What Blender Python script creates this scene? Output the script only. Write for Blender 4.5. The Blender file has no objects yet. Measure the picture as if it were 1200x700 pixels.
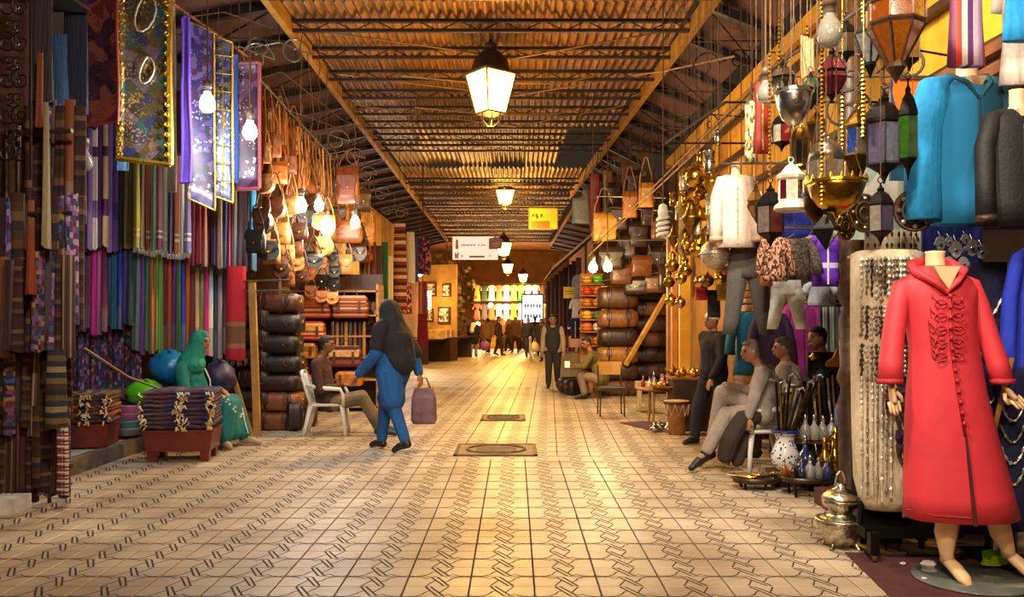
import bpy, math, random
from mathutils import Vector, Matrix, Euler
R = math.radians
PI = math.pi
rnd = random.Random(7)
SC = bpy.context.scene
COL = SC.collection
# ---------------------------------------------------------------- camera
F, CX, CY, CH = 1000.0, 603.0, 374.0, 1.6
cam = bpy.data.cameras.new('camera')
cam.sensor_width = 36.0
cam.lens = 36.0 * F / 1200.0
cam.shift_x = -(CX - 600.0) / 1200.0
cam.shift_y = (CY - 350.0) / 1200.0
cam.clip_end = 200
cam_o = bpy.data.objects.new('camera', cam)
cam_o.location = (0, 0, CH)
cam_o.rotation_euler = (R(90), 0, 0)
COL.objects.link(cam_o)
SC.camera = cam_o
# ---------------------------------------------------------------- world, exposure
w = bpy.data.worlds.new('night')
SC.world = w
w.use_nodes = True
w.node_tree.nodes['Background'].inputs[0].default_value = (0.75, 0.5, 0.3, 1)
w.node_tree.nodes['Background'].inputs[1].default_value = 0.03
SC.view_settings.view_transform = 'Standard'
SC.view_settings.look = 'None'
SC.view_settings.gamma = 1.0
SC.view_settings.exposure = 0.6
SC.view_settings.use_curve_mapping = False
try:
    SC.cycles.max_bounces = 6
    SC.cycles.diffuse_bounces = 3
    SC.cycles.glossy_bounces = 3
    SC.cycles.transmission_bounces = 4
    SC.cycles.sample_clamp_indirect = 4.0
    SC.cycles.use_light_tree = True
except Exception:
    pass
LANTERN_W, BULB_W, FILL_W = 330.0, 55.0, 470.0
WARM = (1.0, 0.57, 0.11)
COOL = (0.86, 0.94, 1.0)
NEUT = (1.0, 0.89, 0.72)

def P(px, py, Y):
    return Vector(((px - CX) / F * Y, Y, CH + (CY - py) / F * Y))
def PX(px, Y):
    return (px - CX) / F * Y
def PZ(py, Y):
    return CH + (CY - py) / F * Y
def G(px, py):
    Y = F * CH / (py - CY)
    return Vector(((px - CX) / F * Y, Y, 0))

# ---------------------------------------------------------------- materials
def hx(h):
    h = h.lstrip('#')
    c = [int(h[i:i + 2], 16) / 255 for i in (0, 2, 4)]
    return tuple(x / 12.92 if x < 0.04045 else ((x + 0.055) / 1.055) ** 2.4 for x in c) + (1,)
MATS = {}
def _new(name):
    m = bpy.data.materials.new(name)
    m.use_nodes = True
    nt = m.node_tree
    return m, nt, nt.nodes['Principled BSDF']
def mat(name, col='#888888', rough=0.6, metal=0.0, var=0.25, scale=8.0, bump=0.0, emit=0.0, trans=0.0, alpha=1.0, coat=0.0, sheen=0.0):
    if name in MATS:
        return MATS[name]
    m, nt, b = _new(name)
    c = hx(col)
    b.inputs['Roughness'].default_value = rough
    b.inputs['Metallic'].default_value = metal
    b.inputs['Base Color'].default_value = c
    if var > 0 or bump > 0:
        tc = nt.nodes.new('ShaderNodeTexCoord')
        nz = nt.nodes.new('ShaderNodeTexNoise')
        nz.inputs['Scale'].default_value = scale
        nz.inputs['Detail'].default_value = 4
        nt.links.new(tc.outputs['Object'], nz.inputs['Vector'])
        if var > 0:
            rp = nt.nodes.new('ShaderNodeValToRGB')
            rp.color_ramp.elements[0].position = 0.3
            rp.color_ramp.elements[1].position = 0.7
            rp.color_ramp.elements[0].color = tuple(x * (1 - var) for x in c[:3]) + (1,)
            rp.color_ramp.elements[1].color = tuple(min(1, x * (1 + var)) for x in c[:3]) + (1,)
            nt.links.new(nz.outputs['Fac'], rp.inputs[0])
            nt.links.new(rp.outputs[0], b.inputs['Base Color'])
        if bump > 0:
            bp = nt.nodes.new('ShaderNodeBump')
            bp.inputs['Strength'].default_value = bump
            bp.inputs['Distance'].default_value = 0.01
            nt.links.new(nz.outputs['Fac'], bp.inputs['Height'])
            nt.links.new(bp.outputs[0], b.inputs['Normal'])
    if emit > 0:
        b.inputs['Emission Color'].default_value = c
        b.inputs['Emission Strength'].default_value = emit
    if trans > 0:
        b.inputs['Transmission Weight'].default_value = trans
    if alpha < 1:
        b.inputs['Alpha'].default_value = alpha
    if coat > 0:
        b.inputs['Coat Weight'].default_value = coat
    if sheen > 0:
        b.inputs['Sheen Weight'].default_value = sheen
    MATS[name] = m
    return m
def bands(name, cols, axis='X', reps=1, rough=0.8, weave=0.15, edges=None, smooth=False):
    """stripes of the listed colours along one generated axis"""
    if name in MATS:
        return MATS[name]
    m, nt, b = _new(name)
    b.inputs['Roughness'].default_value = rough
    tc = nt.nodes.new('ShaderNodeTexCoord')
    sp = nt.nodes.new('ShaderNodeSeparateXYZ')
    nt.links.new(tc.outputs['Generated'], sp.inputs[0])
    v = sp.outputs[axis]
    if reps > 1:
        mu = nt.nodes.new('ShaderNodeMath'); mu.operation = 'MULTIPLY'
        mu.inputs[1].default_value = reps
        nt.links.new(v, mu.inputs[0])
        fr = nt.nodes.new('ShaderNodeMath'); fr.operation = 'FRACT'
        nt.links.new(mu.outputs[0], fr.inputs[0])
        v = fr.outputs[0]
    rp = nt.nodes.new('ShaderNodeValToRGB')
    rp.color_ramp.interpolation = 'LINEAR' if smooth else 'CONSTANT'
    n = len(cols)
    ed = edges or [i / n for i in range(n)]
    els = rp.color_ramp.elements
    while len(els) < n:
        els.new(0.5)
    for i in range(n):
        els[i].position = ed[i]
    for i in range(n):
        els[i].color = hx(cols[i])
    nt.links.new(v, rp.inputs[0])
    out = rp.outputs[0]
    if weave > 0:
        nz = nt.nodes.new('ShaderNodeTexNoise'); nz.inputs['Scale'].default_value = 60
        nt.links.new(tc.outputs['Object'], nz.inputs['Vector'])
        mx = nt.nodes.new('ShaderNodeMix'); mx.data_type = 'RGBA'; mx.blend_type = 'MULTIPLY'
        mx.inputs[0].default_value = weave * 2
        nt.links.new(out, mx.inputs[6]); nt.links.new(nz.outputs['Color'], mx.inputs[7])
        out = mx.outputs[2]
    nt.links.new(out, b.inputs['Base Color'])
    MATS[name] = m
    return m
def plaid(name, cols, sx=3, sz=8, rough=0.85):
    """woven check: two noise-picked stripe sets multiplied"""
    if name in MATS:
        return MATS[name]
    m, nt, b = _new(name)
    b.inputs['Roughness'].default_value = rough
    tc = nt.nodes.new('ShaderNodeTexCoord')
    mp = nt.nodes.new('ShaderNodeMapping')
    mp.inputs['Scale'].default_value = (sx, 1, sz)
    nt.links.new(tc.outputs['Generated'], mp.inputs[0])
    vo = nt.nodes.new('ShaderNodeTexVoronoi'); vo.distance = 'CHEBYCHEV'
    vo.inputs['Scale'].default_value = 2.0; vo.inputs['Randomness'].default_value = 0.6
    nt.links.new(mp.outputs[0], vo.inputs['Vector'])
    rp = nt.nodes.new('ShaderNodeValToRGB'); rp.color_ramp.interpolation = 'CONSTANT'
    els = rp.color_ramp.elements
    while len(els) < len(cols):
        els.new(0.5)
    for i in range(len(cols)):
        els[i].position = i / len(cols)
    for i in range(len(cols)):
        els[i].color = hx(cols[i])
    sp = nt.nodes.new('ShaderNodeSeparateColor')
    nt.links.new(vo.outputs['Color'], sp.inputs[0])
    nt.links.new(sp.outputs[0], rp.inputs[0])
    nt.links.new(rp.outputs[0], b.inputs['Base Color'])
    MATS[name] = m
    return m
def sequin(name, cols, scale=5.0, sparkle='#d8c060', amt=0.5):
    """patchwork of sequin cloth: coloured cells with glittering dots"""
    if name in MATS:
        return MATS[name]
    m, nt, b = _new(name)
    b.inputs['Roughness'].default_value = 0.35
    tc = nt.nodes.new('ShaderNodeTexCoord')
    vo = nt.nodes.new('ShaderNodeTexVoronoi'); vo.inputs['Scale'].default_value = scale
    nt.links.new(tc.outputs['Object'], vo.inputs['Vector'])
    sp = nt.nodes.new('ShaderNodeSeparateColor'); nt.links.new(vo.outputs['Color'], sp.inputs[0])
    rp = nt.nodes.new('ShaderNodeValToRGB'); rp.color_ramp.interpolation = 'CONSTANT'
    els = rp.color_ramp.elements
    while len(els) < len(cols):
        els.new(0.5)
    for i in range(len(cols)):
        els[i].position = i / len(cols)
    for i in range(len(cols)):
        els[i].color = hx(cols[i])
    nt.links.new(sp.outputs[0], rp.inputs[0])
    v2 = nt.nodes.new('ShaderNodeTexVoronoi'); v2.inputs['Scale'].default_value = 55
    nt.links.new(tc.outputs['Object'], v2.inputs['Vector'])
    s2 = nt.nodes.new('ShaderNodeSeparateColor'); nt.links.new(v2.outputs['Color'], s2.inputs[0])
    nz = nt.nodes.new('ShaderNodeTexNoise'); nz.inputs['Scale'].default_value = 3.5
    nt.links.new(tc.outputs['Object'], nz.inputs['Vector'])
    th = nt.nodes.new('ShaderNodeMath'); th.operation = 'MULTIPLY'
    nt.links.new(s2.outputs[1], th.inputs[0]); nt.links.new(nz.outputs['Fac'], th.inputs[1])
    gt = nt.nodes.new('ShaderNodeMath'); gt.operation = 'GREATER_THAN'; gt.inputs[1].default_value = 1 - amt
    nt.links.new(th.outputs[0], gt.inputs[0])
    mx = nt.nodes.new('ShaderNodeMix'); mx.data_type = 'RGBA'
    nt.links.new(gt.outputs[0], mx.inputs[0]); nt.links.new(rp.outputs[0], mx.inputs[6])
    mx.inputs[7].default_value = hx(sparkle)
    nt.links.new(mx.outputs[2], b.inputs['Base Color'])
    nt.links.new(gt.outputs[0], b.inputs['Metallic'])
    MATS[name] = m
    return m
def cloth(col, var=0.12):
    nm = 'cloth_' + col.lstrip('#')
    if nm in MATS:
        return MATS[nm]
    m = mat(nm, col, 0.85, 0, var, 30)
    nt = m.node_tree; b = nt.nodes['Principled BSDF']
    tc = nt.nodes.new('ShaderNodeTexCoord'); mp = nt.nodes.new('ShaderNodeMapping'); mp.inputs['Scale'].default_value = (9, 9, 3)
    nz = nt.nodes.new('ShaderNodeTexNoise'); nz.inputs['Scale'].default_value = 1.0; nz.inputs['Detail'].default_value = 3
    bp = nt.nodes.new('ShaderNodeBump'); bp.inputs['Strength'].default_value = 0.7; bp.inputs['Distance'].default_value = 0.05
    nt.links.new(tc.outputs['Object'], mp.inputs[0]); nt.links.new(mp.outputs[0], nz.inputs['Vector']); nt.links.new(nz.outputs['Fac'], bp.inputs['Height']); nt.links.new(bp.outputs[0], b.inputs['Normal'])
    return m
def leather(col):
    return mat('leather_' + col.lstrip('#'), col, 0.42, 0, 0.3, 14, bump=0.25)
def glow(name, col, strength):
    if name in MATS:
        return MATS[name]
    m, nt, b = _new(name)
    b.inputs['Base Color'].default_value = hx(col)
    b.inputs['Emission Color'].default_value = hx(col)
    b.inputs['Emission Strength'].default_value = strength
    MATS[name] = m
    return m
BRASS = mat('brass', '#c9962f', 0.28, 1.0, 0.3, 25, bump=0.3)
DBRASS = mat('old_brass', '#8a6526', 0.35, 1.0, 0.4, 30, bump=0.4)
SILVER = mat('silver', '#b9b3a6', 0.25, 1.0, 0.3, 25, bump=0.35)
BLACKM = mat('black_metal', '#15120f', 0.4, 0.6, 0.3, 20)
IRON = mat('wrought_iron', '#1c1512', 0.5, 0.5, 0.3, 20)
STEEL = mat('steel', '#8a857c', 0.35, 0.9, 0.2, 20)
WOOD = mat('wood_plank', '#9a6a30', 0.6, 0, 0.35, 6, bump=0.3)
DWOOD = mat('dark_wood', '#3a2113', 0.55, 0, 0.35, 8, bump=0.3)
WHITEP = mat('white_plastic', '#d6d2c6', 0.45, 0, 0.08, 5)
CORD = mat('cord', '#4a3216', 0.8, 0, 0.2, 30)
SKIN = mat('skin_tan', '#9a6544', 0.55, 0, 0.12, 12)
SKIN2 = mat('skin_brown', '#7d4c30', 0.55, 0, 0.12, 12)
MANN = mat('mannequin_skin', '#e3b98c', 0.4, 0, 0.05, 6)
DARKIN = mat('dark_inside', '#0d0907', 0.9, 0, 0.2, 6)

# ---------------------------------------------------------------- mesh collector
def frame_from(d):
    d = Vector(d).normalized()
    up = Vector((0, 0, 1)) if abs(d.z) < 0.95 else Vector((1, 0, 0))
    a = d.cross(up).normalized()
    return a, a.cross(d).normalized()
class MB:
    def __init__(s):
        s.v = []; s.f = []; s.mi = []; s.cur = 0
    def face(s, idx):
        s.f.append(idx); s.mi.append(s.cur)
    def mat(s, i):
        s.cur = i; return s
    def box(s, c, size, rot=None, taper=1.0):
        b = len(s.v); c = Vector(c)
        M = rot.to_matrix() if isinstance(rot, Euler) else (rot or Matrix.Identity(3))
        for dz in (-.5, .5):
            t = taper if dz > 0 else 1
            for dx, dy in ((-.5, -.5), (.5, -.5), (.5, .5), (-.5, .5)):
                s.v.append(c + M @ Vector((dx * size[0] * t, dy * size[1] * t, dz * size[2])))
        for q in ((3, 2, 1, 0), (4, 5, 6, 7), (0, 1, 5, 4), (1, 2, 6, 5), (2, 3, 7, 6), (3, 0, 4, 7)):
            s.face([b + i for i in q])
        return s
    def ring(s, pts):
        b = len(s.v); s.v.extend(Vector(p) for p in pts); return list(range(b, b + len(pts)))
    def loft(s, rings, cap=True, closed=True):
        ids = [s.ring(r) for r in rings]
        n = len(ids[0])
        for a, b in zip(ids, ids[1:]):
            for i in range(n if closed else n - 1):
                j = (i + 1) % n
                s.face([a[i], a[j], b[j], b[i]])
        if cap and closed:
            s.face(ids[0][::-1]); s.face(ids[-1])
        return s
    def lathe(s, prof, n=12, c=(0, 0, 0), M=None, sx=1, sy=1, off=0.0):
        c = Vector(c); M = M or Matrix.Identity(3)
        s.loft([[c + M @ Vector((sx * r * math.cos(2 * PI * i / n + off), sy * r * math.sin(2 * PI * i / n + off), z)) for i in range(n)] for r, z in prof])
        return s
    def tube(s, pts, r, n=6, cap=True, flat=1.0):
        pts = [Vector(p) for p in pts]
        rs = r if isinstance(r, (list, tuple)) else [r] * len(pts)
        rings = []
        a0 = None
        for i, p in enumerate(pts):
            d = (pts[min(i + 1, len(pts) - 1)] - pts[max(i - 1, 0)])
            if d.length < 1e-9:
                d = Vector((0, 0, 1))
            d.normalize()
            if a0 is None:
                a, b = frame_from(d)
            else:
                a = (a0 - d * a0.dot(d))
                if a.length < 1e-6:
                    a, b = frame_from(d)
                a.normalize(); b = d.cross(a) * -1
                b = a.cross(d)
            a0 = a
            rings.append([p + (a * math.cos(2 * PI * k / n) + b * math.sin(2 * PI * k / n) * flat) * rs[i] for k in range(n)])
        return s.loft(rings, cap)
    def sphere(s, c, r, n=10, m=6, sc=(1, 1, 1), M=None):
        return s.lathe([(max(1e-4, math.sin(PI * k / m)) * r, -math.cos(PI * k / m) * r * sc[2]) for k in range(m + 1)], n, c, M, sc[0], sc[1])
    def prism(s, pts, y0, y1, c=(0, 0, 0)):
        """polygon given in (x, z), extruded along y"""
        c = Vector(c)
        s.loft([[c + Vector((x, y0, z)) for x, z in pts], [c + Vector((x, y1, z)) for x, z in pts]])
        return s
    def grid(s, fn, nu, nv, thick=None):
        b = len(s.v)
        for j in range(nv + 1):
            for i in range(nu + 1):
                s.v.append(Vector(fn(i / nu, j / nv)))
        for j in range(nv):
            for i in range(nu):
                q = b + j * (nu + 1) + i
                s.face([q, q + 1, q + nu + 2, q + nu + 1])
        return s
    def mesh(s, name, mats, smooth=False):
        me = bpy.data.meshes.new(name)
        me.from_pydata([tuple(v) for v in s.v], [], s.f)
        for m in (mats if isinstance(mats, (list, tuple)) else [mats]):
            me.materials.append(m)
        if any(s.mi):
            me.polygons.foreach_set('material_index', s.mi)
        if smooth:
            me.polygons.foreach_set('use_smooth', [True] * len(s.f))
        me.update()
        return me
    def build(s, name, mats, parent=None, smooth=False, loc=None, rot=None):
        o = bpy.data.objects.new(name, s.mesh(name, mats, smooth))
        COL.objects.link(o)
        if parent is not None:
            o.parent = parent
        if loc is not None:
            o.location = loc
        if rot is not None:
            o.rotation_euler = rot
        return o
def smooth_angle(o, deg=40):
    try:
        o.data.shade_smooth_by_angle = None
    except Exception:
        pass
def thing(name, label, cat, loc=(0, 0, 0), rz=0.0, group=None):
    o = bpy.data.objects.new(name, None)
    o.empty_display_size = 0.1
    COL.objects.link(o)
    o.location = loc; o.rotation_euler = (0, 0, rz)
    return tag(o, label, cat, group)
def tag(o, label, cat, group=None, kind=None):
    o['label'] = label; o['category'] = cat
    if group: o['group'] = group
    if kind: o['kind'] = kind
    return o
def struct(o, label=None, cat=None):
    o['kind'] = 'structure'
    if label: o['label'] = label
    if cat: o['category'] = cat
    return o
def inst(name, mesh, parent=None, loc=(0, 0, 0), rot=(0, 0, 0), scale=(1, 1, 1), material=None):
    o = bpy.data.objects.new(name, mesh)
    COL.objects.link(o)
    if parent is not None:
        o.parent = parent
    o.location = loc; o.rotation_euler = rot
    o.scale = scale if isinstance(scale, (tuple, list)) else (scale,) * 3
    if material is not None:
        o.material_slots[0].link = 'OBJECT'
        o.material_slots[0].material = material
    return o
def copy_tree(o, parent=None):
    c = o.copy(); COL.objects.link(c); c.parent = parent
    for ch in o.children:
        copy_tree(ch, c)
    return c
ORD = ['first', 'second', 'third', 'fourth', 'fifth', 'sixth', 'seventh', 'eighth', 'ninth', 'tenth', 'eleventh', 'twelfth', 'thirteenth', 'fourteenth', 'fifteenth', 'sixteenth', 'seventeenth', 'eighteenth', 'nineteenth', 'twentieth', 'twenty-first', 'twenty-second', 'twenty-third', 'twenty-fourth', 'twenty-fifth', 'twenty-sixth']
def spot_light(name, loc, power, col, parent, angle, blend=0.4, r=0.12, aim=None):
    l = bpy.data.lights.new(name, 'SPOT')
    l.energy = power; l.color = col; l.shadow_soft_size = r; l.spot_size = R(angle); l.spot_blend = blend
    o = bpy.data.objects.new(name, l)
    COL.objects.link(o)
    o.parent = parent; o.location = loc
    if aim is not None:
        o.rotation_euler = Vector(aim).to_track_quat('-Z', 'Y').to_euler()
    return o
XLr = lambda y: -2.97 - (y - 10.7) * 0.0104
XRr = lambda y: 2.38 - (y - 10.7) * 0.040 if y < 27 else 1.95 - (y - 27) * 0.012
def roofz(x, y):
    if x < XLr(y):
        return 5.66 - 0.30 * min(1, (XLr(y) - x) / (4.75 + XLr(y)))
    if x > XRr(y):
        return 5.66 - 0.40 * min(1, (x - XRr(y)) / (3.45 - XRr(y)))
    return 5.73 if 17.9 < y < 22.9 else 5.62
def point_light(name, loc, power, col, parent=None, r=0.06):
    l = bpy.data.lights.new(name, 'POINT')
    l.energy = power; l.color = col; l.shadow_soft_size = r
    o = bpy.data.objects.new(name, l)
    COL.objects.link(o)
    if parent is not None:
        o.parent = parent
    o.location = loc
    return o
# ================================================================ lamps (large lights first)
def street_lantern(loc, label, s=1.0, power=LANTERN_W, ztop=5.5):
    t = thing('street_lantern', label, 'lantern', loc, R(38), 'street lanterns under the roof')
    ironm = mat('lantern_iron', '#3a2a1c', 0.5, 0.4, 0.2, 10)
    gl = glow('lantern_glass_light', '#ffb244', 24.0)
    b = MB(); b.lathe([(0.30 * s, 0.36 * s), (0.27 * s, 0.42 * s), (0.23 * s, 0.56 * s), (0.13 * s, 0.66 * s), (0.05 * s, 0.70 * s), (0.09 * s, 0.73 * s), (0.09 * s, 0.77 * s), (0.03 * s, 0.80 * s), (0.02 * s, 0.84 * s)], 16)
    b.build('hood', ironm, t, True)
    b = MB(); b.lathe([(0.40 * s, 0.33 * s), (0.42 * s, 0.35 * s), (0.30 * s, 0.39 * s)], 4, off=PI / 4)
    b.build('rim', ironm, t)
    for k in range(4):
        a0, a1 = PI / 4 + k * PI / 2 + 0.06, PI / 4 + (k + 1) * PI / 2 - 0.06
        b = MB()
        q = [(0.34 * s * math.cos(a0), 0.34 * s * math.sin(a0), 0.33 * s), (0.34 * s * math.cos(a1), 0.34 * s * math.sin(a1), 0.33 * s),
             (0.20 * s * math.cos(a1), 0.20 * s * math.sin(a1), -0.2 * s), (0.20 * s * math.cos(a0), 0.20 * s * math.sin(a0), -0.2 * s)]
        b.loft([q, [Vector(p) * 0.97 for p in q]])
        b.build('glass_pane', gl, t)
        a = PI / 4 + k * PI / 2
        b = MB(); b.tube([(0.36 * s * math.cos(a), 0.36 * s * math.sin(a), 0.34 * s), (0.215 * s * math.cos(a), 0.215 * s * math.sin(a), -0.21 * s)], 0.013 * s, 5)
        b.build('corner_bar', ironm, t)
    b = MB(); b.lathe([(0.215 * s, -0.19 * s), (0.215 * s, -0.215 * s), (0.12 * s, -0.24 * s), (0.02 * s, -0.26 * s)], 4, off=PI / 4); b.build('base', ironm, t)
    b = MB()
    for k in range(3):
        a = k * PI / 3
        c, si = math.cos(a), math.sin(a)
        b.tube([(0.15 * s * c, 0.15 * s * si, -0.2 * s), (0.13 * s * c, 0.13 * s * si, -0.32 * s), (0.05 * s * c, 0.05 * s * si, -0.38 * s), (-0.05 * s * c, -0.05 * s * si, -0.38 * s), (-0.13 * s * c, -0.13 * s * si, -0.32 * s), (-0.15 * s * c, -0.15 * s * si, -0.2 * s)], 0.008 * s, 5)
    b.build('bracket', ironm, t)
    b = MB(); b.tube([(0, 0, 0.84 * s), (0, 0, roofz(loc[0], loc[1]) - loc[2])], 0.008, 5); b.build('chain', ironm, t)
    spot_light('lantern_light', (0, 0, -0.45 * s), power, WARM, t, 172, 0.35, 0.15)
    point_light('lantern_glow', (0, 0, -0.5 * s), power * 0.42, WARM, t, 0.2)
    return t
LANT = [(575, 116, 12.0, 'large lit street lantern with bulbous hood, nearest in view', 1.0, 1.0),
        (592, 233, 26.0, 'second lit street lantern, hanging left of the yellow notice board', 0.82, 1.35),
        (590.5, 294, 34.0, 'lit street lantern partly hidden by the white banner', 0.9, 1.0),
        (595, 316, 43.0, 'small lit street lantern just below the white banner lantern', 0.8, 0.9),
        (613, 327, 47.0, 'farthest and smallest lit street lantern at the street end', 0.75, 0.9)]
for px, py, Y, lab, s, pw in LANT:
    street_lantern(P(px, py, Y), lab, s, LANTERN_W * pw)
street_lantern((0.1, -1.2, 4.6), 'added unseen street lantern hanging behind the viewer', 1.0, LANTERN_W * 0.5)  # unseen lantern added as fill light for the foreground

def bulb(loc, label, lit, top, power=BULB_W, col=COOL, s=1.0, group='bare bulbs hung over the left stalls', wig=0.0):
    """bare lamp: glass, screw cap, holder, flex"""
    t = thing('light_bulb', label, 'bulb', loc, 0, group)
    g = glow('bulb_lit_cool', '#e8f2ff', 45.0) if lit and col == COOL else (glow('bulb_lit_warm', '#ffdc96', 45.0) if lit else mat('bulb_glass', '#a8a294', 0.1, 0, 0.05, 5, trans=0.6, coat=0.5))
    b = MB(); b.lathe([(0.004, -0.07), (0.03, -0.063), (0.048, -0.04), (0.052, -0.01), (0.043, 0.025), (0.025, 0.055), (0.022, 0.07)], 12)
    b.v = [v * s for v in b.v]; b.build('glass', g, t, True)
    b = MB(); b.lathe([(0.023, 0.068), (0.026, 0.072), (0.026, 0.1), (0.03, 0.1), (0.03, 0.14), (0.012, 0.15)], 10)
    b.v = [v * s for v in b.v]; b.build('holder', mat('bulb_holder', '#5a4632', 0.5), t, True)
    H = roofz(loc[0], loc[1]) - loc[2]
    n = max(2, int(H / 0.12)) if wig else 2
    pts = [(wig * math.sin(k * 2.1), wig * math.cos(k * 1.3) * 0.5, 0.14 * s + (H - 0.14 * s) * k / n) for k in range(n + 1)]
    b = MB(); b.tube(pts, 0.006 * s, 5); b.build('flex', CORD, t)
    if lit:
        point_light('bulb_light', (0, 0, -0.14 * s), power, col, t, 0.07)
    return t
for px, py, Y, lit, lab, wg, s in [
        (243, 120, 8.6, 1, 'lit white bulb in front of the checked sequin rug', 0, 1.5),
        (293, 153, 9.3, 1, 'lit white bulb beside the maroon bordered rug', 0, 1.5),
        (353, 240, 11.6, 1, 'lit warm white bulb on a crinkled flex, leftmost before the leather bags', 0.02, 1.5),
        (374, 240, 12.0, 1, 'lit white bulb on a crinkled flex, right of the warm one', 0.02, 1.3),
        (383, 259, 13.4, 1, 'small lit bulb low over the wide leather satchel', 0.01, 1.2),
        (416, 260, 13.2, 1, 'lit white bulb at the right end of the leather satchels', 0.01, 1.4),
        (492, 318, 24.0, 1, 'lit white bulb above the striped pink textile column', 0, 2.0),
        (99, 188, 8.2, 0, 'unlit clear bulb before the lavender scarves', 0, 1.5)]:
    warmb = 'warm white' in lab or 'small lit' in lab
    bulb(P(px, py, Y), lab, lit, 5.15, BULB_W * (2.2 if Y > 20 else .8 if Y < 10 else .55), (NEUT if warmb else COOL), s, wig=wg)
for px, py, Y, lab, s in [(695, 313, 15.6, 'lit warm bulb, left of the pair over the leather shop', 1.5), (712, 312, 15.6, 'lit warm bulb, right of the pair over the leather shop', 1.5)]:
    bulb(P(px, py, Y), lab, 1, 4.9, BULB_W * 1.3, (1.0, 0.72, 0.34), s, 'bare bulbs over the right stalls')
bulb(P(972, 36, 5.0), 'large unlit white bulb hanging above the red lantern', 0, 4.6, s=1.45, group='bare bulbs over the right stalls')
bulb(P(897, 108, 6.6), 'unlit clear bulb hanging in front of the red cloth', 0, 4.6, s=1.3, group='bare bulbs over the right stalls')
# added fill lamps out of view, beams aimed to brighten the stalls
for x, y, z, k, aim, lab in [(0.3, 1.0, 4.1, 1.0, (2.2, 4.6, -2.9), 'added shaded fill lamp out of view, above the viewer'), (1.9, 2.6, 4.2, 0.25, (0.9, 3.0, -2.6), 'added shaded fill lamp out of view, above the garment stall'), (0.7, 3.8, 4.75, 1.15, (2.3, 4.4, -3.0), 'added shaded fill lamp out of view, high before the lanterns'), (1.5, 5.2, 5.0, 1.2, (1.7, 4.2, -3.3), 'added shaded fill lamp out of view, over the trinket stall'), (-1.6, 3.6, 4.75, 0.95, (-2.7, 6.6, -2.9), 'added shaded fill lamp out of view, high before the textile stall')]:
    t = thing('fill_lamp', lab, 'lamp', (x, y, z), 0, 'added fill lamps beside the viewer')
    MB().lathe([(0.05, 0.12), (0.08, 0.1), (0.2, -0.02), (0.21, -0.03), (0.19, -0.02), (0.07, 0.09)], 18).build('shade', mat('enamel_shade', '#2a3a34', 0.4), t, True)
    MB().lathe([(0.02, -0.05), (0.05, -0.03), (0.05, 0.02), (0.02, 0.07)], 10).build('glass', glow('bulb_lit_neutral', '#ffe6c0', 30.0), t, True)
    MB().tube([(0, 0, 0.12), (0, 0, roofz(x, y) - z)], 0.006, 5).build('flex', CORD, t)
    spot_light('fill_beam', (0, 0, -0.1), FILL_W * k, NEUT, t, 105, 0.7, 0.18, aim)

# ================================================================ floor
TS = 0.387
X0, Y0 = 0.118, 5.105
tile_m, nt, bs = _new('cement_tile')
tc = nt.nodes.new('ShaderNodeTexCoord'); oi = nt.nodes.new('ShaderNodeObjectInfo'); geo = nt.nodes.new('ShaderNodeNewGeometry')
nz = nt.nodes.new('ShaderNodeTexNoise'); nz.inputs['Scale'].default_value = 1.3; nz.inputs['Detail'].default_value = 6
nt.links.new(geo.outputs['Position'], nz.inputs['Vector'])
rp = nt.nodes.new('ShaderNodeValToRGB')
rp.color_ramp.elements[0].position = 0.32; rp.color_ramp.elements[1].position = 0.66
rp.color_ramp.elements[0].color = hx('#a08a72'); rp.color_ramp.elements[1].color = hx('#c8b69c')
nt.links.new(nz.outputs['Fac'], rp.inputs[0])
mx = nt.nodes.new('ShaderNodeMix'); mx.data_type = 'RGBA'; mx.blend_type = 'MULTIPLY'; mx.inputs[0].default_value = 0.25
nt.links.new(rp.outputs[0], mx.inputs[6])
rr = nt.nodes.new('ShaderNodeMapRange'); rr.inputs[3].default_value = 0.6; rr.inputs[4].default_value = 1.0
nt.links.new(oi.outputs['Random'], rr.inputs[0]); nt.links.new(rr.outputs[0], mx.inputs[7])
nt.links.new(mx.outputs[2], bs.inputs['Base Color'])
n2 = nt.nodes.new('ShaderNodeTexNoise'); n2.inputs['Scale'].default_value = 9
nt.links.new(geo.outputs['Position'], n2.inputs['Vector'])
r2 = nt.nodes.new('ShaderNodeMapRange'); r2.inputs[3].default_value = 0.28; r2.inputs[4].default_value = 0.6
nt.links.new(n2.outputs['Fac'], r2.inputs[0]); nt.links.new(r2.outputs[0], bs.inputs['Roughness'])
groove_m = mat('tile_groove', '#35261a', 0.8, 0, 0.2, 6)
grout_m = mat('tile_grout', '#2e2118', 0.9, 0, 0.3, 3)

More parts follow.
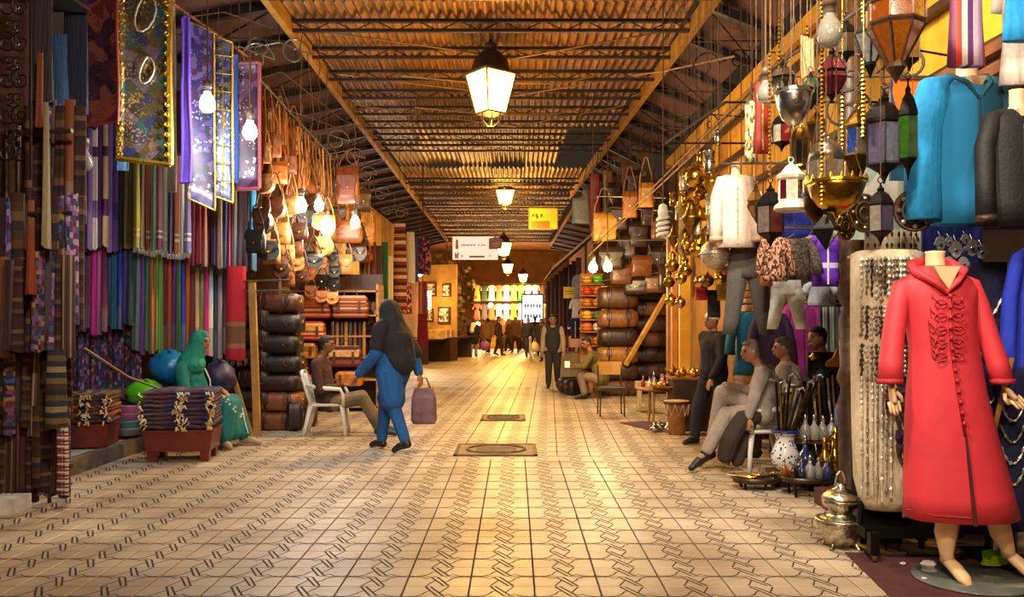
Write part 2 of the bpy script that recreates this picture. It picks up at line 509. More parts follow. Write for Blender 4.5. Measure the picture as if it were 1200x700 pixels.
def strip(b, pts, wd, z):
    pts = [Vector((p[0], p[1], 0)) for p in pts]
    L = []
    for i, p in enumerate(pts):
        d = (pts[min(i + 1, len(pts) - 1)] - pts[max(i - 1, 0)]).normalized()
        n = Vector((-d.y, d.x, 0)) * wd / 2
        L.append((p + n + Vector((0, 0, z)), p - n + Vector((0, 0, z))))
    for (a, c), (e, g) in zip(L, L[1:]):
        k = len(b.v); b.v.extend([a, c, g, e]); b.face([k, k + 1, k + 2, k + 3])
def tile_geo(b, ox=0.0, oy=0.0, M=None, lines=True):
    """one tile: bevelled slab with its interlaced ornament cut into the face (cell corner at ox, oy)"""
    k0 = len(b.v)
    gx, gy = 0.0045, 0.0022
    x0, x1, y0, y1 = gx, TS - gx, gy, TS - gy
    b.mat(0)
    e = 0.003
    r = lambda i, z: [(x0 + i, y0 + i, z), (x1 - i, y0 + i, z), (x1 - i, y1 - i, z), (x0 + i, y1 - i, z)]
    ids = [b.ring(r(0, -0.02)), b.ring(r(0, -e)), b.ring(r(e, 0))]
    for a, c in zip(ids, ids[1:]):
        for i in range(4):
            j = (i + 1) % 4; b.face([a[i], a[j], c[j], c[i]])
    b.face(ids[2])
    if lines:
        b.mat(1)
        s = TS; z = 0.0005
        def S(pts, wd=0.0105):
            strip(b, [(min(max(u * s, x0), x1), min(max(v * s, y0), y1)) for u, v in pts], wd, z)
        # bars of the plait (each leans the same way)
        S([(0.37, 0.45), (0.60, 0.02)], 0.0135); S([(0.46, 0.47), (0.68, 0.02)], 0.0135); S([(0.60, 0.02), (0.68, 0.02)], 0.006)
        S([(0.32, 0.98), (0.54, 0.53)], 0.0135); S([(0.40, 0.98), (0.63, 0.55)], 0.0135); S([(0.32, 0.98), (0.40, 0.98)], 0.006)
        # bands that sweep from the plait to the side joints
        S([(0.0, 0.46), (0.1, 0.49), (0.22, 0.455), (0.30, 0.39), (0.37, 0.45)])
        S([(0.0, 0.54), (0.1, 0.51), (0.24, 0.51), (0.36, 0.50), (0.46, 0.47)])
        S([(0.63, 0.55), (0.70, 0.62), (0.78, 0.545), (0.9, 0.51), (1.0, 0.54)])
        S([(0.54, 0.53), (0.66, 0.50), (0.76, 0.49), (0.9, 0.49), (1.0, 0.46)])
        S([(0.22, 0.545), (0.30, 0.61), (0.36, 0.74), (0.41, 0.78)]); S([(0.78, 0.455), (0.70, 0.39), (0.66, 0.28), (0.60, 0.22)])
        S([(0.0, 0.5), (0.22, 0.545)], 0.005); S([(0.78, 0.455), (1.0, 0.5)], 0.005)
        S([(0.44, 0.30), (0.38, 0.16), (0.32, 0.02)]); S([(0.56, 0.70), (0.62, 0.84), (0.68, 0.98)])
    b.mat(0)
    if M is not None or ox or oy:
        o = Vector((ox, oy, 0))
        for i in range(k0, len(b.v)):
            v = b.v[i]; v = Vector(v) + o
            b.v[i] = M @ v if M is not None else v
floor = MB().box((-0.5, 27, -0.03), (16, 62, 0.03)).build('floor', grout_m)
struct(floor)
tb = MB(); tile_geo(tb)
tile_me = tb.mesh('tile', [tile_m, groove_m])
NR = 13
near = []
for j in range(-2, NR):
    y = Y0 + j * TS
    for i in range(-17, 12):
        x = X0 + i * TS
        px = CX + (x + TS / 2) / (y + TS / 2) * F
        near.append((y, x, -30 < px < 1230 and x < 3.2 and x > -4.7))
vis = sorted([q for q in near if q[2]])[:300]
for y, x, _ in vis:
    inst('tile', tile_me, floor, (x, y, rnd.uniform(-0.0012, 0.0006)))
vs = set((y, x) for y, x, _ in vis)
sb = MB()
for y, x, _ in near:
    if (y, x) not in vs:
        tile_geo(sb, x, y, None, _)
YB = Y0 + NR * TS
Mr = Matrix.Translation((X0, YB, -0.002)) @ Matrix.Rotation(R(-2.3), 4, 'Z')
for j in range(-1, 96):
    for i in range(-14, 10):
        far = j > 26
        if far and (i < -13 or i > 7):
            continue
        p = Mr @ Vector((i * TS, j * TS, 0))
        px = CX + p.x / max(p.y, 1) * F
        tile_geo(sb, i * TS, j * TS, Mr, j < 26)
o = sb.build('tile_field', [tile_m, groove_m], floor); o['kind'] = 'stuff'
# manhole covers
def manhole(px0, px1, pya, pyb, label):
    g0, g1 = G(px0, pyb), G(px1, pyb); Ya = G(600, pya).y
    c = Vector(((g0.x + g1.x) / 2, (g0.y + Ya) / 2, 0.002)); wx, wy = g1.x - g0.x, Ya - g0.y
    t = thing('manhole_cover', label, 'manhole', c)
    cm = mat('cast_iron', '#5a4a36', 0.6, 0.5, 0.4, 20, bump=0.5)
    MB().box((0, 0, 0.004), (wx, wy, 0.008)).build('plate', mat('cover_frame', '#8a7456', 0.7, 0.2, 0.3, 10, bump=0.4), t)
    b = MB(); b.box((0, wy / 2 - .02, .009), (wx, .04, .012)); b.box((0, -wy / 2 + .02, .009), (wx, .04, .012)); b.box((wx / 2 - .02, 0, .009), (.04, wy, .012)); b.box((-wx / 2 + .02, 0, .009), (.04, wy, .012))
    b.build('frame', cm, t)
    b = MB(); b.tube([(wx * .36 * math.cos(a * PI / 12), wy * .36 * math.sin(a * PI / 12), .01) for a in range(25)], 0.018, 5); b.build('ring', cm, t)
    b = MB()
    for k in range(5):
        b.box((0, wy * (-.2 + .1 * k), .009), (wx * .5, .018, .008))
    b.build('tread', cm, t)
manhole(531, 630, 521.5, 535, 'larger square manhole cover with round rim in the tile floor')
manhole(563, 616, 487, 493.5, 'smaller, farther manhole cover catching orange lamp light')

# raised stone step in front of the textile stall
step = struct(MB().box((-5.95, 9.9, 0.075), (2.7, 4.6, 0.15)).build('floor_step', mat('step_top', '#a9a9a4', 0.6, 0, 0.15, 3, bump=0.15)))
for k in range(5):
    MB().box((-4.56, 8.06 + k * 0.92, 0.08), (0.12, 0.905, 0.17)).build('kerb_stone', mat('kerb', '#5f5548', 0.8, 0, 0.4, 6, bump=0.5), step)

# ================================================================ roof over the street
XL = lambda y: -2.97 - (y - 10.7) * 0.0104
XR = lambda y: 2.38 - (y - 10.7) * 0.040 if y < 27 else 1.95 - (y - 27) * 0.012
fas = mat('fascia', '#a8792a', 0.5, 0.2, 0.3, 5, bump=0.2)
ce = MB()
def edge_beam(b, x0, y0, x1, y1, z, sx=0.09, sz=0.2):
    d = Vector((x1 - x0, y1 - y0, 0)); M = Matrix.Rotation(math.atan2(d.y, d.x), 3, 'Z')
    b.box(((x0 + x1) / 2, (y0 + y1) / 2, z), (d.length, sx, sz), M)
edge_beam(ce, XL(2) - .02, 2, XL(42) - .02, 42, 5.5)
edge_beam(ce, XR(2) + .02, 2, XR(26.6) + .02, 26.6, 5.5)
edge_beam(ce, XR(28) + .1, 28, XR(44) + .1, 44, 5.4, 0.06, 0.12)
ceil = struct(ce.build('ceiling', fas))
rust = mat('corrugated_rust', '#86581a', 0.5, 0.2, 0.4, 3, bump=0.2)
rust2 = mat('corrugated_tan', '#9a6820', 0.45, 0.2, 0.35, 3, bump=0.2)
def corr(W, L, waves, amp):
    b = MB(); n = waves * 6
    prof = [(-W / 2 + W * i / n, amp * math.cos(2 * PI * i / 6)) for i in range(n + 1)]
    b.grid(lambda u, v: (prof[min(n, int(round(u * n)))][0], -L / 2 + L * v, prof[min(n, int(round(u * n)))][1]), n, 1)
    k = len(b.v)
    return b
cme = corr(1.0, 2.44, 7, 0.036).mesh('roof_sheet', [rust], True)
for j in range(18):
    y = 1.2 + 2.4 * j + 1.2
    for i in range(6):
        if j in (7, 8) and i == 5:
            continue
        xl, xr = XL(y), XR(y)
        wd = (xr - xl) / 6
        x = xl + wd * (i + .5)
        z = 5.64 + (0.04 if (i + j) % 2 else 0) + (0.1 if j in (7, 8) else 0)
        inst('roof_sheet', cme, ceil, (x, y, z), (0, 0, 0), (wd * 1.03, 1, 1), rust2 if rnd.random() < .35 or j in (7,) else rust)
darks = mat('roof_steel', '#2b1f16', 0.5, 0.4, 0.3, 10)
def truss(y, z=5.44, h=0.13):
    xl, xr = XL(y), XR(y)
    W = xr - xl
    b = MB().box((0, 0, 0), (W, 0.05, 0.045))
    t = b.build('roof_truss', darks, ceil, loc=((xl + xr) / 2, y, z))
    MB().box((0, 0, h), (W, 0.07, 0.045)).build('top_chord', darks, t)
    n = int(W / 0.28); b = MB()
    for k in range(n):
        xa, xb = -W / 2 + W * k / n, -W / 2 + W * (k + 1) / n
        za, zb = (0, h) if k % 2 else (h, 0)
        b.tube([(xa, 0, za), (xb, 0, zb)], 0.008, 4, False)
    b.build('web', darks, t)
y = 4.4
while y < 43:
    if not 20.2 < y < 23.2:
        truss(y)
    y += 1.16 if y < 28 else 1.7
# long stay rods crossing under the sheets
for k, (y0, y1) in enumerate([(11.5, 13.4), (13.6, 15.4), (15.6, 18.0), (24.0, 27.5)]):
    b = MB()
    b.tube([(XL(y0) + .2, y0, 5.5), (0.0, (y0 + y1) / 2 - .2, 5.34), (XR(y0) - .2, y0, 5.5)], 0.012, 5)
    b.tube([(XL(y0) + 1.2, y1, 5.42), (-.55, y1, 5.30), (.75, y1, 5.30), (XR(y1) - 1.0, y1, 5.42)], 0.012, 5)
    b.build('stay_rod', mat('stay_rod', '#8a6a34', 0.4, 0.6), ceil)

# lean-to roofs on both sides of the street roof
felt = mat('roof_felt', '#5e3d33', 0.8, 0, 0.25, 2, bump=0.2)
def lean_to(nm, xa, za, xb, zb, y0, y1, step_, skip=None):
    b = MB()
    q = lambda y, dz: [(xa(y), y, za + dz), (xb(y), y, zb + dz)]
    b.loft([[q(y0, 0.14)[0], q(y0, 0.14)[1], q(y0, .18)[1], q(y0, .18)[0]], [q(y1, 0.14)[0], q(y1, 0.14)[1], q(y1, .18)[1], q(y1, .18)[0]]])
    root = struct(b.build(nm, felt))
    y = y0 + .3; k = 0
    bm = mat('beam_black', '#191310', 0.5, 0.3, 0.2, 8)
    while y < y1:
        x0, x1 = xa(y), xb(y); d = Vector((x1 - x0, 0, zb - za))
        M = Matrix.Rotation(-math.atan2(d.z, d.x), 3, 'Y')
        MB().box((0, 0, 0), (d.length, 0.1, 0.11), M).build('beam', bm, root, loc=((x0 + x1) / 2, y, (za + zb) / 2 + .05))
        if k % 2 == 0 and y + step_ < y1:
            b = MB(); b.tube([(x0, y, za), (xb(y + step_), y + step_, zb)], 0.014, 4); b.tube([(x1, y, zb), (xa(y + step_), y + step_, za)], 0.014, 4)
            b.build('brace', bm, root)
        y += step_; k += 1
    return root
XFL = lambda y: -4.75
XFR = lambda y: 3.45 if y < 19 else 2.9
lean_to('ceiling_left', lambda y: XL(y) - .08, 5.52, XFL, 5.22, 3, 44, 1.25)
lean_to('ceiling_right', lambda y: XR(y) + .08, 5.52, XFR, 5.12, 3, 27, 1.25)
lean_to('ceiling_far_right', lambda y: XR(y) + .16, 5.3, lambda y: 3.4, 5.0, 27, 47, 2.0)

# ================================================================ facades
ochre = mat('ochre_plaster', '#b5812e', 0.8, 0, 0.25, 2.5, bump=0.3)
yell = mat('yellow_board', '#d89c22', 0.65, 0, 0.22, 4, bump=0.2)
yell2 = mat('amber_board', '#b87820', 0.65, 0, 0.3, 4, bump=0.2)
brownw = mat('brown_wall', '#4a2d1a', 0.85, 0, 0.3, 2, bump=0.3)
wl = struct(MB().box((-4.7, 30.0, 2.6), (0.2, 34, 5.2)).build('wall_left', ochre))
for k in range(34):
    wdt = 0.42
    y = 13.3 + k * 0.47
    MB().box((-4.57, y, 4.2), (0.05, wdt, 1.7 + 0.15 * math.sin(k * 2.3))).build('board', [yell, yell2][k % 3 == 1], wl)
struct(MB().box((-5.3, 12.75, 2.5), (3.6, 0.15, 5.0)).build('wall_textile_stall', brownw))
struct(MB().box((-6.9, 9.6, 2.5), (0.15, 6.2, 5.0)).build('wall_stall_side', brownw))
pl = struct(MB().box((-4.95, 7.75, 2.6), (1.3, 0.3, 5.2)).build('wall_left_pillar', mat('pillar_brown', '#54301c', 0.8, 0, 0.3, 2, bump=0.3)))
wr = struct(MB().box((3.62, 10.8, 3.95), (0.2, 16.4, 2.3)).build('wall_right', mat('shop_wall', '#8a5f28', 0.85, 0, 0.3, 2, bump=0.2)))
for k in range(26):
    y = 4.6 + k * 0.53
    MB().box((3.49, y, 4.15), (0.05, 0.505, 1.75)).build('board', [yell, yell2][k % 4 == 2], wr)
MB().box((3.42, 10.8, 5.06), (0.1, 16, 0.1)).build('eaves_beam', DWOOD, wr)
for k in range(3):
    MB().box((3.40, 11.5, 3.55 + .55 * k), (0.06, 11.0, 0.07)).build('batten', DWOOD, wr)
MB().box((3.36, 11, 4.98), (0.07, 15.5, 0.2)).build('eaves_board', yell, wr)
# ribbed wooden awning front on the garment stall
aw = MB().box((3.26, 6.0, 3.05), (0.06, 4.0, 0.9)).build('awning_front', DWOOD, wr)
for k in range(6):
    MB().box((3.21, 6.0, 2.68 + k * 0.145), (0.05, 4.0, 0.10), Matrix.Rotation(R(18), 3, 'Y')).build('slat', mat('slat_brown', '#6e4020', 0.55, 0, 0.3, 6, bump=0.2), aw)
struct(MB().box((3.62, 15.3, 1.4), (0.2, 7.4, 2.8)).build('wall_right_low', mat('shop_wall', '#8a5f28')))
# leather shop that juts out on the right
struct(MB().box((2.9, 19.2, 2.4), (2.3, 0.2, 4.8)).build('wall_leather_shop', brownw))
wfr = struct(MB().box((3.1, 33.5, 2.5), (0.2, 28, 5.0)).build('wall_right_far', mat('far_wall', '#6a3f1c', 0.85, 0, 0.3, 2)))
we = struct(MB().box((0, 50.5, 3), (14, 0.2, 6)).build('wall_end', mat('end_wall', '#6a4520', 0.85, 0, 0.3, 2)))
struct(MB().box((0, 47.4, 5.66), (10, 6.2, 0.1)).build('ceiling_end', mat('end_ceiling', '#7a4c1c', 0.8, 0, 0.2, 2)))
struct(MB().box((-0.6, -6, 2.5), (14, 0.2, 5)).build('wall_behind', ochre))
# ================================================================ folded scarves
def scarf_mesh(seed, nz=7):
    """unit scarf: width 1 (x), drop 1 (z from 0 to -1), folded over twice, real thickness"""
    r = random.Random(seed)
    ph = r.uniform(0, 6); sl = r.uniform(-.12, .12)
    b = MB(); rings = []
    for k in range(nz + 1):
        t = k / nz
        wd = 0.42 + 0.08 * t + 0.02 * math.sin(ph + 5 * t)
        th = (0.05 + 0.16 * t) * (1 + .2 * math.sin(ph * 2 + 3 * t))
        ring = []
        for i in range(14):
            a = 2 * PI * i / 14
            x = wd * math.cos(a)
            y = th * math.sin(a) + 0.07 * t * math.sin(x * 9 + ph)
            if i > 7:
                y -= 0.06 * t * abs(math.sin(x * 5 + ph * 1.7))
            ring.append((x + sl * t * .5, y, -t - (0.012 * math.sin(x * 7 + ph) if k == nz else 0)))
        rings.append(ring)
    b.loft(rings)
    return b.mesh('scarf', [cloth('#777777')], True)
SCARF = [scarf_mesh(i) for i in range(7)]
def fringe_mesh(seed):
    r = random.Random(seed); b = MB()
    for k in range(9):
        x = -.46 + .92 * k / 8 + r.uniform(-.02, .02)
        b.tube([(x, -.12, 0.02), (x + r.uniform(-.04, .04), -.14 + r.uniform(-.05, .05), -.5), (x + r.uniform(-.07, .07), -.12, -1)], [.05, .045, .02], 4)
    return b.mesh('fringe', [cloth('#dfe0d4')], False)
FRINGE = [fringe_mesh(i) for i in range(3)]
CW = {}
def cname(h):
    r, g, b = [int(h.lstrip('#')[i:i + 2], 16) for i in (0, 2, 4)]
    import colorsys
    H, S, V = colorsys.rgb_to_hsv(r / 255, g / 255, b / 255); H *= 360
    if S < .18:
        return 'white' if V > .8 else 'pale grey' if V > .6 else 'grey' if V > .3 else 'black'
    base = 'red' if H < 14 or H > 345 else 'orange' if H < 36 else 'yellow' if H < 62 else 'olive green' if H < 85 and V < .65 else 'green' if H < 160 else 'teal' if H < 195 else 'blue' if H < 245 else 'purple' if H < 290 else 'magenta'
    if base == 'orange' and V < .6: base = 'brown'
    if base == 'red' and V < .55: base = 'maroon'
    pre = 'dark ' if V < .42 else 'pale ' if S < .4 and V > .6 else 'bright ' if V > .75 and S > .7 else ''
    return pre + base
def scarf_mat(c, style, i):
    if style == 'plain':
        return mat('scarf_' + c.lstrip('#'), c, 0.6, 0, 0.2, 12, bump=0.2, sheen=0.2)
    if style == 'banded':      # woven end band
        dk = '#%02x%02x%02x' % tuple(min(255, int(int(c.lstrip('#')[k:k + 2], 16) * .55 + 60)) for k in (0, 2, 4))
        return bands('scarfb_' + c.lstrip('#'), [dk, c], 'Z', 1, 0.65, .12, [0, .27])
    if style == 'striped':
        lt = '#%02x%02x%02x' % tuple(min(255, int(int(c.lstrip('#')[k:k + 2], 16) * .6 + 100)) for k in (0, 2, 4))
        dk = '#%02x%02x%02x' % tuple(int(int(c.lstrip('#')[k:k + 2], 16) * .45) for k in (0, 2, 4))
        return bands('scarfs_' + c.lstrip('#'), [c, lt, c, dk], 'X', 2, 0.7, .12)
    if style == 'block':
        oth = ['#d8c9bd', '#5a2a6a', '#c89a5a', '#3a2f8a', '#8a6fb8'][i % 5]
        return bands('scarfk_%s_%d' % (c.lstrip('#'), i), [c, oth, c, '#4a2a58', c], 'Z', 1, 0.6, .1, [0, .25, .38, .72, .8])
    if style == 'weave':
        return bands('scarfw_%s_%d' % (c.lstrip('#'), i % 3), [c, '#1a0f0c', '#5a3418', c, '#2a1a2a', '#6a4a2c', c, '#3a1410'], 'Z', 2 + i % 3, 0.85, .2)
    if style == 'end':
        return bands('scarfe_' + c.lstrip('#'), [c, '#ece6da', c, '#ece6da', c], 'Z', 1, 0.75, .12, [0, .12, .15, .18, .2])
    return plaid('scarfp_%d' % (i % 9), [['#4a2a6a', '#1f2f6a', '#8a5a9a', '#2a5a6a', '#6a2a4a', '#b08a9a'], ['#5a2a2a', '#2a1f4a', '#8a6a3a', '#3a4a7a', '#7a3a6a', '#1a1a2a'], ['#233a5a', '#5a3a8a', '#2a6a6a', '#8a7ab0', '#3a1f3a', '#6a2a5a']][i % 3], 1.0 + (i % 4) * .5, 9 + i % 5)
def row(cols, px0, px1, ytop, ybot, Yf, where, style, fringe=None, jit=3, dY=0.0, widths=None):
    n = len(cols)
    ws = widths or [1.0] * n
    tot = sum(ws); acc = 0
    rl = thing('scarf_rail', 'rail that carries ' + where, 'rail'); ra, rb_ = P(px0 - 2, ytop, Yf(px0) + dY), P(px1 + 2, ytop, Yf(px1) + dY)
    MB().tube([ra, rb_], .03, 6).build('rod', mat('rail_brown', '#4a3222', .5, .2), rl)
    for e in (ra, rb_):
        MB().tube([e, (e.x, 12.7, e.z)], .012, 5).build('bracket', IRON, rl)
    for i, c in enumerate(cols):
        pc = px0 + (px1 - px0) * (acc + ws[i] / 2) / tot; acc += ws[i]
        Y = Yf(pc) + dY + rnd.uniform(-.05, .05)
        wpx = (px1 - px0) * ws[i] / tot * 1.12
        yb = ybot(pc) if callable(ybot) else ybot
        yb += rnd.uniform(-jit, jit)
        top = P(pc, ytop, Y); L = (yb - ytop) / F * Y; W = wpx / F * Y
        st = style[i % len(style)] if isinstance(style, (list, tuple)) else style
        o = inst('scarf', SCARF[rnd.randrange(7)], None, top, (0, 0, R(rnd.uniform(-14, 14))), (W, max(.2, min(.32, W * 1.6)), L), scarf_mat(c, st, i))
        tag(o, '%s scarf, %s in %s' % (('patterned ' if st == 'plaid' else '') + cname(c), ORD[i], where), 'scarf', 'scarves in ' + where)
        if fringe:
            inst('fringe', FRINGE[i % 3], o, (0, 0, -.985), (0, 0, 0), (1, .6, .075 * min(fringe, 1)), cloth('#e4e4da') if fringe == 1 else cloth('#3a2a30'))['kind'] = 'stuff'
YT = lambda p: 11.1 + (p - 85) / 215 * 0.9
row(['#4d3a78', '#b9aaa2', '#3a2450', '#7d5cab', '#eadcd6', '#5a2a6a', '#d3b28c', '#8a6fb8', '#5d4b9c', '#2a2440', '#8b7a2e', '#6a6a3a'], 84, 157, 142, lambda p: 291 + (p - 120) * .05, YT, 'the lavender group of the top row', ['block', 'striped', 'plain', 'plain', 'block', 'plain', 'block', 'plain'], None, 4)
row(['#ccd568', '#aa9b8d', '#cb7650', '#90c8a1', '#a76b8b', '#b9d3a7', '#3c2b5b', '#e0754a', '#e2dcc6', '#9080b9'], 157, 223, 180, lambda p: 290 + (p - 157) * .12, YT, 'the pastel white-fringed group', ['end', 'striped', 'end', 'striped', 'end'], 1, 2, -.12)
row(['#b31a5b', '#8f1f2d', '#94503e', '#5f2c3d', '#6d3c8c', '#7d6c5c', '#2c4c9c', '#c2215b', '#8c8c9c', '#4c3c4d', '#2d8cc9'], 223, 300, 196, lambda p: 308 + (p - 224) * .16, YT, 'the dark red and blue group of the top row', ['striped', 'plain', 'banded', 'striped'], 3, 3, -.05, [1, 1, 1, .8, 1, 1, 1, .8, 1, 2.2, 1.2])
row(['#206b6b', '#106b4b', '#5c2b7b', '#8b4b6b', '#d21b9b', '#d96bb1', '#7b2b5b'], 83, 125, 288, 388, YT, 'the magenta group of the middle row', ['banded', 'plain', 'banded'], None, 4, .12)
row(['#1b4b7b', '#1c6a8a', '#1b3bc1', '#3b2b8b', '#13314b'], 125, 155, 288, 382, YT, 'the blue group of the middle row', ['plain', 'plain', 'banded'], None, 4, .12)
row(['#0b5b3b', '#8b9bd1', '#6b3ba1', '#2b8b6b', '#b16b3b', '#7b8b4b', '#5ba13b', '#7b2b3b', '#c15b2b', '#6b1b8b', '#2b6b3b', '#1b2bb1'], 154, 217, 292, lambda p: 412 + (p - 154) * .03, YT, 'the green and violet group of the middle row', ['banded', 'banded', 'plain', 'banded'], None, 4, .15)
row(['#d9751b', '#7b1b2b', '#c9b18b', '#8b8b4b', '#c11b7b', '#dedede', '#0b4b5b', '#a19199', '#2b2b4b'], 217, 266, 295, lambda p: 418, YT, 'the mixed group beside the red shawl', ['banded', 'plain', 'banded'], None, 4, .15)
row(['#553070', '#30407a', '#703048', '#2f6070', '#604088', '#803a5a', '#3a3a80', '#5a5a30', '#2a4a60', '#703070', '#404090', '#6a4a30', '#503080'], 78, 166, 380, 466, lambda p: YT(p) + .3, 'the bottom row of checked scarves', 'plaid', None, 3)
# wide red shawl with a gold figured band at the end of the row
p0 = P(277, 312, 11.75)
o = inst('shawl', scarf_mesh(31, 8), None, p0, (0, 0, R(4)), (.30, .25, 1.29), bands('red_shawl', ['#b8122a', '#9a6a44', '#7a4a30', '#9a6a44', '#c3142b'], 'Z', 1, .7, .15, [0, .13, .18, .36, .41]))
tag(o, 'wide bright red shawl with a gold figured end band', 'shawl')
inst('fringe', FRINGE[0], o, (0, 0, -.985), (0, 0, 0), (1, .6, .08), cloth('#6a4a34'))
# rails that carry the rows
def rail(name, label, a, b_, r=0.014, m=None, cat='rail', extra=None):
    o = MB().tube([a, b_], r, 6).build(name, m or mat('rail_brown', '#4a3222', .5, .2))
    return tag(o, label, cat)
# ================================================================ sequin rugs hung from the pole
def hanging_rug(px0, px1, py0, py1, Y, rz, label, m, border=None, bw=0.035, lift=0.0, skew=0.0):
    """thin quilted panel with its own thickness, a border and hanging loops"""
    W = (px1 - px0) / F * Y; H = (py1 - py0) / F * Y
    t = thing('sequin_rug', label, 'rug', P((px0 + px1) / 2, py1, Y), R(rz), 'sequin rugs hung on the pole')
    b = MB()
    wav = lambda x, z: 0.018 * math.sin(x * 9 + z * 2) + .01 * math.sin(z * 5)
    nu, nv = 8, 10
    def fr(off):
        return lambda u, v: ((u - .5) * W + skew * v, wav((u - .5) * W, v * H) + off, v * H + lift * (u - .5))
    k = len(b.v); b.grid(fr(-.008), nu, nv); b.grid(fr(.008), nu, nv)
    n1 = (nu + 1) * (nv + 1)
    per = [i for i in range(nu + 1)] + [j * (nu + 1) + nu for j in range(1, nv + 1)] + [nv * (nu + 1) + i for i in range(nu - 1, -1, -1)] + [j * (nu + 1) for j in range(nv - 1, 0, -1)]
    for a, c in zip(per, per[1:] + per[:1]):
        b.face([a, c, c + n1, a + n1])
    b.build('panel', m, t, True)
    if border is not None:
        f = fr(-.011)
        for nm, pts in (('border', [f(0, i / 10) for i in range(11)]), ('border', [f(1, i / 10) for i in range(11)]), ('border', [f(i / 8, 0) for i in range(9)]), ('border', [f(i / 8, 1) for i in range(9)])):
            MB().tube(pts, bw * .5, 5).build(nm, border, t)
    MB().tube([(0, 0, H), (0, 0, roofz(PX((px0 + px1) / 2, Y), Y) - PZ(py1, Y))], .004, 4).build('wire', STEEL, t)
    for u in (.05, .5, .95):
        q = fr(0)(u, 1); MB().tube([q, (q[0], q[1], q[2] + .1)], .006, 4).build('loop', CORD, t)
    return t
gold = mat('gold_braid', '#b8902c', 0.35, .8, .4, 60, bump=.6)
maroonb = mat('maroon_braid', '#7a2a22', .6, 0, .3, 40, bump=.4)
sq1 = sequin('rug_dark_gold', ['#2b2418', '#4a3b22', '#3a2c38', '#2a2f4a', '#5a4a52', '#174a4a', '#3b3b26'], 9, '#d9b860', .62)
sq2 = sequin('rug_maroon', ['#5a1f22', '#6b3a2f', '#3b1c33', '#7a3a30', '#2a1a26'], 7, '#c09a92', .55)
sq3 = sequin('rug_violet_checks', ['#33264f', '#4a3762', '#22244a', '#42243c', '#5a4a6a', '#232b2b'], 17, '#b2a2cc', .52)
sq4 = sequin('rug_navy', ['#1c204a', '#2c3054', '#201826', '#3c3850', '#1c2650', '#4a3c24'], 16, '#c9b98a', .56)
sq5 = sequin('rug_plum', ['#4f2a3c', '#64405c', '#3c2240', '#6a4a6a', '#583040'], 8, '#d9c0b0', .52)
r1 = hanging_rug(141, 199, -14, 190, 8.9, 4, 'dark sequin patchwork rug with a wide gold braid border', sq1, gold, .06, -.05)
# gold loop motifs sewn on it
for cx, cz, sc_ in ((0.0, 1.55, 1.0), (0.02, .95, .7)):
    b = MB(); b.tube([(cx + .14 * sc_ * math.sin(a * .55) * (1 - a / 26), -.03, cz + .2 * sc_ * math.cos(a * .5)) for a in range(13)], .011, 5); b.build('motif', mat('silver_braid', '#cfc4a8', .4, .6, .2, 60), r1)
for i in range(17):
    for u in (-.235, .235):
        MB().lathe([(.008, -.004), (.024, 0), (.03, .012), (.02, .02), (.012, .012)], 8, (u, -.035, .07 + i * .105), Matrix.Rotation(R(90), 3, 'X')).build('rosette', gold, r1)
hanging_rug(92, 140, -12, 146, 8.6, -10, 'maroon and brown sequin rug at the left of the gold bordered one', sq2, maroonb, .03, .05, .02)
hanging_rug(211, 226, 20, 214, 9.2, -35, 'narrow bright violet rug edge left of the checked rug', cloth('#5b3aa0'), cloth('#6a44c0'), .03)
hanging_rug(222, 251, 32, 240, 9.3, 10, 'violet checked sequin rug behind the lit bulb', sq3, gold, .02, -.12)
rc = hanging_rug(240, 272, 44, 232, 9.55, 12, 'navy sequin rug quilted in gold squares', sq4, gold, .025, -.10)
for k in range(1, 9):
    z = k * .2
    MB().tube([(-.14, -.03, z), (.14, -.03, z - .02)], .006, 4).build('seam', gold, rc)
for u in (-.05, .05):
    MB().tube([(u, -.03, .02), (u, -.03, 1.75)], .006, 4).build('seam', gold, rc)
hanging_rug(262, 279, 64, 214, 10.2, 5, 'sky blue rug edge between the navy and plum rugs', cloth('#3f62b4'), None)
hanging_rug(259, 303, 74, 222, 10.5, 14, 'plum sequin rug with a pink braided border', sq5, mat('pink_braid', '#a8505a', .6, 0, .3, 50, bump=.4), .05, .04)
hanging_rug(138, 150, 20, 200, 9.5, 0, 'pale blue cloth edge peeping out behind the gold bordered rug', cloth('#7ab0d8'), None)
hanging_rug(196, 206, 0, 225, 9.9, 0, 'white cloth edge behind the gold bordered rug', cloth('#d8dce0'), None)
# pole (two lengths) with wire hooks
pole = thing('hanging_pole', 'long brown pole that carries the sequin rugs', 'pole')
a, b2 = P(120, -75, 8.4), P(290, 66, 10.6)
MB().tube([a, P(197, 0, 9.1), b2], .018, 6).build('rod', mat('pole_wood', '#8a5a30', .6), pole)
for k in range(7):
    q = P(197, 0, 9.1).lerp(b2, k / 6); MB().tube([q + Vector((0, 0, .03)), q + Vector((0, 0, -.02)), q + Vector((.02, -.01, -.08))], .005, 4).build('hook', STEEL, pole)
for q in (P(197, 0, 9.1), b2):
    MB().tube([q, (q.x, q.y, 5.35)], .005, 4).build('wire', STEEL, pole)
po2 = thing('hanging_pole', 'grey metal pole along the leather bags', 'pole')
a, b2 = P(303, 92, 11.0), P(388, 183, 15.2)
MB().tube([a, b2], .016, 6).build('rod', STEEL, po2)
for q in (a, a.lerp(b2, .5), b2):
    MB().tube([q, (q.x, q.y, 5.35)], .005, 4).build('wire', STEEL, po2)

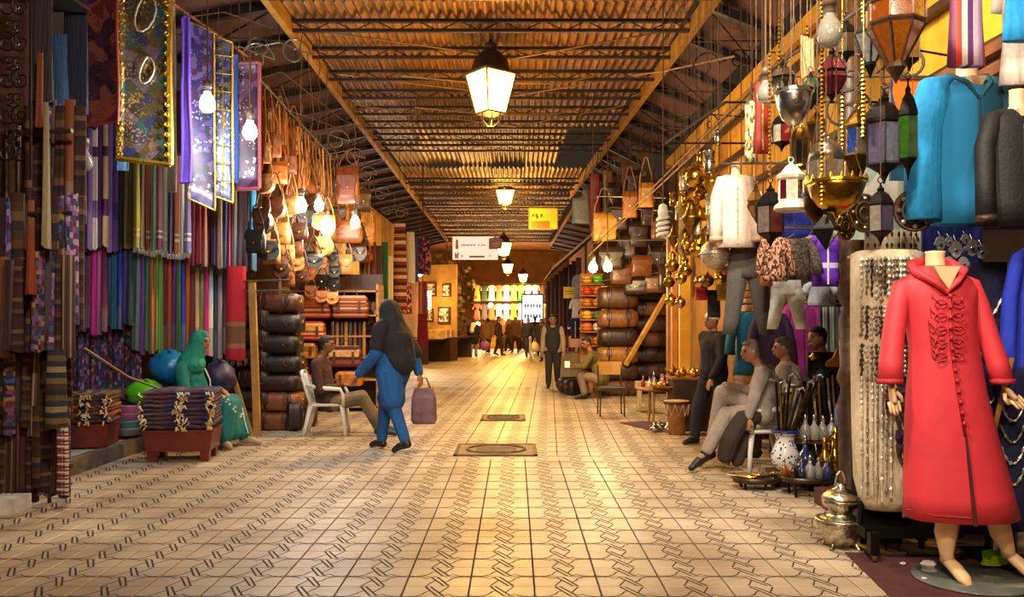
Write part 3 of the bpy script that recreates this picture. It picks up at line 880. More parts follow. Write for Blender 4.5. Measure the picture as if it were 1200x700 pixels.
# ================================================================ things at the foot of the textile stall
def textile_stack(px, py, wpx, dep, hpx, n, cols, label, boxlab, tassels, rz, legs):
    g = G(px, py) if not legs else G(px, py)
    Y = g.y; W = wpx / F * Y
    return g, Y, W
def fold_stack(loc, W, D, H, n, cols, rz, label, tass):
    """a pile of folded cloths: each cloth is a part of the pile's display"""
    made = []
    for k in range(n):
        z = loc[2] + H * k / n; hh = H / n
        b = MB()
        ph = rnd.uniform(0, 6); w2 = W * rnd.uniform(.96, 1.05)
        rings = []
        m = 12
        for i in range(m + 1):
            x = -w2 / 2 + w2 * i / m
            dz = .006 * math.sin(x * 18 + ph) + .004 * math.sin(x * 41 + ph)
            e = .55 + .45 * math.sin(PI * min(1, (i + .6) / 2, (m - i + .6) / 2) / 2)
            q = hh * .92 * e
            rings.append([(x, -D / 2, dz), (x, -D / 2 - .01, dz + q * .5), (x, -D / 2 + .01, dz + q * 1.0), (x, D / 2, dz + q), (x, D / 2, dz)])
        b.loft(rings)
        c = cols[k % len(cols)]
        o = b.build('folded_cloth', plaid('stack_%s' % c.lstrip('#'), [c, '#2a2038', '#4a3038', c, '#1f2a4a', '#6a4a30'], 6, 2), None, False, (loc[0], loc[1], z + hh * .25), (0, 0, R(rz + rnd.uniform(-3, 3))))
        tag(o, '%s folded cloth, %s from the bottom of %s' % (cname(c), ORD[k], label), 'cloth', 'folded cloths in ' + label)
        made.append(o)
        if tass:
            b = MB()
            for q in range(tass):
                x = rnd.choice([-W * .5, W * .0, W * .05, W * .1, W * .5, W * .45]) + rnd.uniform(-.035, .035)
                L = rnd.uniform(.03, .06)
                b.tube([(x, -D / 2 - .025, hh * .5), (x + rnd.uniform(-.02, .02), -D / 2 - .04, hh * .5 - L * .4), (x + rnd.uniform(-.03, .03), -D / 2 - .04, hh * .5 - L)], [.005, .011, .006], 5)
            b.build('tassels', mat('tassel_%d' % (k % 3), ['#cdb27a', '#b8925a', '#d8cdb8'][k % 3], .8, 0, .4, 60), o)['kind'] = 'stuff'
    return made
def low_table(loc, W, D, H, leg, rz, label, col='#6b2218'):
    t = thing('low_table', label, 'table', loc, R(rz), 'red display boxes of the textile stall')
    m = mat('red_lacquer', col, .4, 0, .2, 8, coat=.2)
    b = MB()
    for zz in (leg, H):
        pass
    b.loft([[(-W / 2 * s, -D / 2 * s, z), (W / 2 * s, -D / 2 * s, z), (W / 2 * s, D / 2 * s, z), (-W / 2 * s, D / 2 * s, z)] for s, z in ((.93, leg), (.97, (leg + H) / 2), (1.0, H - .03), (1.03, H - .03), (1.03, H))])
    b.build('body', m, t)
    if leg > .03:
        for sx in (-1, 1):
            for sy in (-1, 1):
                MB().box((sx * (W / 2 - .09), sy * (D / 2 - .09), leg / 2), (.09, .09, leg), None, 1.15).build('leg', m, t)
    return t
g = G(205, 542)
low_table((g.x, g.y + .25, 0), .74, .55, .36, .12, 8, 'dark red low table on short legs under the purple stack')
fold_stack((g.x, g.y + .25, .365), .74, .55, .43, 9, ['#2a2038', '#3a2a5a', '#4a1f3a', '#1f2f5a', '#20305a', '#2a2a6a', '#3a2a4a', '#5a2a4a', '#3f2a52'], 8, 'the purple stack on the low table', 12)
g2 = P(100, 528, 9.6)
low_table((g2.x, g2.y + .1, .15), .52, .5, .28, .02, 10, 'dark red box under the orange stack on the step')
fold_stack((g2.x, g2.y + .1, .435), .52, .5, .33, 8, ['#6a3a1a', '#3a2a1a', '#a8521a', '#7a2a1a', '#b8641a', '#4a2a1a', '#5a4a2a', '#7a6a3a'], 10, 'the orange stack on the red box', 6)
# cloths spread on a low counter behind
ct = thing('display_counter', 'low dark counter behind the two red boxes', 'counter', P(140, 468, 10.7) - Vector((0, 0, .45)))
MB().box((0, 0, .12), (1.1, .7, .5)).build('body', DWOOD, ct)
MB().box((0, 0, .40), (1.2, .8, .06)).build('top', mat('counter_cloth', '#23332a', .9, 0, .4, 8), ct)
for k, c in enumerate(['#2a3a2a', '#7a2a2a', '#3a2a3a']):
    o = MB().box((0, 0, 0), (.34, .45, .05)).build('folded_cloth', cloth(c), None, False, P(128 + k * 14, 461, 10.5 + .1 * k) + Vector((0, 0, .02)), (0, 0, R(10 * k)))
    tag(o, '%s cloth lying flat on the dark counter' % cname(c), 'cloth', 'cloths on the dark counter')
# big plastic sacks beside the seated woman
def sack(loc, r, sc, label, m, seed):
    q = random.Random(seed); b = MB()
    n, mm = 14, 9
    ph = [q.uniform(0, 6) for _ in range(5)]
    rings = []
    for k in range(mm + 1):
        th = PI * k / mm
        rings.append([(r * sc[0] * max(.02, math.sin(th)) * math.cos(2 * PI * i / n) * (1 + .10 * math.sin(3 * 2 * PI * i / n + ph[0] + k * 1.7)), r * sc[1] * max(.02, math.sin(th)) * math.sin(2 * PI * i / n) * (1 + .06 * math.sin(4 * 2 * PI * i / n + ph[1] + k)), -r * sc[2] * math.cos(th) + .03 * math.sin(k * 2 + i * 1.3 + ph[2])) for i in range(n)])
    b.loft(rings)
    o = b.build('plastic_sack', m, None, True, loc)
    knot = MB(); knot.lathe([(.03, 0), (.02, .015), (.012, .03), (.022, .045), (.004, .05)], 7, (r * sc[0] * .2, -r * sc[1] * .3, r * sc[2] * .9), Matrix.Rotation(R(35), 3, 'X'), 1.6, .6); knot.build('knot', m, o, True)
    return tag(o, label, 'sack', 'plastic sacks behind the seated woman')
sack(P(197, 431, 10.9), .21, (1.15, .9, 1.0), 'shiny bright blue plastic sack behind the woman in teal', mat('blue_plastic', '#1272b4', .3, 0, .15, 6, bump=.4), 1)
sack(P(170, 461, 10.4), .2, (1.2, .9, .75), 'bright lime green plastic sack below the blue one', mat('green_plastic', '#4cae1c', .35, 0, .15, 6, bump=.4), 2)
sack(P(257, 443, 11.2), .22, (1, .9, 1.0), 'dark indigo sack on the far side of the seated woman', mat('indigo_plastic', '#2a1f42', .5, 0, .2, 6, bump=.4), 3)
sack(P(238, 490, 11.3), .2, (1.2, .9, 1.3), 'dark plum sack under the indigo one', mat('plum_plastic', '#3a1a2a', .6, 0, .2, 6, bump=.4), 5)
tubs = thing('plastic_tub', 'stacked pink and mint plastic tub left of the low table', 'tub', P(152, 510, 10.3))
for k, c in enumerate(['#8a8aa0', '#5a9a9a', '#b070b0', '#c77ab8']):
    MB().lathe([(.11 + .004 * k, .09 * k), (.125, .09 * k + .08), (.13, .09 * k + .085), (.115, .09 * k + .088)], 14).build('tub_ring', mat('tub' + c[1:], c, .4, 0, .1), tubs, True)
# long stick leaning across
tag(MB().tube([P(98, 408, 9.0), P(150, 442, 9.6), P(193, 458, 10.0)], .014, 6).build('stick', mat('stick', '#7a5a30', .6)), 'thin brown stick slanting down to the purple stack', 'stick')

# ================================================================ dark shawl rack in the left foreground
rack = thing('shawl_rack', 'dark wooden shawl rack at the left edge', 'rack', (PX(45, 7.35), 7.35, 0))
cx = PX(45, 7.35)
for px, Y in ((22, 7.5), (58, 7.42), (8, 7.4)):
    MB().tube([(PX(px, Y) - cx, Y - 7.35, 0), (PX(px, Y) - cx, Y - 7.35, 3.3)], .016, 6).build('post', DWOOD, rack)
for z in (.35, 1.05, 1.75, 2.5, 3.2):
    MB().tube([(PX(-4, 7.3) - cx, 0, z), (PX(88, 7.3) - cx, -.1, z)], .02, 6).build('crossbar', DWOOD, rack)
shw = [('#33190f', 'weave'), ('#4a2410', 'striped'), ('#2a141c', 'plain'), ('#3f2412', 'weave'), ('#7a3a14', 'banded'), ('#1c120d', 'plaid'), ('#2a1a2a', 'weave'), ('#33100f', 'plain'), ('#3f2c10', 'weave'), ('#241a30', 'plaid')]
n = 0
for ri, (yt, yb, cnt, x0, x1, Y) in enumerate([(120, 255, 11, 32, 97, 7.5), (232, 402, 13, 2, 95, 7.3), (300, 420, 10, -2, 84, 7.15), (395, 500, 11, 0, 80, 7.3), (478, 585, 10, 2, 80, 7.25)]):
    for i in range(cnt):
        c, st = shw[(i * 3 + ri * 2) % len(shw)]
        px = x0 + (x1 - x0) * (i + .5) / cnt
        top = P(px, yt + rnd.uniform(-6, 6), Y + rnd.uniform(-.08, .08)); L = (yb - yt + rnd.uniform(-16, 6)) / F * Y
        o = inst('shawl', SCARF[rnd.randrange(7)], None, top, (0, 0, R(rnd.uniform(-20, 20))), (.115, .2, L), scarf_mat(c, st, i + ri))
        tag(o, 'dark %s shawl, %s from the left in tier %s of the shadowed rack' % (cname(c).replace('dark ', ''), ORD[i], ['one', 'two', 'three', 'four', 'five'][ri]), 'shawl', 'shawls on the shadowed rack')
# bundle of bright cords at the foot, striped bag
b = MB()
o = inst('striped_bag', scarf_mesh(77), None, P(66, 410, 6.95), (0, 0, .2), (.17, .22, .64), bands('bagstripe', ['#3a2c1e', '#6a5a3a', '#1a2436', '#8a7a54', '#222a3a', '#5a4a2c', '#1c2030'], 'Z', 2, .85))
tag(o, 'long brown and navy striped bag hanging low on the rack', 'bag')
for k in range(5):
    c = ['#a82a1e', '#3a3a8a', '#c08a2a', '#7a2a6a', '#d0b8a0'][k]
    o = MB().tube([P(69 + k * 2.0, 500, 6.95), P(70 + k * 2.0, 540, 6.93), P(69 + k * 2.2, 580, 6.95)], .018, 6).build('braided_belt', bands('belt%d' % k, [c, '#2a2a4a', c, '#d8c8a8', '#8a2a2a'], 'Z', 8, .8))
    tag(o, '%s braided belt dangling near the floor beside the rack' % cname(c), 'belt', 'braided belts by the rack')
# navy and black cloths high up, orange strips
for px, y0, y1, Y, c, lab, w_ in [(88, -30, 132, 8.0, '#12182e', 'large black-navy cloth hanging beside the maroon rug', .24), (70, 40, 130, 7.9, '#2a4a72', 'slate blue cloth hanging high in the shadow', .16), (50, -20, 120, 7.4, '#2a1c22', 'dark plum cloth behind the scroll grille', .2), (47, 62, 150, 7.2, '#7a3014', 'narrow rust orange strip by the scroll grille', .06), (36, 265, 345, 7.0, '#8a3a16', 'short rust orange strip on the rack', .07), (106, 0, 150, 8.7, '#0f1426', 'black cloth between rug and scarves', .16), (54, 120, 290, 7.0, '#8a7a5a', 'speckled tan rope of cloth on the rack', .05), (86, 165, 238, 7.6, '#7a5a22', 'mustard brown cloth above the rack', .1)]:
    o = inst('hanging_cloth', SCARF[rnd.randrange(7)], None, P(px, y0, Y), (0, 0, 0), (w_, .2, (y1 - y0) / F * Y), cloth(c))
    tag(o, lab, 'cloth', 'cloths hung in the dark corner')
# scroll grille
gr = thing('scroll_grille', 'black wrought iron scroll grille at the top left', 'grille', P(16, 196, 7.0))
def scroll(cx_, cz_, r, turns, dirn, s0=0.0):
    return [(cx_ + r * (1 - k / 30) * math.cos(s0 + dirn * k / 24 * turns * 2 * PI), 0, cz_ + r * (1 - k / 30) * math.sin(s0 + dirn * k / 24 * turns * 2 * PI)) for k in range(25)]
for k in range(5):
    z = .12 + k * .30
    for sx in (-1, 1):
        MB().tube(scroll(sx * .055, z, .09, 1.4, sx, PI / 2), .009, 5).build('scroll', IRON, gr)
        MB().tube(scroll(sx * .03, z + .15, .05, 1.2, -sx, -PI / 2), .007, 5).build('scroll', IRON, gr)
for x in (-.14, .14):
    MB().tube([(x, 0, -.1), (x, 0, 1.7)], .012, 5).build('bar', IRON, gr)
MB().box((0, .45, 1.62), (.34, .95, .03)).build('wall_bracket', IRON, gr)
# white box and crumpled paper on the floor
t = MB(); t.box((PX(8, 7.1), 7.1, .06), (.24, .3, .12)); tag(t.build('white_box', mat('white_box', '#d8d4cc', .6)), 'white box end on the floor at the left edge', 'box')
b = MB(); b.sphere((0, 0, .04), .045, 7, 5, (1.2, 1, .9)); b.sphere((.07, .02, .035), .04, 7, 5); tag(b.build('paper_scrap', mat('paper', '#dcdad2', .8), None, False, G(23, 594)), 'crumpled white paper on the floor beside the rack', 'paper')
# ================================================================ leather goods
def rrect(w, h, r, n=3):
    pts = []
    for cx_, cz_, a0 in ((w / 2 - r, h / 2 - r, 0), (-w / 2 + r, h / 2 - r, 90), (-w / 2 + r, -h / 2 + r, 180), (w / 2 - r, -h / 2 + r, 270)):
        for k in range(n + 1):
            a = R(a0 + 90 * k / n); pts.append((cx_ + r * math.cos(a), cz_ + r * math.sin(a)))
    return pts
def duffel(loc, w, h, d, col, label, rz=0, group=None, strapcol=None, cat='bag', ropes=True):
    """stuffed travel bag lying on its base; x = long axis, z from 0"""
    t = thing('travel_bag', label, cat, loc, R(rz), group)
    m = leather(col); m2 = leather(strapcol or '#2a1a10')
    b = MB(); rings = []
    for k in range(9):
        u = -1 + 2 * k / 8
        s = (1 - abs(u) ** 5 * .16) * (1 + .02 * math.sin(k * 2.7 + loc[0] * 9))
        rings.append([(u * w / 2, x, z + h / 2) for x, z in rrect(d * s, h * s, min(d, h) * .32)])
    b.loft(rings); b.build('body', m, t, True)
    for u in (-.24, .24):
        b = MB(); b.loft([[(u * w + o_, x, z + h / 2) for x, z in rrect(d * 1.03, h * 1.03, min(d, h) * .33)] for o_ in (-.018, .018)], False); b.build('strap', m2, t, True)
    MB().box((0, -.0, h * 1.0), (w * .8, .03, .015)).build('zip', mat('zip', '#8a7446', .4, .7), t)
    if ropes:
        for u in (-.24, .24):
            b = MB(); b.tube([(u * w - .04, -d / 2 - .01, h * .9), (u * w - .05, -d / 2 - .03, h * .55), (u * w, -d / 2 - .035, h * .35), (u * w + .05, -d / 2 - .03, h * .55), (u * w + .04, -d / 2 - .01, h * .9)], .008, 5); b.build('handle', m2, t, True)
    for u in (-.51, .51):
        MB().lathe([(.03, -.006), (.03, .006), (.015, .01)], 8, (u * w, 0, h * .55), Matrix.Rotation(R(90), 3, 'Y')).build('rivet', BRASS, t)
    return t
def satchel(loc, w, h, d, col, label, rz=0, group=None, strap=0.4, flapcol=None, style='flap', cat='bag', cord=False):
    """shoulder bag hanging from its strap; loc = strap hook point"""
    t = thing('shoulder_bag' if style != 'box' else 'satchel', label, cat, loc, R(rz), group)
    m = leather(col); m2 = leather(flapcol or col)
    z0 = -strap
    b = MB(); rings = []
    for k in range(5):
        v = k / 4; s = 1 - .10 * v if style != 'round' else 1 - .0 * v
        dd = d * (.75 + .35 * math.sin(PI * (1 - v) * .8 + .2))
        rings.append([(x, y, z0 - h + h * v) for x, y in rrect(w * s * (1 if 0 < k < 4 else .93), dd, dd * .4)])
    if style == 'round':
        b.prism([(w / 2 * math.cos(a * PI / 10), z0 - h / 2 + h / 2 * math.sin(a * PI / 10) - (.06 * h if 5 < a < 15 else 0)) for a in range(20)], -d / 2, d / 2)
    else:
        b.loft(rings)
    b.build('body', m, t, style != 'round')
    b = MB(); fl = []
    for k in range(6):
        v = k / 5
        hw = w * .47 * (1 - .5 * max(0, v - .6) / .4)
        y = -d * (.2 + .42 * min(1, v * 3)) - .008
        z = z0 + .008 - h * .62 * v
        fl.append([(-hw, y, z), (-hw * .5, y - .008, z), (hw * .5, y - .008, z), (hw, y, z), (hw, y + .012, z), (-hw, y + .012, z)])
    b.loft(fl); b.build('flap', m2, t)
    MB().lathe([(.018, -.004), (.022, 0), (.012, .008)], 8, (0, -d * .66 - .014, z0 - h * .56), Matrix.Rotation(R(90), 3, 'X')).build('clasp', BRASS, t)
    if cord:
        MB().tube([(0, 0, -.01), (0, 0, roofz(loc[0], loc[1]) - loc[2])], .0025, 4).build('cord', CORD, t)
    b = MB(); b.tube([(-w * .42, 0, z0 - h * .15), (-w * .36, 0, z0 + strap * .3), (-w * .1, 0, -.02), (0, 0, 0), (w * .1, 0, -.02), (w * .36, 0, z0 + strap * .3), (w * .42, 0, z0 - h * .15)], .011, 5); b.build('strap', m2, t, True)
    return t
# --- stack of travel bags
cols = ['#6e3e1a', '#754420', '#241610', '#2a1a12', '#1c1412', '#1a1414', '#241812', '#3a2014']
wood = ['bottom', 'second lowest', 'third lowest', 'fourth lowest', 'fourth highest', 'third highest', 'second highest', 'topmost']
Yb = 12.3
z = 0.0
for k in range(7):
    h = [.27, .29, .26, .27, .30, .30, .29][k]
    cx_ = PX(324 + (k % 2) * 2, Yb)
    duffel((cx_, Yb + .1, z), .66, h - .012, .44, cols[k] if k < 2 else ['#2a1a12', '#1e1512', '#191212', '#1c1414', '#4a2614'][k - 2], '%s %s leather travel bag in the stack beside the plank' % (['bottom', 'second lowest', 'third lowest', 'middle', 'third highest', 'second highest', 'topmost'][k], ['brown', 'tan brown', 'dark brown', 'black brown', 'black', 'black', 'reddish brown'][k]), 2, 'travel bags stacked on the left', None)
    z += h
# second stack behind, seen as dark ends
for k in range(6):
    duffel((PX(300, 12.4), 12.35, .3 * k), .5, .285, .36, ['#5a3416', '#2a1a10', '#241610', '#1a1210', '#201510', '#2a1810'][k], '%s travel bag in the half-hidden stack behind the wooden post' % ['bottom', 'second', 'third', 'fourth', 'fifth', 'top'][k], 0, 'half hidden travel bags')
# brown backpack next to the stack
t = duffel((PX(357, 12.6), 12.75, 0), .3, .62, .3, '#4a2c18', 'upright brown leather backpack leaning by the bag stack', 10, None, '#2a180c', 'backpack', False)
t = duffel((PX(347, 12.3), 12.25, 0), .22, .4, .25, '#1a1412', 'small black backpack at the foot of the bag stack', 10, None, '#2a180c', 'backpack', False)
# plank, post and metal bars
fr = thing('stall_post', 'upright light wooden post beside the bag stack', 'post', P(296, 510, 11.75) * Vector((1, 1, 0)) if False else Vector((PX(296, 11.75), 11.75, 0)))
MB().box((.03, 0, 1.05), (.09, .07, 2.1), Matrix.Rotation(R(-2), 3, 'Y')).build('post', mat('pine', '#a87838', .6, 0, .25, 6, bump=.2), fr)
MB().box((-.13, -.05, .42), (.06, .05, .92), Matrix.Rotation(R(-17), 3, 'Y')).build('strut', mat('pine', '#a87838'), fr)
for z in (2.12, 1.98):
    MB().tube([(-.12, 0, z), (.5, 0, z + .02)], .016, 6).build('metal_bar', STEEL, fr)
b = MB(); b.box((0, 0, 0), (.05, .05, .05)); 

# --- shelf unit with kilim bags
sh = thing('bag_shelf', 'wooden bag shelf behind the seated man', 'shelf', (PX(385, 14.9), 14.9, 0))
MB().box((0, .45, 1.2), (1.75, .04, 2.4)).build('back', DWOOD, sh)
for z in (.08, .55, .93, 1.30, 1.66, 2.08):
    MB().box((.04, .12, z), (1.7, .6, .03)).build('shelf_board', WOOD, sh)
for x in (-.8, .88):
    MB().box((x, .12, 1.1), (.04, .6, 2.2)).build('side', WOOD, sh)
def kilim(nm, cs):
    return bands(nm, cs, 'Z', 2, .85, .2)
K1 = kilim('kilim_red', ['#9a1f2a', '#c8642a', '#7a1a2a', '#d8a04a', '#a82a3a']); K2 = kilim('kilim_rust', ['#7a2f1c', '#b86a3a', '#4a2418', '#8a3a24', '#c89a6a'])
K3 = kilim('kilim_maroon', ['#5a1a20', '#8a3a30', '#3a1418'])
def kbag(px, py, wpx, hpx, Y, m, label, tr='#6a4020', hand=True):
    W, H = wpx / F * Y, hpx / F * Y
    t = thing('kilim_bag', label, 'bag', P(px, py, Y), 0, 'kilim and leather bags on the shelf')
    b = MB(); b.loft([[(x, y, z) for x, y in rrect(W * s, .3 * s, .05)] for z, s in ((0, .94), (H * .1, 1), (H * .8, .99), (H * .95, .9), (H, .8))]); b.build('body', m, t, True)
    b = MB(); b.loft([[(-W * .48, -.16, H * .5), (W * .48, -.16, H * .5), (W * .48, -.148, H * .5), (-W * .48, -.148, H * .5)], [(-W * .5, -.165, H * .8), (W * .5, -.165, H * .8), (W * .5, -.14, H * .8), (-W * .5, -.14, H * .8)], [(-W * .42, 0, H * 1.02), (W * .42, 0, H * 1.02), (W * .42, 0, H), (-W * .42, 0, H)]]); b.build('flap', leather(tr) if tr else m, t)
    for u in (-.3, .3):
        MB().box((u * W, -.17, H * .5), (.04, .02, H * .5)).build('strap', leather('#4a2a14'), t)
    if hand:
        MB().tube([(-W * .2, 0, H), (-W * .15, 0, H + .1), (W * .15, 0, H + .1), (W * .2, 0, H)], .012, 5).build('handle', leather('#4a2a14'), t)
    return t
for a in [(369, 373, 38, 27, 14.6, K1, 'large red kilim bag with orange trim on the upper shelf', '#b8642a'), (411, 373, 40, 26, 14.6, K2, 'brick striped kilim bag at the right of the upper shelf', None),
          (364, 399, 34, 22, 14.6, K1, 'red and cream striped bag below the large red bag', '#b8843a'), (360, 420, 22, 18, 14.6, leather('#a8702c'), 'tan bag on the second shelf left of the seated man', '#8a5a24'),
          (352, 437, 16, 16, 14.6, K1, 'small red kilim bag behind the chair man\'s shoulder', None), (358, 462, 22, 22, 14.6, K1, 'low orange red kilim bag behind the white chair', '#b84a1c'),
          (405, 430, 36, 24, 14.6, K3, 'maroon kilim bag with tan trim right of the seated man', '#b88a54'), (410, 452, 30, 17, 14.6, leather('#a8641c'), 'amber leather bag under the maroon kilim bag', None)]:
    kbag(*a)
for i in range(8):
    c = ['#5a3a1a', '#8a5a2a', '#3a2414', '#a87838', '#4a3018', '#6a4420', '#2a1a10', '#8a6028'][i]
    o = inst('rolled_belt', SCARF[i % 7], None, P(390 + i * 5.2, 377, 14.75), (0, 0, 0), (.07, .15, .62), leather(c)); tag(o, '%s leather strap, %s from the left below the brick kilim bag' % (cname(c), ORD[i]), 'strap', 'hanging straps on the shelf')
# small round bags with metal studs: rows below the wide satchel
LC = ['#a8622a', '#c08448', '#7a4220', '#4a2a18', '#22201e', '#b87a3c']
n = 0
for px, py, c, lab in [(363, 298, 4, 'black and silver'), (363, 318, 0, 'tan'), (378, 304, 1, 'honey'), (378, 326, 4, 'black'), (390, 299, 4, 'black studded'), (392, 315, 4, 'black silver'), (392, 331, 4, 'black glossy'), (390, 346, 1, 'honey brown'), (364, 338, 2, 'chestnut'), (377, 344, 0, 'tan flat')]:
    Y = 14.3
    satchel(P(px, py - 14, Y), .2, .19, .07, LC[c], '%s small round shoulder bag, %s of the hanging round bags' % (lab, ORD[n]), rnd.uniform(-15, 15), 'small round bags over the shelf', .16, None, 'round', cord=True); n += 1
# wide satchels lit by the bulbs
satchel(P(390, 238, 14.5), 1.05, .38, .16, '#8a4e28', 'very wide brown leather satchel under the bare bulbs', 0, None, .30, '#9a5a30', 'box', cord=True)
satchel(P(408, 176, 13.4), .36, .56, .14, '#7a3e20', 'tall chestnut leather satchel hanging above the wide one', 5, None, .28, '#6a3018', 'box', cord=True)
# crowd of shoulder bags hung along the pole and wall
spots = [(305, 168, 11.3, .30, .26, 1), (318, 158, 11.6, .28, .3, 0), (310, 205, 11.2, .26, .24, 5), (327, 190, 11.9, .24, .3, 0), (338, 178, 12.4, .25, .32, 2), (322, 232, 11.6, .30, .28, 2),
         (308, 245, 11.3, .26, .34, 3), (300, 270, 11.2, .28, .3, 4), (314, 283, 11.5, .30, .26, 4), (331, 262, 12.0, .26, .3, 5), (342, 230, 12.5, .24, .26, 1), (337, 288, 12.4, .22, .24, 1), (347, 302, 12.8, .24, .2, 5), (330, 305, 12.1, .22, .24, 3),
         (350, 200, 13.0, .22, .3, 0), (360, 210, 13.4, .25, .28, 2), (352, 262, 12.6, .24, .24, 3), (364, 228, 13.2, .28, .3, 3), (372, 215, 13.9, .22, .26, 0), (381, 230, 14.2, .22, .24, 2), (394, 208, 14.5, .2, .26, 3), (338, 320, 12.3, .2, .2, 2), (355, 318, 12.9, .2, .18, 3),
         (385, 268, 14.4, .26, .2, 5), (425, 222, 15.2, .3, .4, 3), (430, 262, 15.4, .25, .4, 1), (344, 150, 12.9, .22, .34, 0), (328, 140, 12.3, .2, .36, 5), (356, 175, 13.5, .2, .36, 1), (370, 188, 14.2, .2, .3, 5), (313, 128, 11.6, .2, .3, 1)]
for i, (px, py, Y, w_, h_, c) in enumerate(spots):
    z = PZ(py, Y); top = min(4.95, z + rnd.uniform(.35, .7))
    near_ = ['upper', 'lower'][py > 230]
    satchel((PX(px, Y), Y, z + .34), w_, h_, rnd.uniform(.08, .12), LC[c], '%s leather shoulder bag, %s counted along the hanging bags, in the %s tier' % (['tan', 'honey', 'chestnut', 'dark brown', 'black', 'light brown'][c], ORD[i % 26] if i < 26 else ['twenty-seventh', 'twenty-eighth', 'twenty-ninth', 'thirtieth', 'thirty-first'][i - 26], near_), rnd.uniform(-25, 25), 'leather shoulder bags hung on the left', .34, None, rnd.choice(['flap', 'flap', 'round']), cord=True)
rb = random.Random(5)
for i in range(26):
    px = 303 + 128 * (i + rb.random()) / 26; Y = 11.5 + (px - 303) / 128 * 3.6 + rb.uniform(0, .5); top_ = 130 + (px - 303) * .95
    py = rb.uniform(top_ + 12, 300); c = rb.randrange(6)
    satchel((PX(px, Y), Y, PZ(py, Y) + .3), rb.uniform(.2, .3), rb.uniform(.2, .34), .1, LC[c], '%s bag, %s from the left in the dense back layer of hanging bags' % (['tan', 'honey', 'chestnut', 'dark brown', 'black', 'light brown'][c], ORD[i]), rb.uniform(-30, 30), 'back layer of hanging bags', .3, None, rb.choice(['flap', 'round']), cord=True)
for i in range(14):
    px = 306 + i * 8.5; Y = 11.2 + i * .33
    c = ['#9a5a26', '#7a4420', '#b87a3a'][i % 3]
    o = MB().tube([P(px, 105 + i * 8.6, Y), P(px + 3, 150 + i * 8, Y), P(px + 1, 200 + i * 6, Y), P(px + 6, 155 + i * 8, Y), P(px + 4, 106 + i * 8.6, Y)], .014, 5).build('bag_strap', leather(c))
    tag(o, '%s loose leather strap, %s from the left along the metal pole' % (cname(c), ORD[i]), 'strap', 'loose straps on the metal pole')

# ================================================================ stalls farther down on the left
def hang_panel(px0, px1, y0, y1, Y, m, name, label, cat='rug', rz=0, fringe_=False, group=None):
    W, H = (px1 - px0) / F * Y, (y1 - y0) / F * Y
    o = inst(name, SCARF[rnd.randrange(7)], None, P((px0 + px1) / 2, y0, Y), (0, 0, R(rz)), (W * 1.1, .22, H), m)
    MB().tube([(0, 0, -.02), (0, 0, (roofz(o.location.x, Y) - o.location.z) / H)], .02, 4).build('cord', CORD, o)
    return tag(o, label, cat, group)
rr_ = lambda nm, c, ax='Z', n=4: bands(nm, c, ax, n, .85, .2)
hang_panel(434, 441, 284, 355, 15.8, cloth('#5a2018'), 'kaftan', 'dark red kaftan right of the brick kilim bag', 'kaftan')
hang_panel(440, 448, 288, 356, 16.0, cloth('#3a1a1a'), 'kaftan', 'dark brown kaftan beside the dark red one', 'kaftan')
hang_panel(447, 455, 284, 360, 16.4, cloth('#0e4a2a'), 'kaftan', 'bottle green kaftan among the brown ones', 'kaftan')
hang_panel(421, 434, 285, 345, 15.6, rr_('beltwall', ['#3a2414', '#7a5428', '#2a1a10'], 'X', 3), 'belt_panel', 'panel of dark belts left of the dark red kaftan', 'belts')
hang_panel(408, 413, 285, 372, 15.4, cloth('#b88a2a'), 'pole_cloth', 'narrow mustard strip beside the belt panel', 'cloth')
hang_panel(461, 476, 262, 362, 18.5, rr_('rugred', ['#7a1f1c', '#b8863a', '#3a1418', '#8a2a20', '#d8b88a'], 'Z', 5), 'rug', 'dark red striped rug hanging in the stall row')
hang_panel(476, 486, 272, 332, 19.5, cloth('#d8c8a8'), 'djellaba', 'cream djellaba hanging beside the striped rug', 'djellaba')
hang_panel(453, 461, 300, 364, 17.6, cloth('#dccfa8'), 'djellaba', 'long ivory robe left of the striped rug', 'djellaba')
hang_panel(484, 490, 278, 330, 20.5, cloth('#3a4a9a'), 'kaftan', 'blue kaftan left of the white street bulb', 'kaftan')
hang_panel(489, 504, 278, 322, 22.5, plaid('pinkpat', ['#7a2a4a', '#3a2a5a', '#b86a8a', '#2a1a2a'], 4, 8), 'rug', 'purple pink patterned hanging behind the white street bulb')
hang_panel(490, 501, 330, 372, 22.5, bands('pinkcol', ['#c01a6a', '#e0a02a', '#a81a5a', '#5a3a6a', '#d03a7a'], 'X', 1, .7), 'rug', 'bright pink and yellow striped textile below the white street bulb')
hang_panel(489, 501, 368, 408, 22.2, cloth('#7a1420'), 'rug', 'dark red cloth under the pink striped textile')
hang_panel(470, 482, 332, 368, 19.0, plaid('redfl', ['#8a1a2a', '#b83a4a', '#5a141a', '#d8a0a0'], 4, 8), 'rug', 'red flowered cloth below the cream djellaba')
# stack of pale blankets
for k in range(4):
    o = MB().box((0, 0, 0), (.6, .4, .11)).build('folded_blanket', bands('blk%d' % k, ['#cfd8d0', '#5a8a80', '#e4e4da', '#2a5a5a'], 'Z', 1, .8), None, False, P(450, 398 - k * 7.2, 16.2) + Vector((0, 0, .05)))
    tag(o, 'pale green folded blanket, %s from the bottom behind the passer-by' % ORD[k], 'blanket', 'pale folded blankets')
o = thing('blanket_stand', 'dark low stand under the pale blankets', 'stand', (PX(450, 16.2), 16.2, 0)); MB().box((0, 0, .575), (.75, .5, 1.15)).build('body', DWOOD, o); MB().box((0, 0, 1.17), (.8, .55, .06)).build('top', WOOD, o)
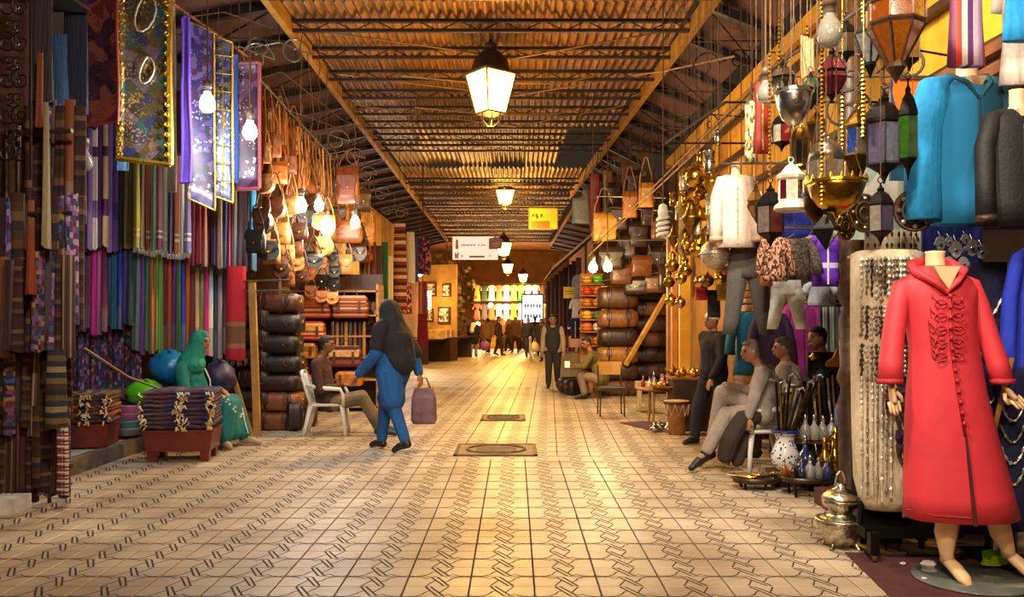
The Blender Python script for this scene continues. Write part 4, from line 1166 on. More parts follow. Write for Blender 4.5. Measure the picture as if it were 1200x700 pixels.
# flower-like bunch of small slippers
sl = [MB().sphere((0, 0, 0), .07, 6, 4, (1, .6, .5)).mesh('slipper', [cloth('#c8a898')])]
for k in range(26):
    c = ['#d8b8a8', '#a83a4a', '#e4dcd0', '#c87a6a', '#7a2a3a', '#b8a05a'][k % 6]
    t = inst('slipper', sl[0], None, P(433 + rnd.uniform(-9, 9), 375 + rnd.uniform(-22, 26), 15.3 + rnd.uniform(-.1, .1)), (rnd.uniform(0, 3), rnd.uniform(0, 3), 0), 1, cloth(c))
    tag(t, cname(c) + ' small slipper in the hanging bunch behind the seated man', 'slipper', 'bunch of hanging slippers')
# lit picture stall
ps = thing('picture_stall', 'brightly lit stall front with framed pictures', 'stall', (PX(512, 33), 33.0, 0), R(-20))
MB().box((0, .1, 1.9), (1.6, .1, 3.6)).build('back_panel', mat('lit_panel', '#b8883c', .8, 0, .2, 3), ps)
MB().box((0, -.3, .45), (1.7, .7, .9)).build('counter', DWOOD, ps)
for k, (x, z, w_, h_) in enumerate([(-.3, 2.75, .55, .55), (.3, 1.75, .5, .65), (-.35, 1.75, .4, .5), (.4, 2.7, .35, .5)]):
    MB().box((x, 0, z), (w_, .06, h_)).build('picture_frame', DWOOD, ps); 
    MB().box((x, -.04, z), (w_ * .8, .02, h_ * .8)).build('picture', plaid('pic%d' % k, ['#d8d0c0', '#8a8a7a', '#b8a890', '#4a3a2a'], 3, 3), ps)
tl = thing('tube_lamp', 'small glowing tube lamp beside the framed pictures', 'lamp', P(503, 352, 32.2)); MB().tube([(0, 0, -.35), (0, 0, .35)], .06, 8).build('tube', glow('tube_glow', '#ffcf70', 25), tl); MB().tube([(0, 0, .35), (0, .3, .4)], .03, 5).build('arm', IRON, tl)
point_light('tube_light', (0, -.4, 0), 55, (1, .7, .35), tl, .15)
# goods on trestles left of the far couple
for k in range(7):
    c = ['#c89a3a', '#d8b860', '#a8742a', '#e0c890', '#8a5a2a', '#c8842a', '#d0a858'][k]
    o = MB().box((0, 0, .15), (.55, .6, .3)).build('goods_crate', mat('crate' + c[1:], c, .7, 0, .4, 8), None, False, (PX(511 + k * 3.4, 30 + k), 30.0 + k, .9)); tag(o, '%s crate of goods, %s along the far left trestle' % (cname(c), ORD[k]), 'crate', 'crates on the far left trestle')
o = thing('trestle', 'long dark trestle of goods on the far left', 'table', (PX(519, 33), 33, 0), R(-12)); MB().box((-.1, 0, .86), (1.1, 7.5, .07)).build('top', DWOOD, o)
for y in (-3, 0, 3):
    MB().box((-.1, y, .42), (.9, .1, .84)).build('leg', DWOOD, o)
# leafy bunches on the wall
lf = MB()
for k in range(60):
    a = rnd.uniform(0, 2 * PI); p = Vector((rnd.gauss(0, .28), rnd.gauss(0, .2), rnd.gauss(0, .55)))
    q = lf.ring([p, p + Vector((.1, .02, .05)), p + Vector((.14, 0, -.06)), p + Vector((.04, -.03, -.1))]); lf.face(q)
leafm = lf.mesh('leaves', [mat('leaf_dark', '#5a4a1c', .7, 0, .5, 5)])
for k, (px, py, Y) in enumerate([(528, 345, 36), (536, 335, 38), (541, 355, 39), (532, 372, 36), (546, 340, 41), (524, 330, 35)]):
    t = thing('dried_bunch', 'hanging dried leafy bunch, %s from the nearest on the far left' % ORD[k], 'bunch', P(px, py, Y), k * 1.3, 'dried bunches on the far left'); o = inst('leaves', leafm, t, (0, 0, 0), (0, 0, 0), 1.2); o['kind'] = 'stuff'
    MB().tube([(0, 0, -.5), (0, 0, 1.6)], .02, 4).build('stem', CORD, t)
    MB().tube([(0, 0, 1.6), (-.3, .1, 2.2)], .012, 4).build('cord', CORD, t)
# scroll brackets and loose wires under the left lean-to roof
for k, (px, py, Y) in enumerate([(345, 62, 11.5), (395, 165, 15), (415, 185, 17), (430, 205, 19), (447, 228, 22), (300, 68, 10.6), (470, 250, 26)]):
    t = thing('scroll_bracket', 'wrought iron scroll bracket, %s from the viewer under the left roof' % ORD[k], 'bracket', P(px, py, Y), R(20), 'scroll brackets under the left roof')
    MB().tube(scroll(.0, 0, .22, 1.3, 1, 0), .012, 5).build('scroll', STEEL, t); MB().tube(scroll(-.45, .02, .16, 1.2, -1, PI), .012, 5).build('scroll', STEEL, t)
    MB().tube([(.22, 0, 0), (-.2, 0, .12), (-.62, 0, 0)], .012, 5).build('bar', STEEL, t); MB().tube([(-.2, 0, .12), (-.2, 0, roofz(PX(px, Y), Y) - PZ(py, Y))], .008, 4).build('wire', STEEL, t)
for k, pts in enumerate([[(303, 92, 11), (330, 84, 11.6), (400, 140, 14), (432, 152, 16)], [(360, 60, 12), (367, 130, 12.5), (362, 190, 12.6), (372, 230, 12.2)], [(330, 100, 11.6), (340, 130, 12), (395, 150, 14)], [(220, 20, 9), (262, 14, 9.5), (320, 33, 11)]]):
    o = MB().tube([P(*q) for q in pts], .007, 5).build('loose_wire', CORD); tag(o, 'loose brown cable, %s of those drooping above the leather bags' % ORD[k], 'cable', 'loose cables on the left')
# ================================================================ metal lanterns
def glassm(c):
    return mat('glass_' + c.lstrip('#'), c, 0.12, 0, 0.3, 30, trans=0.45, coat=0.3)
def moroccan(px, y0, y1, wpx, Y, prof, glass, n, metal, gcols, label, top=4.75, rz=10, cat='lantern', bars=True, group='metal lanterns over the right stall', name='metal_lantern', smooth=False):
    """lantern of n sides: prof = (radius, height) in units of half width / height; glass = indices of glazed bands"""
    H = (y1 - y0) / F * Y; W = wpx / F * Y / 2
    base = P(px, y1, Y)
    t = thing(name, label, cat, base, R(rz), group)
    pr = [(max(.004, r * W), z * H) for r, z in prof]
    run = []; k = 0
    def flush():
        if len(run) > 1:
            b = MB(); b.lathe(list(run), n); b.build('casing', metal, t, smooth)
    for i in range(len(pr)):
        if not run: run.append(pr[i])
        if i < len(pr) - 1:
            if i in glass:
                flush(); run = [pr[i + 1]]
            else:
                run.append(pr[i + 1])
    flush()
    for gi in glass:
        (ra, za), (rb, zb) = pr[gi], pr[gi + 1]
        for s in range(n):
            a0, a1 = 2 * PI * s / n, 2 * PI * (s + 1) / n
            q = [Vector((ra * math.cos(a0), ra * math.sin(a0), za)), Vector((ra * math.cos(a1), ra * math.sin(a1), za)), Vector((rb * math.cos(a1), rb * math.sin(a1), zb)), Vector((rb * math.cos(a0), rb * math.sin(a0), zb))]
            MB().loft([q, [Vector((v.x * .95, v.y * .95, v.z)) for v in q]]).build('pane', glassm(gcols[s % len(gcols)]), t)
            if bars:
                MB().tube([Vector((ra * math.cos(a0) * 1.01, ra * math.sin(a0) * 1.01, za)), Vector((rb * math.cos(a0) * 1.01, rb * math.sin(a0) * 1.01, zb))], max(.004, W * .045), 4).build('bar', metal, t)
    b = MB(); b.tube([(.0 + .018 * math.cos(a * PI / 6), 0, H + .015 + .018 * math.sin(a * PI / 6)) for a in range(13)], .004, 4); b.build('ring', metal, t)
    b = MB(); L = roofz(base.x, base.y) - base.z
    nn = max(2, int((L - H - .03) / .05))
    b.tube([(0, 0, H + .03 + (L - H - .03) * i / nn) for i in range(nn + 1)], [.0022 if i % 2 else .0045 for i in range(nn + 1)], 5); b.build('chain', CORD, t)
    return t
TALL = [(.02, 0), (.12, .05), (.3, .12), (.85, .2), (.9, .22), (.9, .62), (1.0, .64), (.95, .68), (.6, .80), (.25, .86), (.3, .89), (.12, .93), (.05, 1)]
ONION = [(.02, 0), (.16, .07), (.34, .14), (.3, .19), (.95, .5), (1, .53), (.97, .55), (.97, .70), (1, .72), (.88, .76), (.4, .9), (.2, .93), (.08, 1)]
DIAM = [(.02, 0), (.1, .04), (.35, .14), (1, .42), (.9, .5), (1, .55), (.5, .76), (.2, .84), (.25, .9), (.04, 1)]
STAR = [(.02, 0), (.95, .45), (1, .5), (.95, .55), (.3, .82), (.2, .88), (.05, 1)]
FUN = [(.3, 0), (.35, .02), (.95, .34), (.7, .38), (.7, .72), (1, .76), (.4, .94), (.1, 1)]
WHITE = mat('white_lantern', '#cfc2a4', .5, .1, .2, 20, bump=.3)
moroccan(1050, -32, 98, 66, 5.0, ONION, (3, 6), 8, mat('tin_dark', '#4a3524', .4, .8, .3, 20, bump=.2), ['#7a3a08', '#8a4a10'], 'largest hanging lantern, eight-sided with amber glass and silver bands', 4.6)
moroccan(1020, 6, 92, 40, 5.3, [(.02, 0), (.12, .06), (.36, .18), (.32, .22), (1, .58), (.95, .62), (.6, .72), (.3, .86), (.15, .9), (.05, 1)], (3,), 6, BLACKM, ['#b8b4a8', '#8a8a88'], 'black lantern with clear flared panes left of the big amber one')
moroccan(1036, 104, 216, 46, 5.35, TALL, (3, 4), 6, BLACKM, ['#6a6a78', '#3a4a2c', '#8a8494', '#55506a'], 'wide black lantern with clear and green panes below the amber one')
moroccan(1064, 92, 212, 24, 5.15, TALL, (4,), 6, BLACKM, ['#2c5a14', '#1f4a18', '#4a4a3a'], 'slim black lantern with green panes beside the blue hoodie')
moroccan(1004, 128, 212, 36, 5.6, FUN, (3,), 6, DBRASS, ['#1f3f8a', '#8a7a6a', '#3a2a1a'], 'brass lantern with a blue pane and a funnel foot')
moroccan(975, 54, 120, 36, 5.6, DIAM, (2, 3, 5), 6, BLACKM, ['#5a0e1c', '#6a1a2a', '#3a1a1a'], 'dark lantern with deep red panes below the large bulb')
moroccan(950, 84, 128, 30, 5.9, STAR, (0, 3), 6, BLACKM, ['#1c3a1a', '#2a4a22'], 'dark green glass lantern left of the red one')
moroccan(918, 70, 116, 30, 6.3, DIAM, (2, 5), 6, BLACKM, ['#3a2a1a', '#4a4034'], 'dim brown glass lantern above the silver basket')
moroccan(903, 214, 290, 36, 6.0, TALL, (4,), 6, BLACKM, ['#5a2a24', '#b8a890', '#3a2a2a', '#7a6a60'], 'dark lantern with red and clear strips left of the white one')
moroccan(1032, 214, 287, 32, 5.1, TALL, (4,), 6, BLACKM, ['#8a8070', '#4a4458', '#c8b87a'], 'small black lantern hanging before the round red plate')
moroccan(968, 246, 292, 34, 5.2, STAR, (0,), 4, BLACKM, ['#1a2014', '#2a3320'], 'black diamond-shaped lantern under the brass bowl')
moroccan(927, 190, 248, 42, 5.7, [(.8, 0), (1, .05), (.95, .12), (.7, .18), (.68, .24), (.68, .62), (.8, .66), (.85, .72), (.6, .78), (.35, .9), (.15, .95), (.05, 1)], (4,), 8, WHITE, ['#5a1020', '#d8cdb4'], 'white and brass lantern with red arched windows')
moroccan(938, 146, 198, 24, 5.95, [(.9, 0), (1, .04), (.95, .08), (.95, .62), (1, .66), (.8, .82), (.4, .92), (.15, .95), (.05, 1)], (2,), 10, DBRASS, ['#2a2018', '#4a3c28'], 'cylindrical brass cage lantern above the white one')
moroccan(968, 162, 218, 42, 5.5, [(.95, 0), (1, .03), (1, .5), (.9, .72), (.65, .88), (.3, .96), (.06, 1)], (1,), 12, mat('pewter', '#8a7c66', .3, .9, .3, 25, bump=.3), ['#6a5a44', '#8a7a60'], 'domed pewter lantern rising out of the brass bowl', smooth=True)
# more lanterns packed between the big ones
moroccan(957, 128, 178, 26, 6.2, TALL, (4,), 6, DBRASS, ['#6a4a1c', '#3a2a14'], 'small old brass lantern behind the red glass one')
moroccan(1002, 214, 262, 24, 5.9, DIAM, (2, 5), 6, BLACKM, ['#2a1f3a', '#4a3a2a'], 'small black lantern half hidden left of the gilded plate')
moroccan(916, 128, 178, 24, 6.4, TALL, (4,), 6, BLACKM, ['#7a1c1c', '#b8a890'], 'slim red and clear lantern under the silver bowl')
moroccan(946, 206, 256, 26, 6.3, TALL, (4,), 6, DBRASS, ['#5a4a2c', '#2a2a4a'], 'brass lantern right of the white one')
moroccan(1020, 128, 186, 24, 5.8, TALL, (4,), 6, BLACKM, ['#8a7a9a', '#3a3a4a'], 'lilac glass lantern between the blue and the wide black ones')
moroccan(886, 214, 262, 22, 6.8, DIAM, (2, 5), 6, DBRASS, ['#4a3a1c', '#7a5a2a'], 'brass lantern beside the sheer white blouse')
moroccan(1066, 20, 84, 26, 5.7, TALL, (4,), 6, BLACKM, ['#8a5a1c', '#4a3014'], 'dark lantern behind the big amber one')
moroccan(992, 20, 74, 24, 6.2, TALL, (4,), 6, BLACKM, ['#3a2a1a', '#5a4a34'], 'dark lantern high behind the clear flared one')
# hanging bowls
def bowl(px, y0, y1, wpx, Y, metal, label, crown=True, top=4.75, deep=1.0):
    H = (y1 - y0) / F * Y; W = wpx / F * Y / 2
    t = thing('hanging_bowl', label, 'bowl lamp', P(px, y1, Y), 0, 'metal bowls over the right stall')
    MB().lathe([(W * .05, -.03), (W * .12, 0), (W * .3, H * .04), (W * .62, H * .22), (W * .85, H * .5), (W * .96, H * .8), (W, H), (W * .95, H), (W * .9, H * .78), (W * .55, H * .25), (W * .1, H * .1)], 18).build('bowl', metal, t, True)
    MB().lathe([(W * 1.0, H * .9), (W * 1.06, H * .92), (W * 1.06, H), (W * .98, H)], 18).build('rim', metal, t)
    if crown:
        for k in range(18):
            a = 2 * PI * k / 18
            MB().box((W * 1.02 * math.cos(a), W * 1.02 * math.sin(a), H * 1.08), (.016, .016, H * .16), None, .3).build('crown_point', metal, t)
    for k in range(3):
        a = 2 * PI * k / 3; L = roofz(PX(px, Y), Y) - P(px, y1, Y).z
        MB().tube([(W * math.cos(a), W * math.sin(a), H), (0, 0, min(L, H + .5))], .0025, 4).build('chain', CORD, t)
    MB().tube([(0, 0, min(L, H + .5)), (0, 0, L)], .004, 4).build('cord', CORD, t)
    return t
bowl(980, 212, 250, 66, 5.2, BRASS, 'large shiny brass bowl hanging in the middle of the lanterns')
bowl(930, 106, 148, 44, 5.7, SILVER, 'pierced silver bowl with a crenellated rim')
bowl(958, 226, 262, 34, 5.5, mat('tarnish', '#4a3018', .4, .9, .4, 20), 'dark tarnished bowl half hidden behind the brass bowl', False)
# ornamental plates
def plate(px, py, dpx, Y, cols, label, rz=0):
    r = dpx / F * Y / 2
    t = thing('ornamental_plate', label, 'plate', P(px, py, Y), R(rz), 'ornamental plates on the right stall')
    M = Matrix.Rotation(R(90), 3, 'X')
    MB().lathe([(.01, -.02), (r * .55, -.02), (r, .0), (r, .012), (r * .6, -.005), (.01, -.005)], 24, (0, 0, 0), M).build('dish', mat('plate_' + cols[0][1:], cols[0], .35, .6, .4, 40, bump=.5), t, True)
    for rr2, c in ((.92, cols[1]), (.58, cols[1]), (.3, cols[2])):
        MB().tube([(r * rr2 * math.cos(a * PI / 12), -.012, r * rr2 * math.sin(a * PI / 12)) for a in range(25)], r * .05, 5).build('band', mat('plate_band_' + c[1:], c, .35, .8, .3, 40, bump=.4), t)
    for k in range(8):
        a = 2 * PI * k / 8
        MB().lathe([(.004, -.004), (r * .12, 0), (r * .05, .01)], 8, (r * .75 * math.cos(a), -.018, r * .75 * math.sin(a)), M).build('boss', mat('plate_band_' + cols[2][1:], cols[2], .35, .8), t)
    MB().tube([(0, .02, r), (0, .02, roofz(PX(px, Y), Y) - PZ(py, Y))], .002, 4).build('cord', CORD, t)
    return t
plate(1071, 247, 50, 5.5, ['#4a1c16', '#8a8478', '#b0a48c'], 'large round dark red plate with silver bands')
plate(1012, 250, 46, 5.6, ['#6a4a1c', '#b08a3c', '#8a8a7a'], 'gilded oval plate beside the small black lantern', 20)
plate(990, 265, 34, 5.9, ['#7a5418', '#c09a3c', '#b08a3c'], 'small gilded plate behind the black diamond lantern', 30)
# strings of coins and brass chains
for k, (px, y0, y1, Y) in enumerate([(963, -20, 240, 5.1), (1011, 0, 160, 5.5), (902, 60, 205, 6.2), (987, 110, 200, 5.8), (913, 20, 95, 6.4), (946, 30, 110, 6.1), (1012, 95, 140, 5.2)]):
    n_ = int((y1 - y0) / 2.5)
    o = MB().tube([V_ for V_ in [Vector((PX(px, Y), Y, roofz(PX(px, Y), Y))), P(px, y0 - 1, Y)] + [P(px, y0 + (y1 - y0) * i / n_, Y) for i in range(n_ + 1)]], [.002, .002] + [.005 if i % 2 else .014 for i in range(n_ + 1)], 5).build('coin_string', BRASS); tag(o, 'string of brass coins, %s among those between the lanterns' % ORD[k], 'chain', 'coin strings among the lanterns')
for k in range(5):
    o = MB().tube([P(940 + k * 3, 42 + k, 6.0), P(939 + k * 3.3, 70, 6.0), P(941 + k * 3, 92 - k * 2, 6.0)], .011, 5).build('bead_strand', mat('beads_tan', '#a87a4a', .6, 0, .5, 60)); tag(o, 'tan bead strand, %s from the left above the green lantern' % ORD[k], 'beads', 'tan bead strands')

# ================================================================ garments
def garment(px, y0, y1, wpx, Y, m, label, name='tunic', cat='tunic', sleeve=0.0, flare=1.0, neck=None, rz=0, trim=None, group=None, spread=.12, hood=None, buttons=0, hook=True, depth=.3, swid=.15, cord=False, smats=None, cuffs=True):
    W = wpx / F * Y; H = (y1 - y0) / F * Y
    t = thing(name, label, cat, P(px, y1, Y), R(rz), group)
    b = MB(); rings = []; n = 18
    pr = [(0, .30, .6), (.03, .62, .8), (.08, .92, 1), (.2, .90, 1.05), (.4, .84, 1), (.6, .87 + .06 * (flare - 1), 1), (.8, .92 + .5 * (flare - 1), 1.05), (1, .96 + (flare - 1), 1.1)]
    for tt, hw, dd in pr:
        ring = []
        for i in range(n):
            a = 2 * PI * i / n
            fold = 1 + .05 * tt * math.sin(5 * a + px) + .03 * tt * math.sin(9 * a)
            ring.append((W / 2 * hw * math.cos(a) * fold, W * depth * dd * (.5 if tt < .05 else .62) * math.sin(a) * fold, H * (1 - tt)))
        rings.append(ring)
    b.loft(rings); b.build('body', m, t, True)
    if sleeve > 0:
        for sx in (-1, 1):
            L = H * sleeve
            pts = [(sx * W * .2, 0, H * .965), (sx * W * .36, 0, H * .925), (sx * W * (.5 + spread * .3), -.01, H * .94 - L * .3), (sx * W * (.52 + spread * .8), -.03, H * .94 - L * .65), (sx * W * (.53 + spread), -.05, H * .94 - L)]
            MB().tube(pts, [W * swid * .5, W * swid * .95, W * swid, W * swid * .95, W * swid * 1.0], 10).build('sleeve', smats[0 if sx < 0 else 1] if smats else m, t, True)
            if trim is not None and cuffs:
                a = Vector(pts[4]); d = (Vector(pts[4]) - Vector(pts[3])).normalized()
                MB().tube([a - d * .03, a + d * .008], W * swid * 1.05, 10).build('cuff', trim, t, True)
    if neck is not None:
        MB().lathe([(W * .16, H * .93), (W * .15, H * .985), (W * .115, H + .02), (W * .115, H + .10), (W * .12, H + .115), (.002, H + .12)], 12, (0, 0, 0), None, 1, .85).build('mannequin_neck', neck, t, True)
        b = MB(); b.prism([(-W * .09, H * .985), (W * .09, H * .985), (0, H * .86)], -W * depth * .60, -W * depth * .3); b.build('neck_opening', neck, t)
    if hood is not None:
        for sx in (-1, 1):
            MB().tube([(0, -W * depth * .62, H * .82), (sx * W * .12, -W * depth * .55, H * .93), (sx * W * .2, -.0, H * 1.0), (sx * W * .1, W * .16, H * 1.01)], [W * .025, W * .055, W * .07, W * .06], 8, True, .6).build('hood', hood, t, True)
    if trim is not None:
        MB().tube([(0, -W * depth * .63, H * .85), (0, -W * depth * .68, H * .5), (0, -W * depth * .72, H * .04)], .009, 5).build('placket', trim, t)
    for k in range(buttons):
        MB().sphere((0, -W * depth * .7, H * (.8 - .6 * k / max(1, buttons - 1))), .012, 6, 4).build('button', trim or m, t)
    if hook and neck is None:
        MB().tube([(-W * .3, 0, H * .97), (0, 0, H + .04), (0, 0, H + .16)], .007, 4).build('hanger', STEEL, t)
    if cord or (hook and neck is None and Y < 12):
        MB().tube([(0, 0, H), (0, 0, roofz(PX(px, Y), Y) - PZ(y1, Y))], .002, 4).build('cord', CORD, t)
    return t
def trousers(px, y0, y1, wpx, Y, m, label, rz=0, group=None):
    W = wpx / F * Y; H = (y1 - y0) / F * Y
    t = thing('trousers', label, 'trousers', P(px, y1, Y), R(rz), group)
    b = MB(); n = 12
    b.loft([[(W * .5 * s * math.cos(2 * PI * i / n), W * .2 * math.sin(2 * PI * i / n), H * z) for i in range(n)] for s, z in ((.98, .62), (1.0, .7), (.9, .88), (.8, .97), (.8, 1))]); b.build('seat', m, t, True)
    for sx in (-1, 1):
        b = MB(); b.loft([[(sx * W * (.25 + o_) + W * hw * math.cos(2 * PI * i / n), W * hw * .75 * math.sin(2 * PI * i / n) * (1 + .1 * math.sin(3 * i)), H * z) for i in range(n)] for z, hw, o_ in ((0, .17, .2), (.15, .19, .15), (.4, .22, .06), (.6, .25, 0), (.75, .24, 0))]); b.build('leg', m, t, True)
    MB().tube([(W * .41 * math.cos(a * PI / 8), W * .2 * math.sin(a * PI / 8), H * .99) for a in range(17)], .014, 5).build('waistband', m, t)
    MB().tube([(0, 0, H), (0, 0, roofz(PX(px, Y), Y) - PZ(y1, Y))], .002, 4).build('cord', CORD, t)
    return t
C = cloth
garment(1133, 92, 263, 106, 5.55, bands('hoodie', ['#1a8ac6', '#1b80b4', '#14586e', '#124a5c'], 'X', 1, .85, .1, [0, .42, .54, .8], True), 'bright blue hooded jacket on a headless bust', 'hooded_jacket', 'jacket', .92, 1.05, MANN, 4, mat('hood_seam', '#0f3a4a', .8), None, .02, C('#14505e'), 0, True, .36, .2, False, (C('#1a8ac6'), C('#124a5c')), False)  # right half and right sleeve darkened in the colour to imitate shade
garment(1192, 128, 266, 78, 5.15, mat('black_embroidered', '#0b0807', .7, 0, .3, 40, bump=.4), 'black embroidered jacket at the right edge', 'jacket', 'jacket', .9, 1.0, MANN, 0, mat('dark_braid', '#3a2a1c', .5, .3, .4, 60, bump=.5), None, .0, None, 6)
garment(1216, 288, 470, 62, 5.55, C('#1a2fae'), 'royal blue tunic with white embroidered cuffs at the right edge', 'tunic', 'tunic', .95, 1.1, None, 0, mat('white_embroidery', '#d8d0c4', .7, 0, .4, 60, bump=.5), None, .12)
garment(1132, -55, 78, 44, 5.2, bands('stripeshirt', ['#6a1f4a', '#c8341f', '#e0c8b8', '#5a2a6a', '#d8b0c0', '#b8a0d0', '#d04a24'], 'X', 1, .6, .15), 'shiny purple, red and white striped shirt hanging high', 'shirt', 'shirt', 0, 1.05, None, 0, None)
garment(1197, -60, 48, 44, 5.1, C('#1a86c4'), 'bright blue shirt with white piping at the top right corner', 'shirt', 'shirt', 0, 1.1, None, 0, mat('white_piping', '#e8e4dc', .7))
garment(1195, -10, 100, 46, 5.35, C('#d8c4b4'), 'cream tunic hanging behind the blue shirt', 'tunic', 'tunic', 0, 1.1)
garment(1175, -40, 15, 26, 5.4, C('#e0d0c4'), 'small white garment between the striped and blue shirts', 'tunic', 'tunic', 0, 1.1)
# red dress mannequin ------------------------------------------------
Ym = 5.2
mq = thing('mannequin', 'headless mannequin in a long coral red embroidered dress', 'mannequin', (PX(1115, Ym), Ym, 0))
mx0 = PX(1115, Ym)
X = lambda px: PX(px, Ym) - mx0
Z = lambda py: PZ(py, Ym)
RED = mat('coral_cloth', '#cc2f3c', .65, 0, .08, 6, bump=.5)
REDD = mat('coral_braid', '#a81e2c', .7, 0, .35, 70, bump=.6)
def ell(cx_, hw, hd, z, n=28, fold=0, cy=0.0):
    return [(cx_ + hw * math.cos(2 * PI * i / n) * (1 + fold * math.sin(5 * 2 * PI * i / n + 1)), cy + hd * math.sin(2 * PI * i / n) * (1 + fold * math.sin(4 * 2 * PI * i / n)), z) for i in range(n)]
b = MB(); rings = []
for py, l, r_, hd, fo in [(606, 1060, 1194, .21, .03), (580, 1060.5, 1187, .2, .03), (540, 1061, 1176, .185, .025), (500, 1061.5, 1165, .175, .02), (460, 1063, 1155, .165, .01), (430, 1066, 1149, .15, 0), (405, 1066, 1145, .145, 0), (380, 1062, 1143, .15, 0), (355, 1056, 1144, .145, 0), (340, 1049, 1146, .13, 0), (328, 1056, 1138, .11, 0), (318, 1070, 1122, .085, 0), (312, 1077, 1116, .07, 0)]:
    rings.append(ell((X(l) + X(r_)) / 2, (X(r_) - X(l)) / 2, hd, Z(py), 28, fo))
b.loft(rings); b.build('dress', RED, mq, True)
def limb(nm, pts, rs, m, par, n=14, flat=1.0):
    return MB().tube(pts, rs, n, True, flat).build(nm, m, par, True)
dr = [c for c in mq.children if c.name.startswith('dress')][0]
s1 = limb('sleeve', [(X(1070), .0, Z(331)), (X(1058), 0, Z(337)), (X(1051), -.01, Z(360)), (X(1044), -.03, Z(395)), (X(1039), -.06, Z(425)), (X(1036), -.08, Z(447))], [.045, .062, .064, .066, .07, .074], RED, mq)
s2 = limb('sleeve', [(X(1124), .0, Z(329)), (X(1137), 0, Z(335)), (X(1146), -.01, Z(360)), (X(1155), -.03, Z(395)), (X(1162), -.06, Z(425)), (X(1166), -.08, Z(448))], [.045, .06, .062, .062, .064, .066], RED, mq)
for cx_, s in ((1036, s1), (1166, s2)):
    MB().tube([(X(cx_), -.08, Z(443)), (X(cx_), -.081, Z(449))], .077 if cx_ < 1100 else .07, 14).build('cuff', REDD, s, True)
# hood collar
for sx, e in ((-1, 1060), (1, 1132)):
    limb('hood', [(X(1094), -.15, Z(345)), (X(1094 + sx * 12), -.14, Z(332)), (X(1094 + sx * 26), -.07, Z(321)), (X(1094 + sx * 24), .03, Z(312)), (X(1094), .08, Z(310))], [.012, .035, .045, .045, .05], RED, mq, 10, .6)
MB().lathe([(.1, Z(336)), (.075, Z(325)), (.058, Z(312)), (.056, Z(298)), (.06, Z(295)), (.002, Z(294))], 16, (X(1095), -.01, 0), None, 1, .9).build('neck', MANN, mq, True)
MB().prism([(X(1080), Z(314)), (X(1110), Z(314)), (X(1103), Z(328)), (X(1097), Z(340)), (X(1088), Z(328))], -.155, -.05).build('chest', MANN, mq)
# front strip, buttons, slit, embroidery
MB().tube([(X(1097), -.158, Z(345)), (X(1099), -.155, Z(400)), (X(1106), -.17, Z(460)), (X(1112), -.186, Z(505))], .013, 6, True, .5).build('placket', REDD, mq, True)
for k in range(13):
    py = 348 + k * 12
    MB().sphere((X(1097 + max(0, (py - 390)) * .125), -.172 - max(0, py - 420) * .0004, Z(py)), .013, 8, 5).build('button', REDD, mq, True)
b = MB(); b.loft([[(X(1112), -.197, Z(505)), (X(1113.5), -.197, Z(505)), (X(1113), -.17, Z(505))], [(X(1118), -.226, Z(606.5)), (X(1123), -.226, Z(606.5)), (X(1120), -.19, Z(606.5))]]); b.build('slit', mat('slit_dark', '#4a0f18', .9), mq)
for sx in (-1, 1):
    for k in range(5):
        py = 352 + k * 15; r0 = 1 - abs(k - 2) * .1
        pts = [(X(1098 + sx * (4 + 18 * r0 * math.sin(a * PI / 8))), -.150 - .01 * math.cos(a * .5) + .018 * math.sin(a * PI / 8), Z(py + 7 * math.sin(a * 1.4) + 3 * math.cos(a * 2.2))) for a in range(9)]
        MB().tube(pts, .0042, 5).build('embroidery', REDD, mq)
        MB().tube([(X(1098 + sx * (10 + 7 * math.cos(a * PI / 5))), -.152, Z(py + 5 + 5 * math.sin(a * PI / 5))) for a in range(11)], .0035, 5).build('embroidery', REDD, mq)
b = MB(); b.tube([(X(1060.5), -.02, Z(596)), (X(1080), -.17, Z(597)), (X(1115), -.215, Z(598)), (X(1160), -.17, Z(597)), (X(1191), -.03, Z(596))], .004, 5); b.build('hem_stitch', REDD, mq)
# legs and feet
def foot(par, ank, toe, m):
    a, t_ = Vector(ank), Vector(toe)
    b = MB(); b.tube([a + Vector((0, .03, 0)), a.lerp(t_, .35) + Vector((0, 0, .0)), a.lerp(t_, .75), t_], [.042, .045, .043, .02], 12, True, .75); return b.build('foot', m, par, True)
limb('leg', [(X(1108), 0, Z(560)), (X(1110), 0, Z(605)), (X(1109), .01, Z(625)), (X(1112), .03, Z(650)), (X(1114), .03, Z(660))], [.075, .062, .064, .04, .042], MANN, mq)
foot(mq, (X(1114), .03, Z(657)), (X(1120), -.16, .022), MANN)
limb('leg', [(X(1160), .02, Z(560)), (X(1170), .02, Z(607)), (X(1176), .03, Z(625)), (X(1187), .06, Z(645)), (X(1190), .07, Z(655))], [.08, .064, .064, .042, .042], MANN, mq)
foot(mq, (X(1190), .07, Z(652)), (X(1208), -.08, .022), MANN)
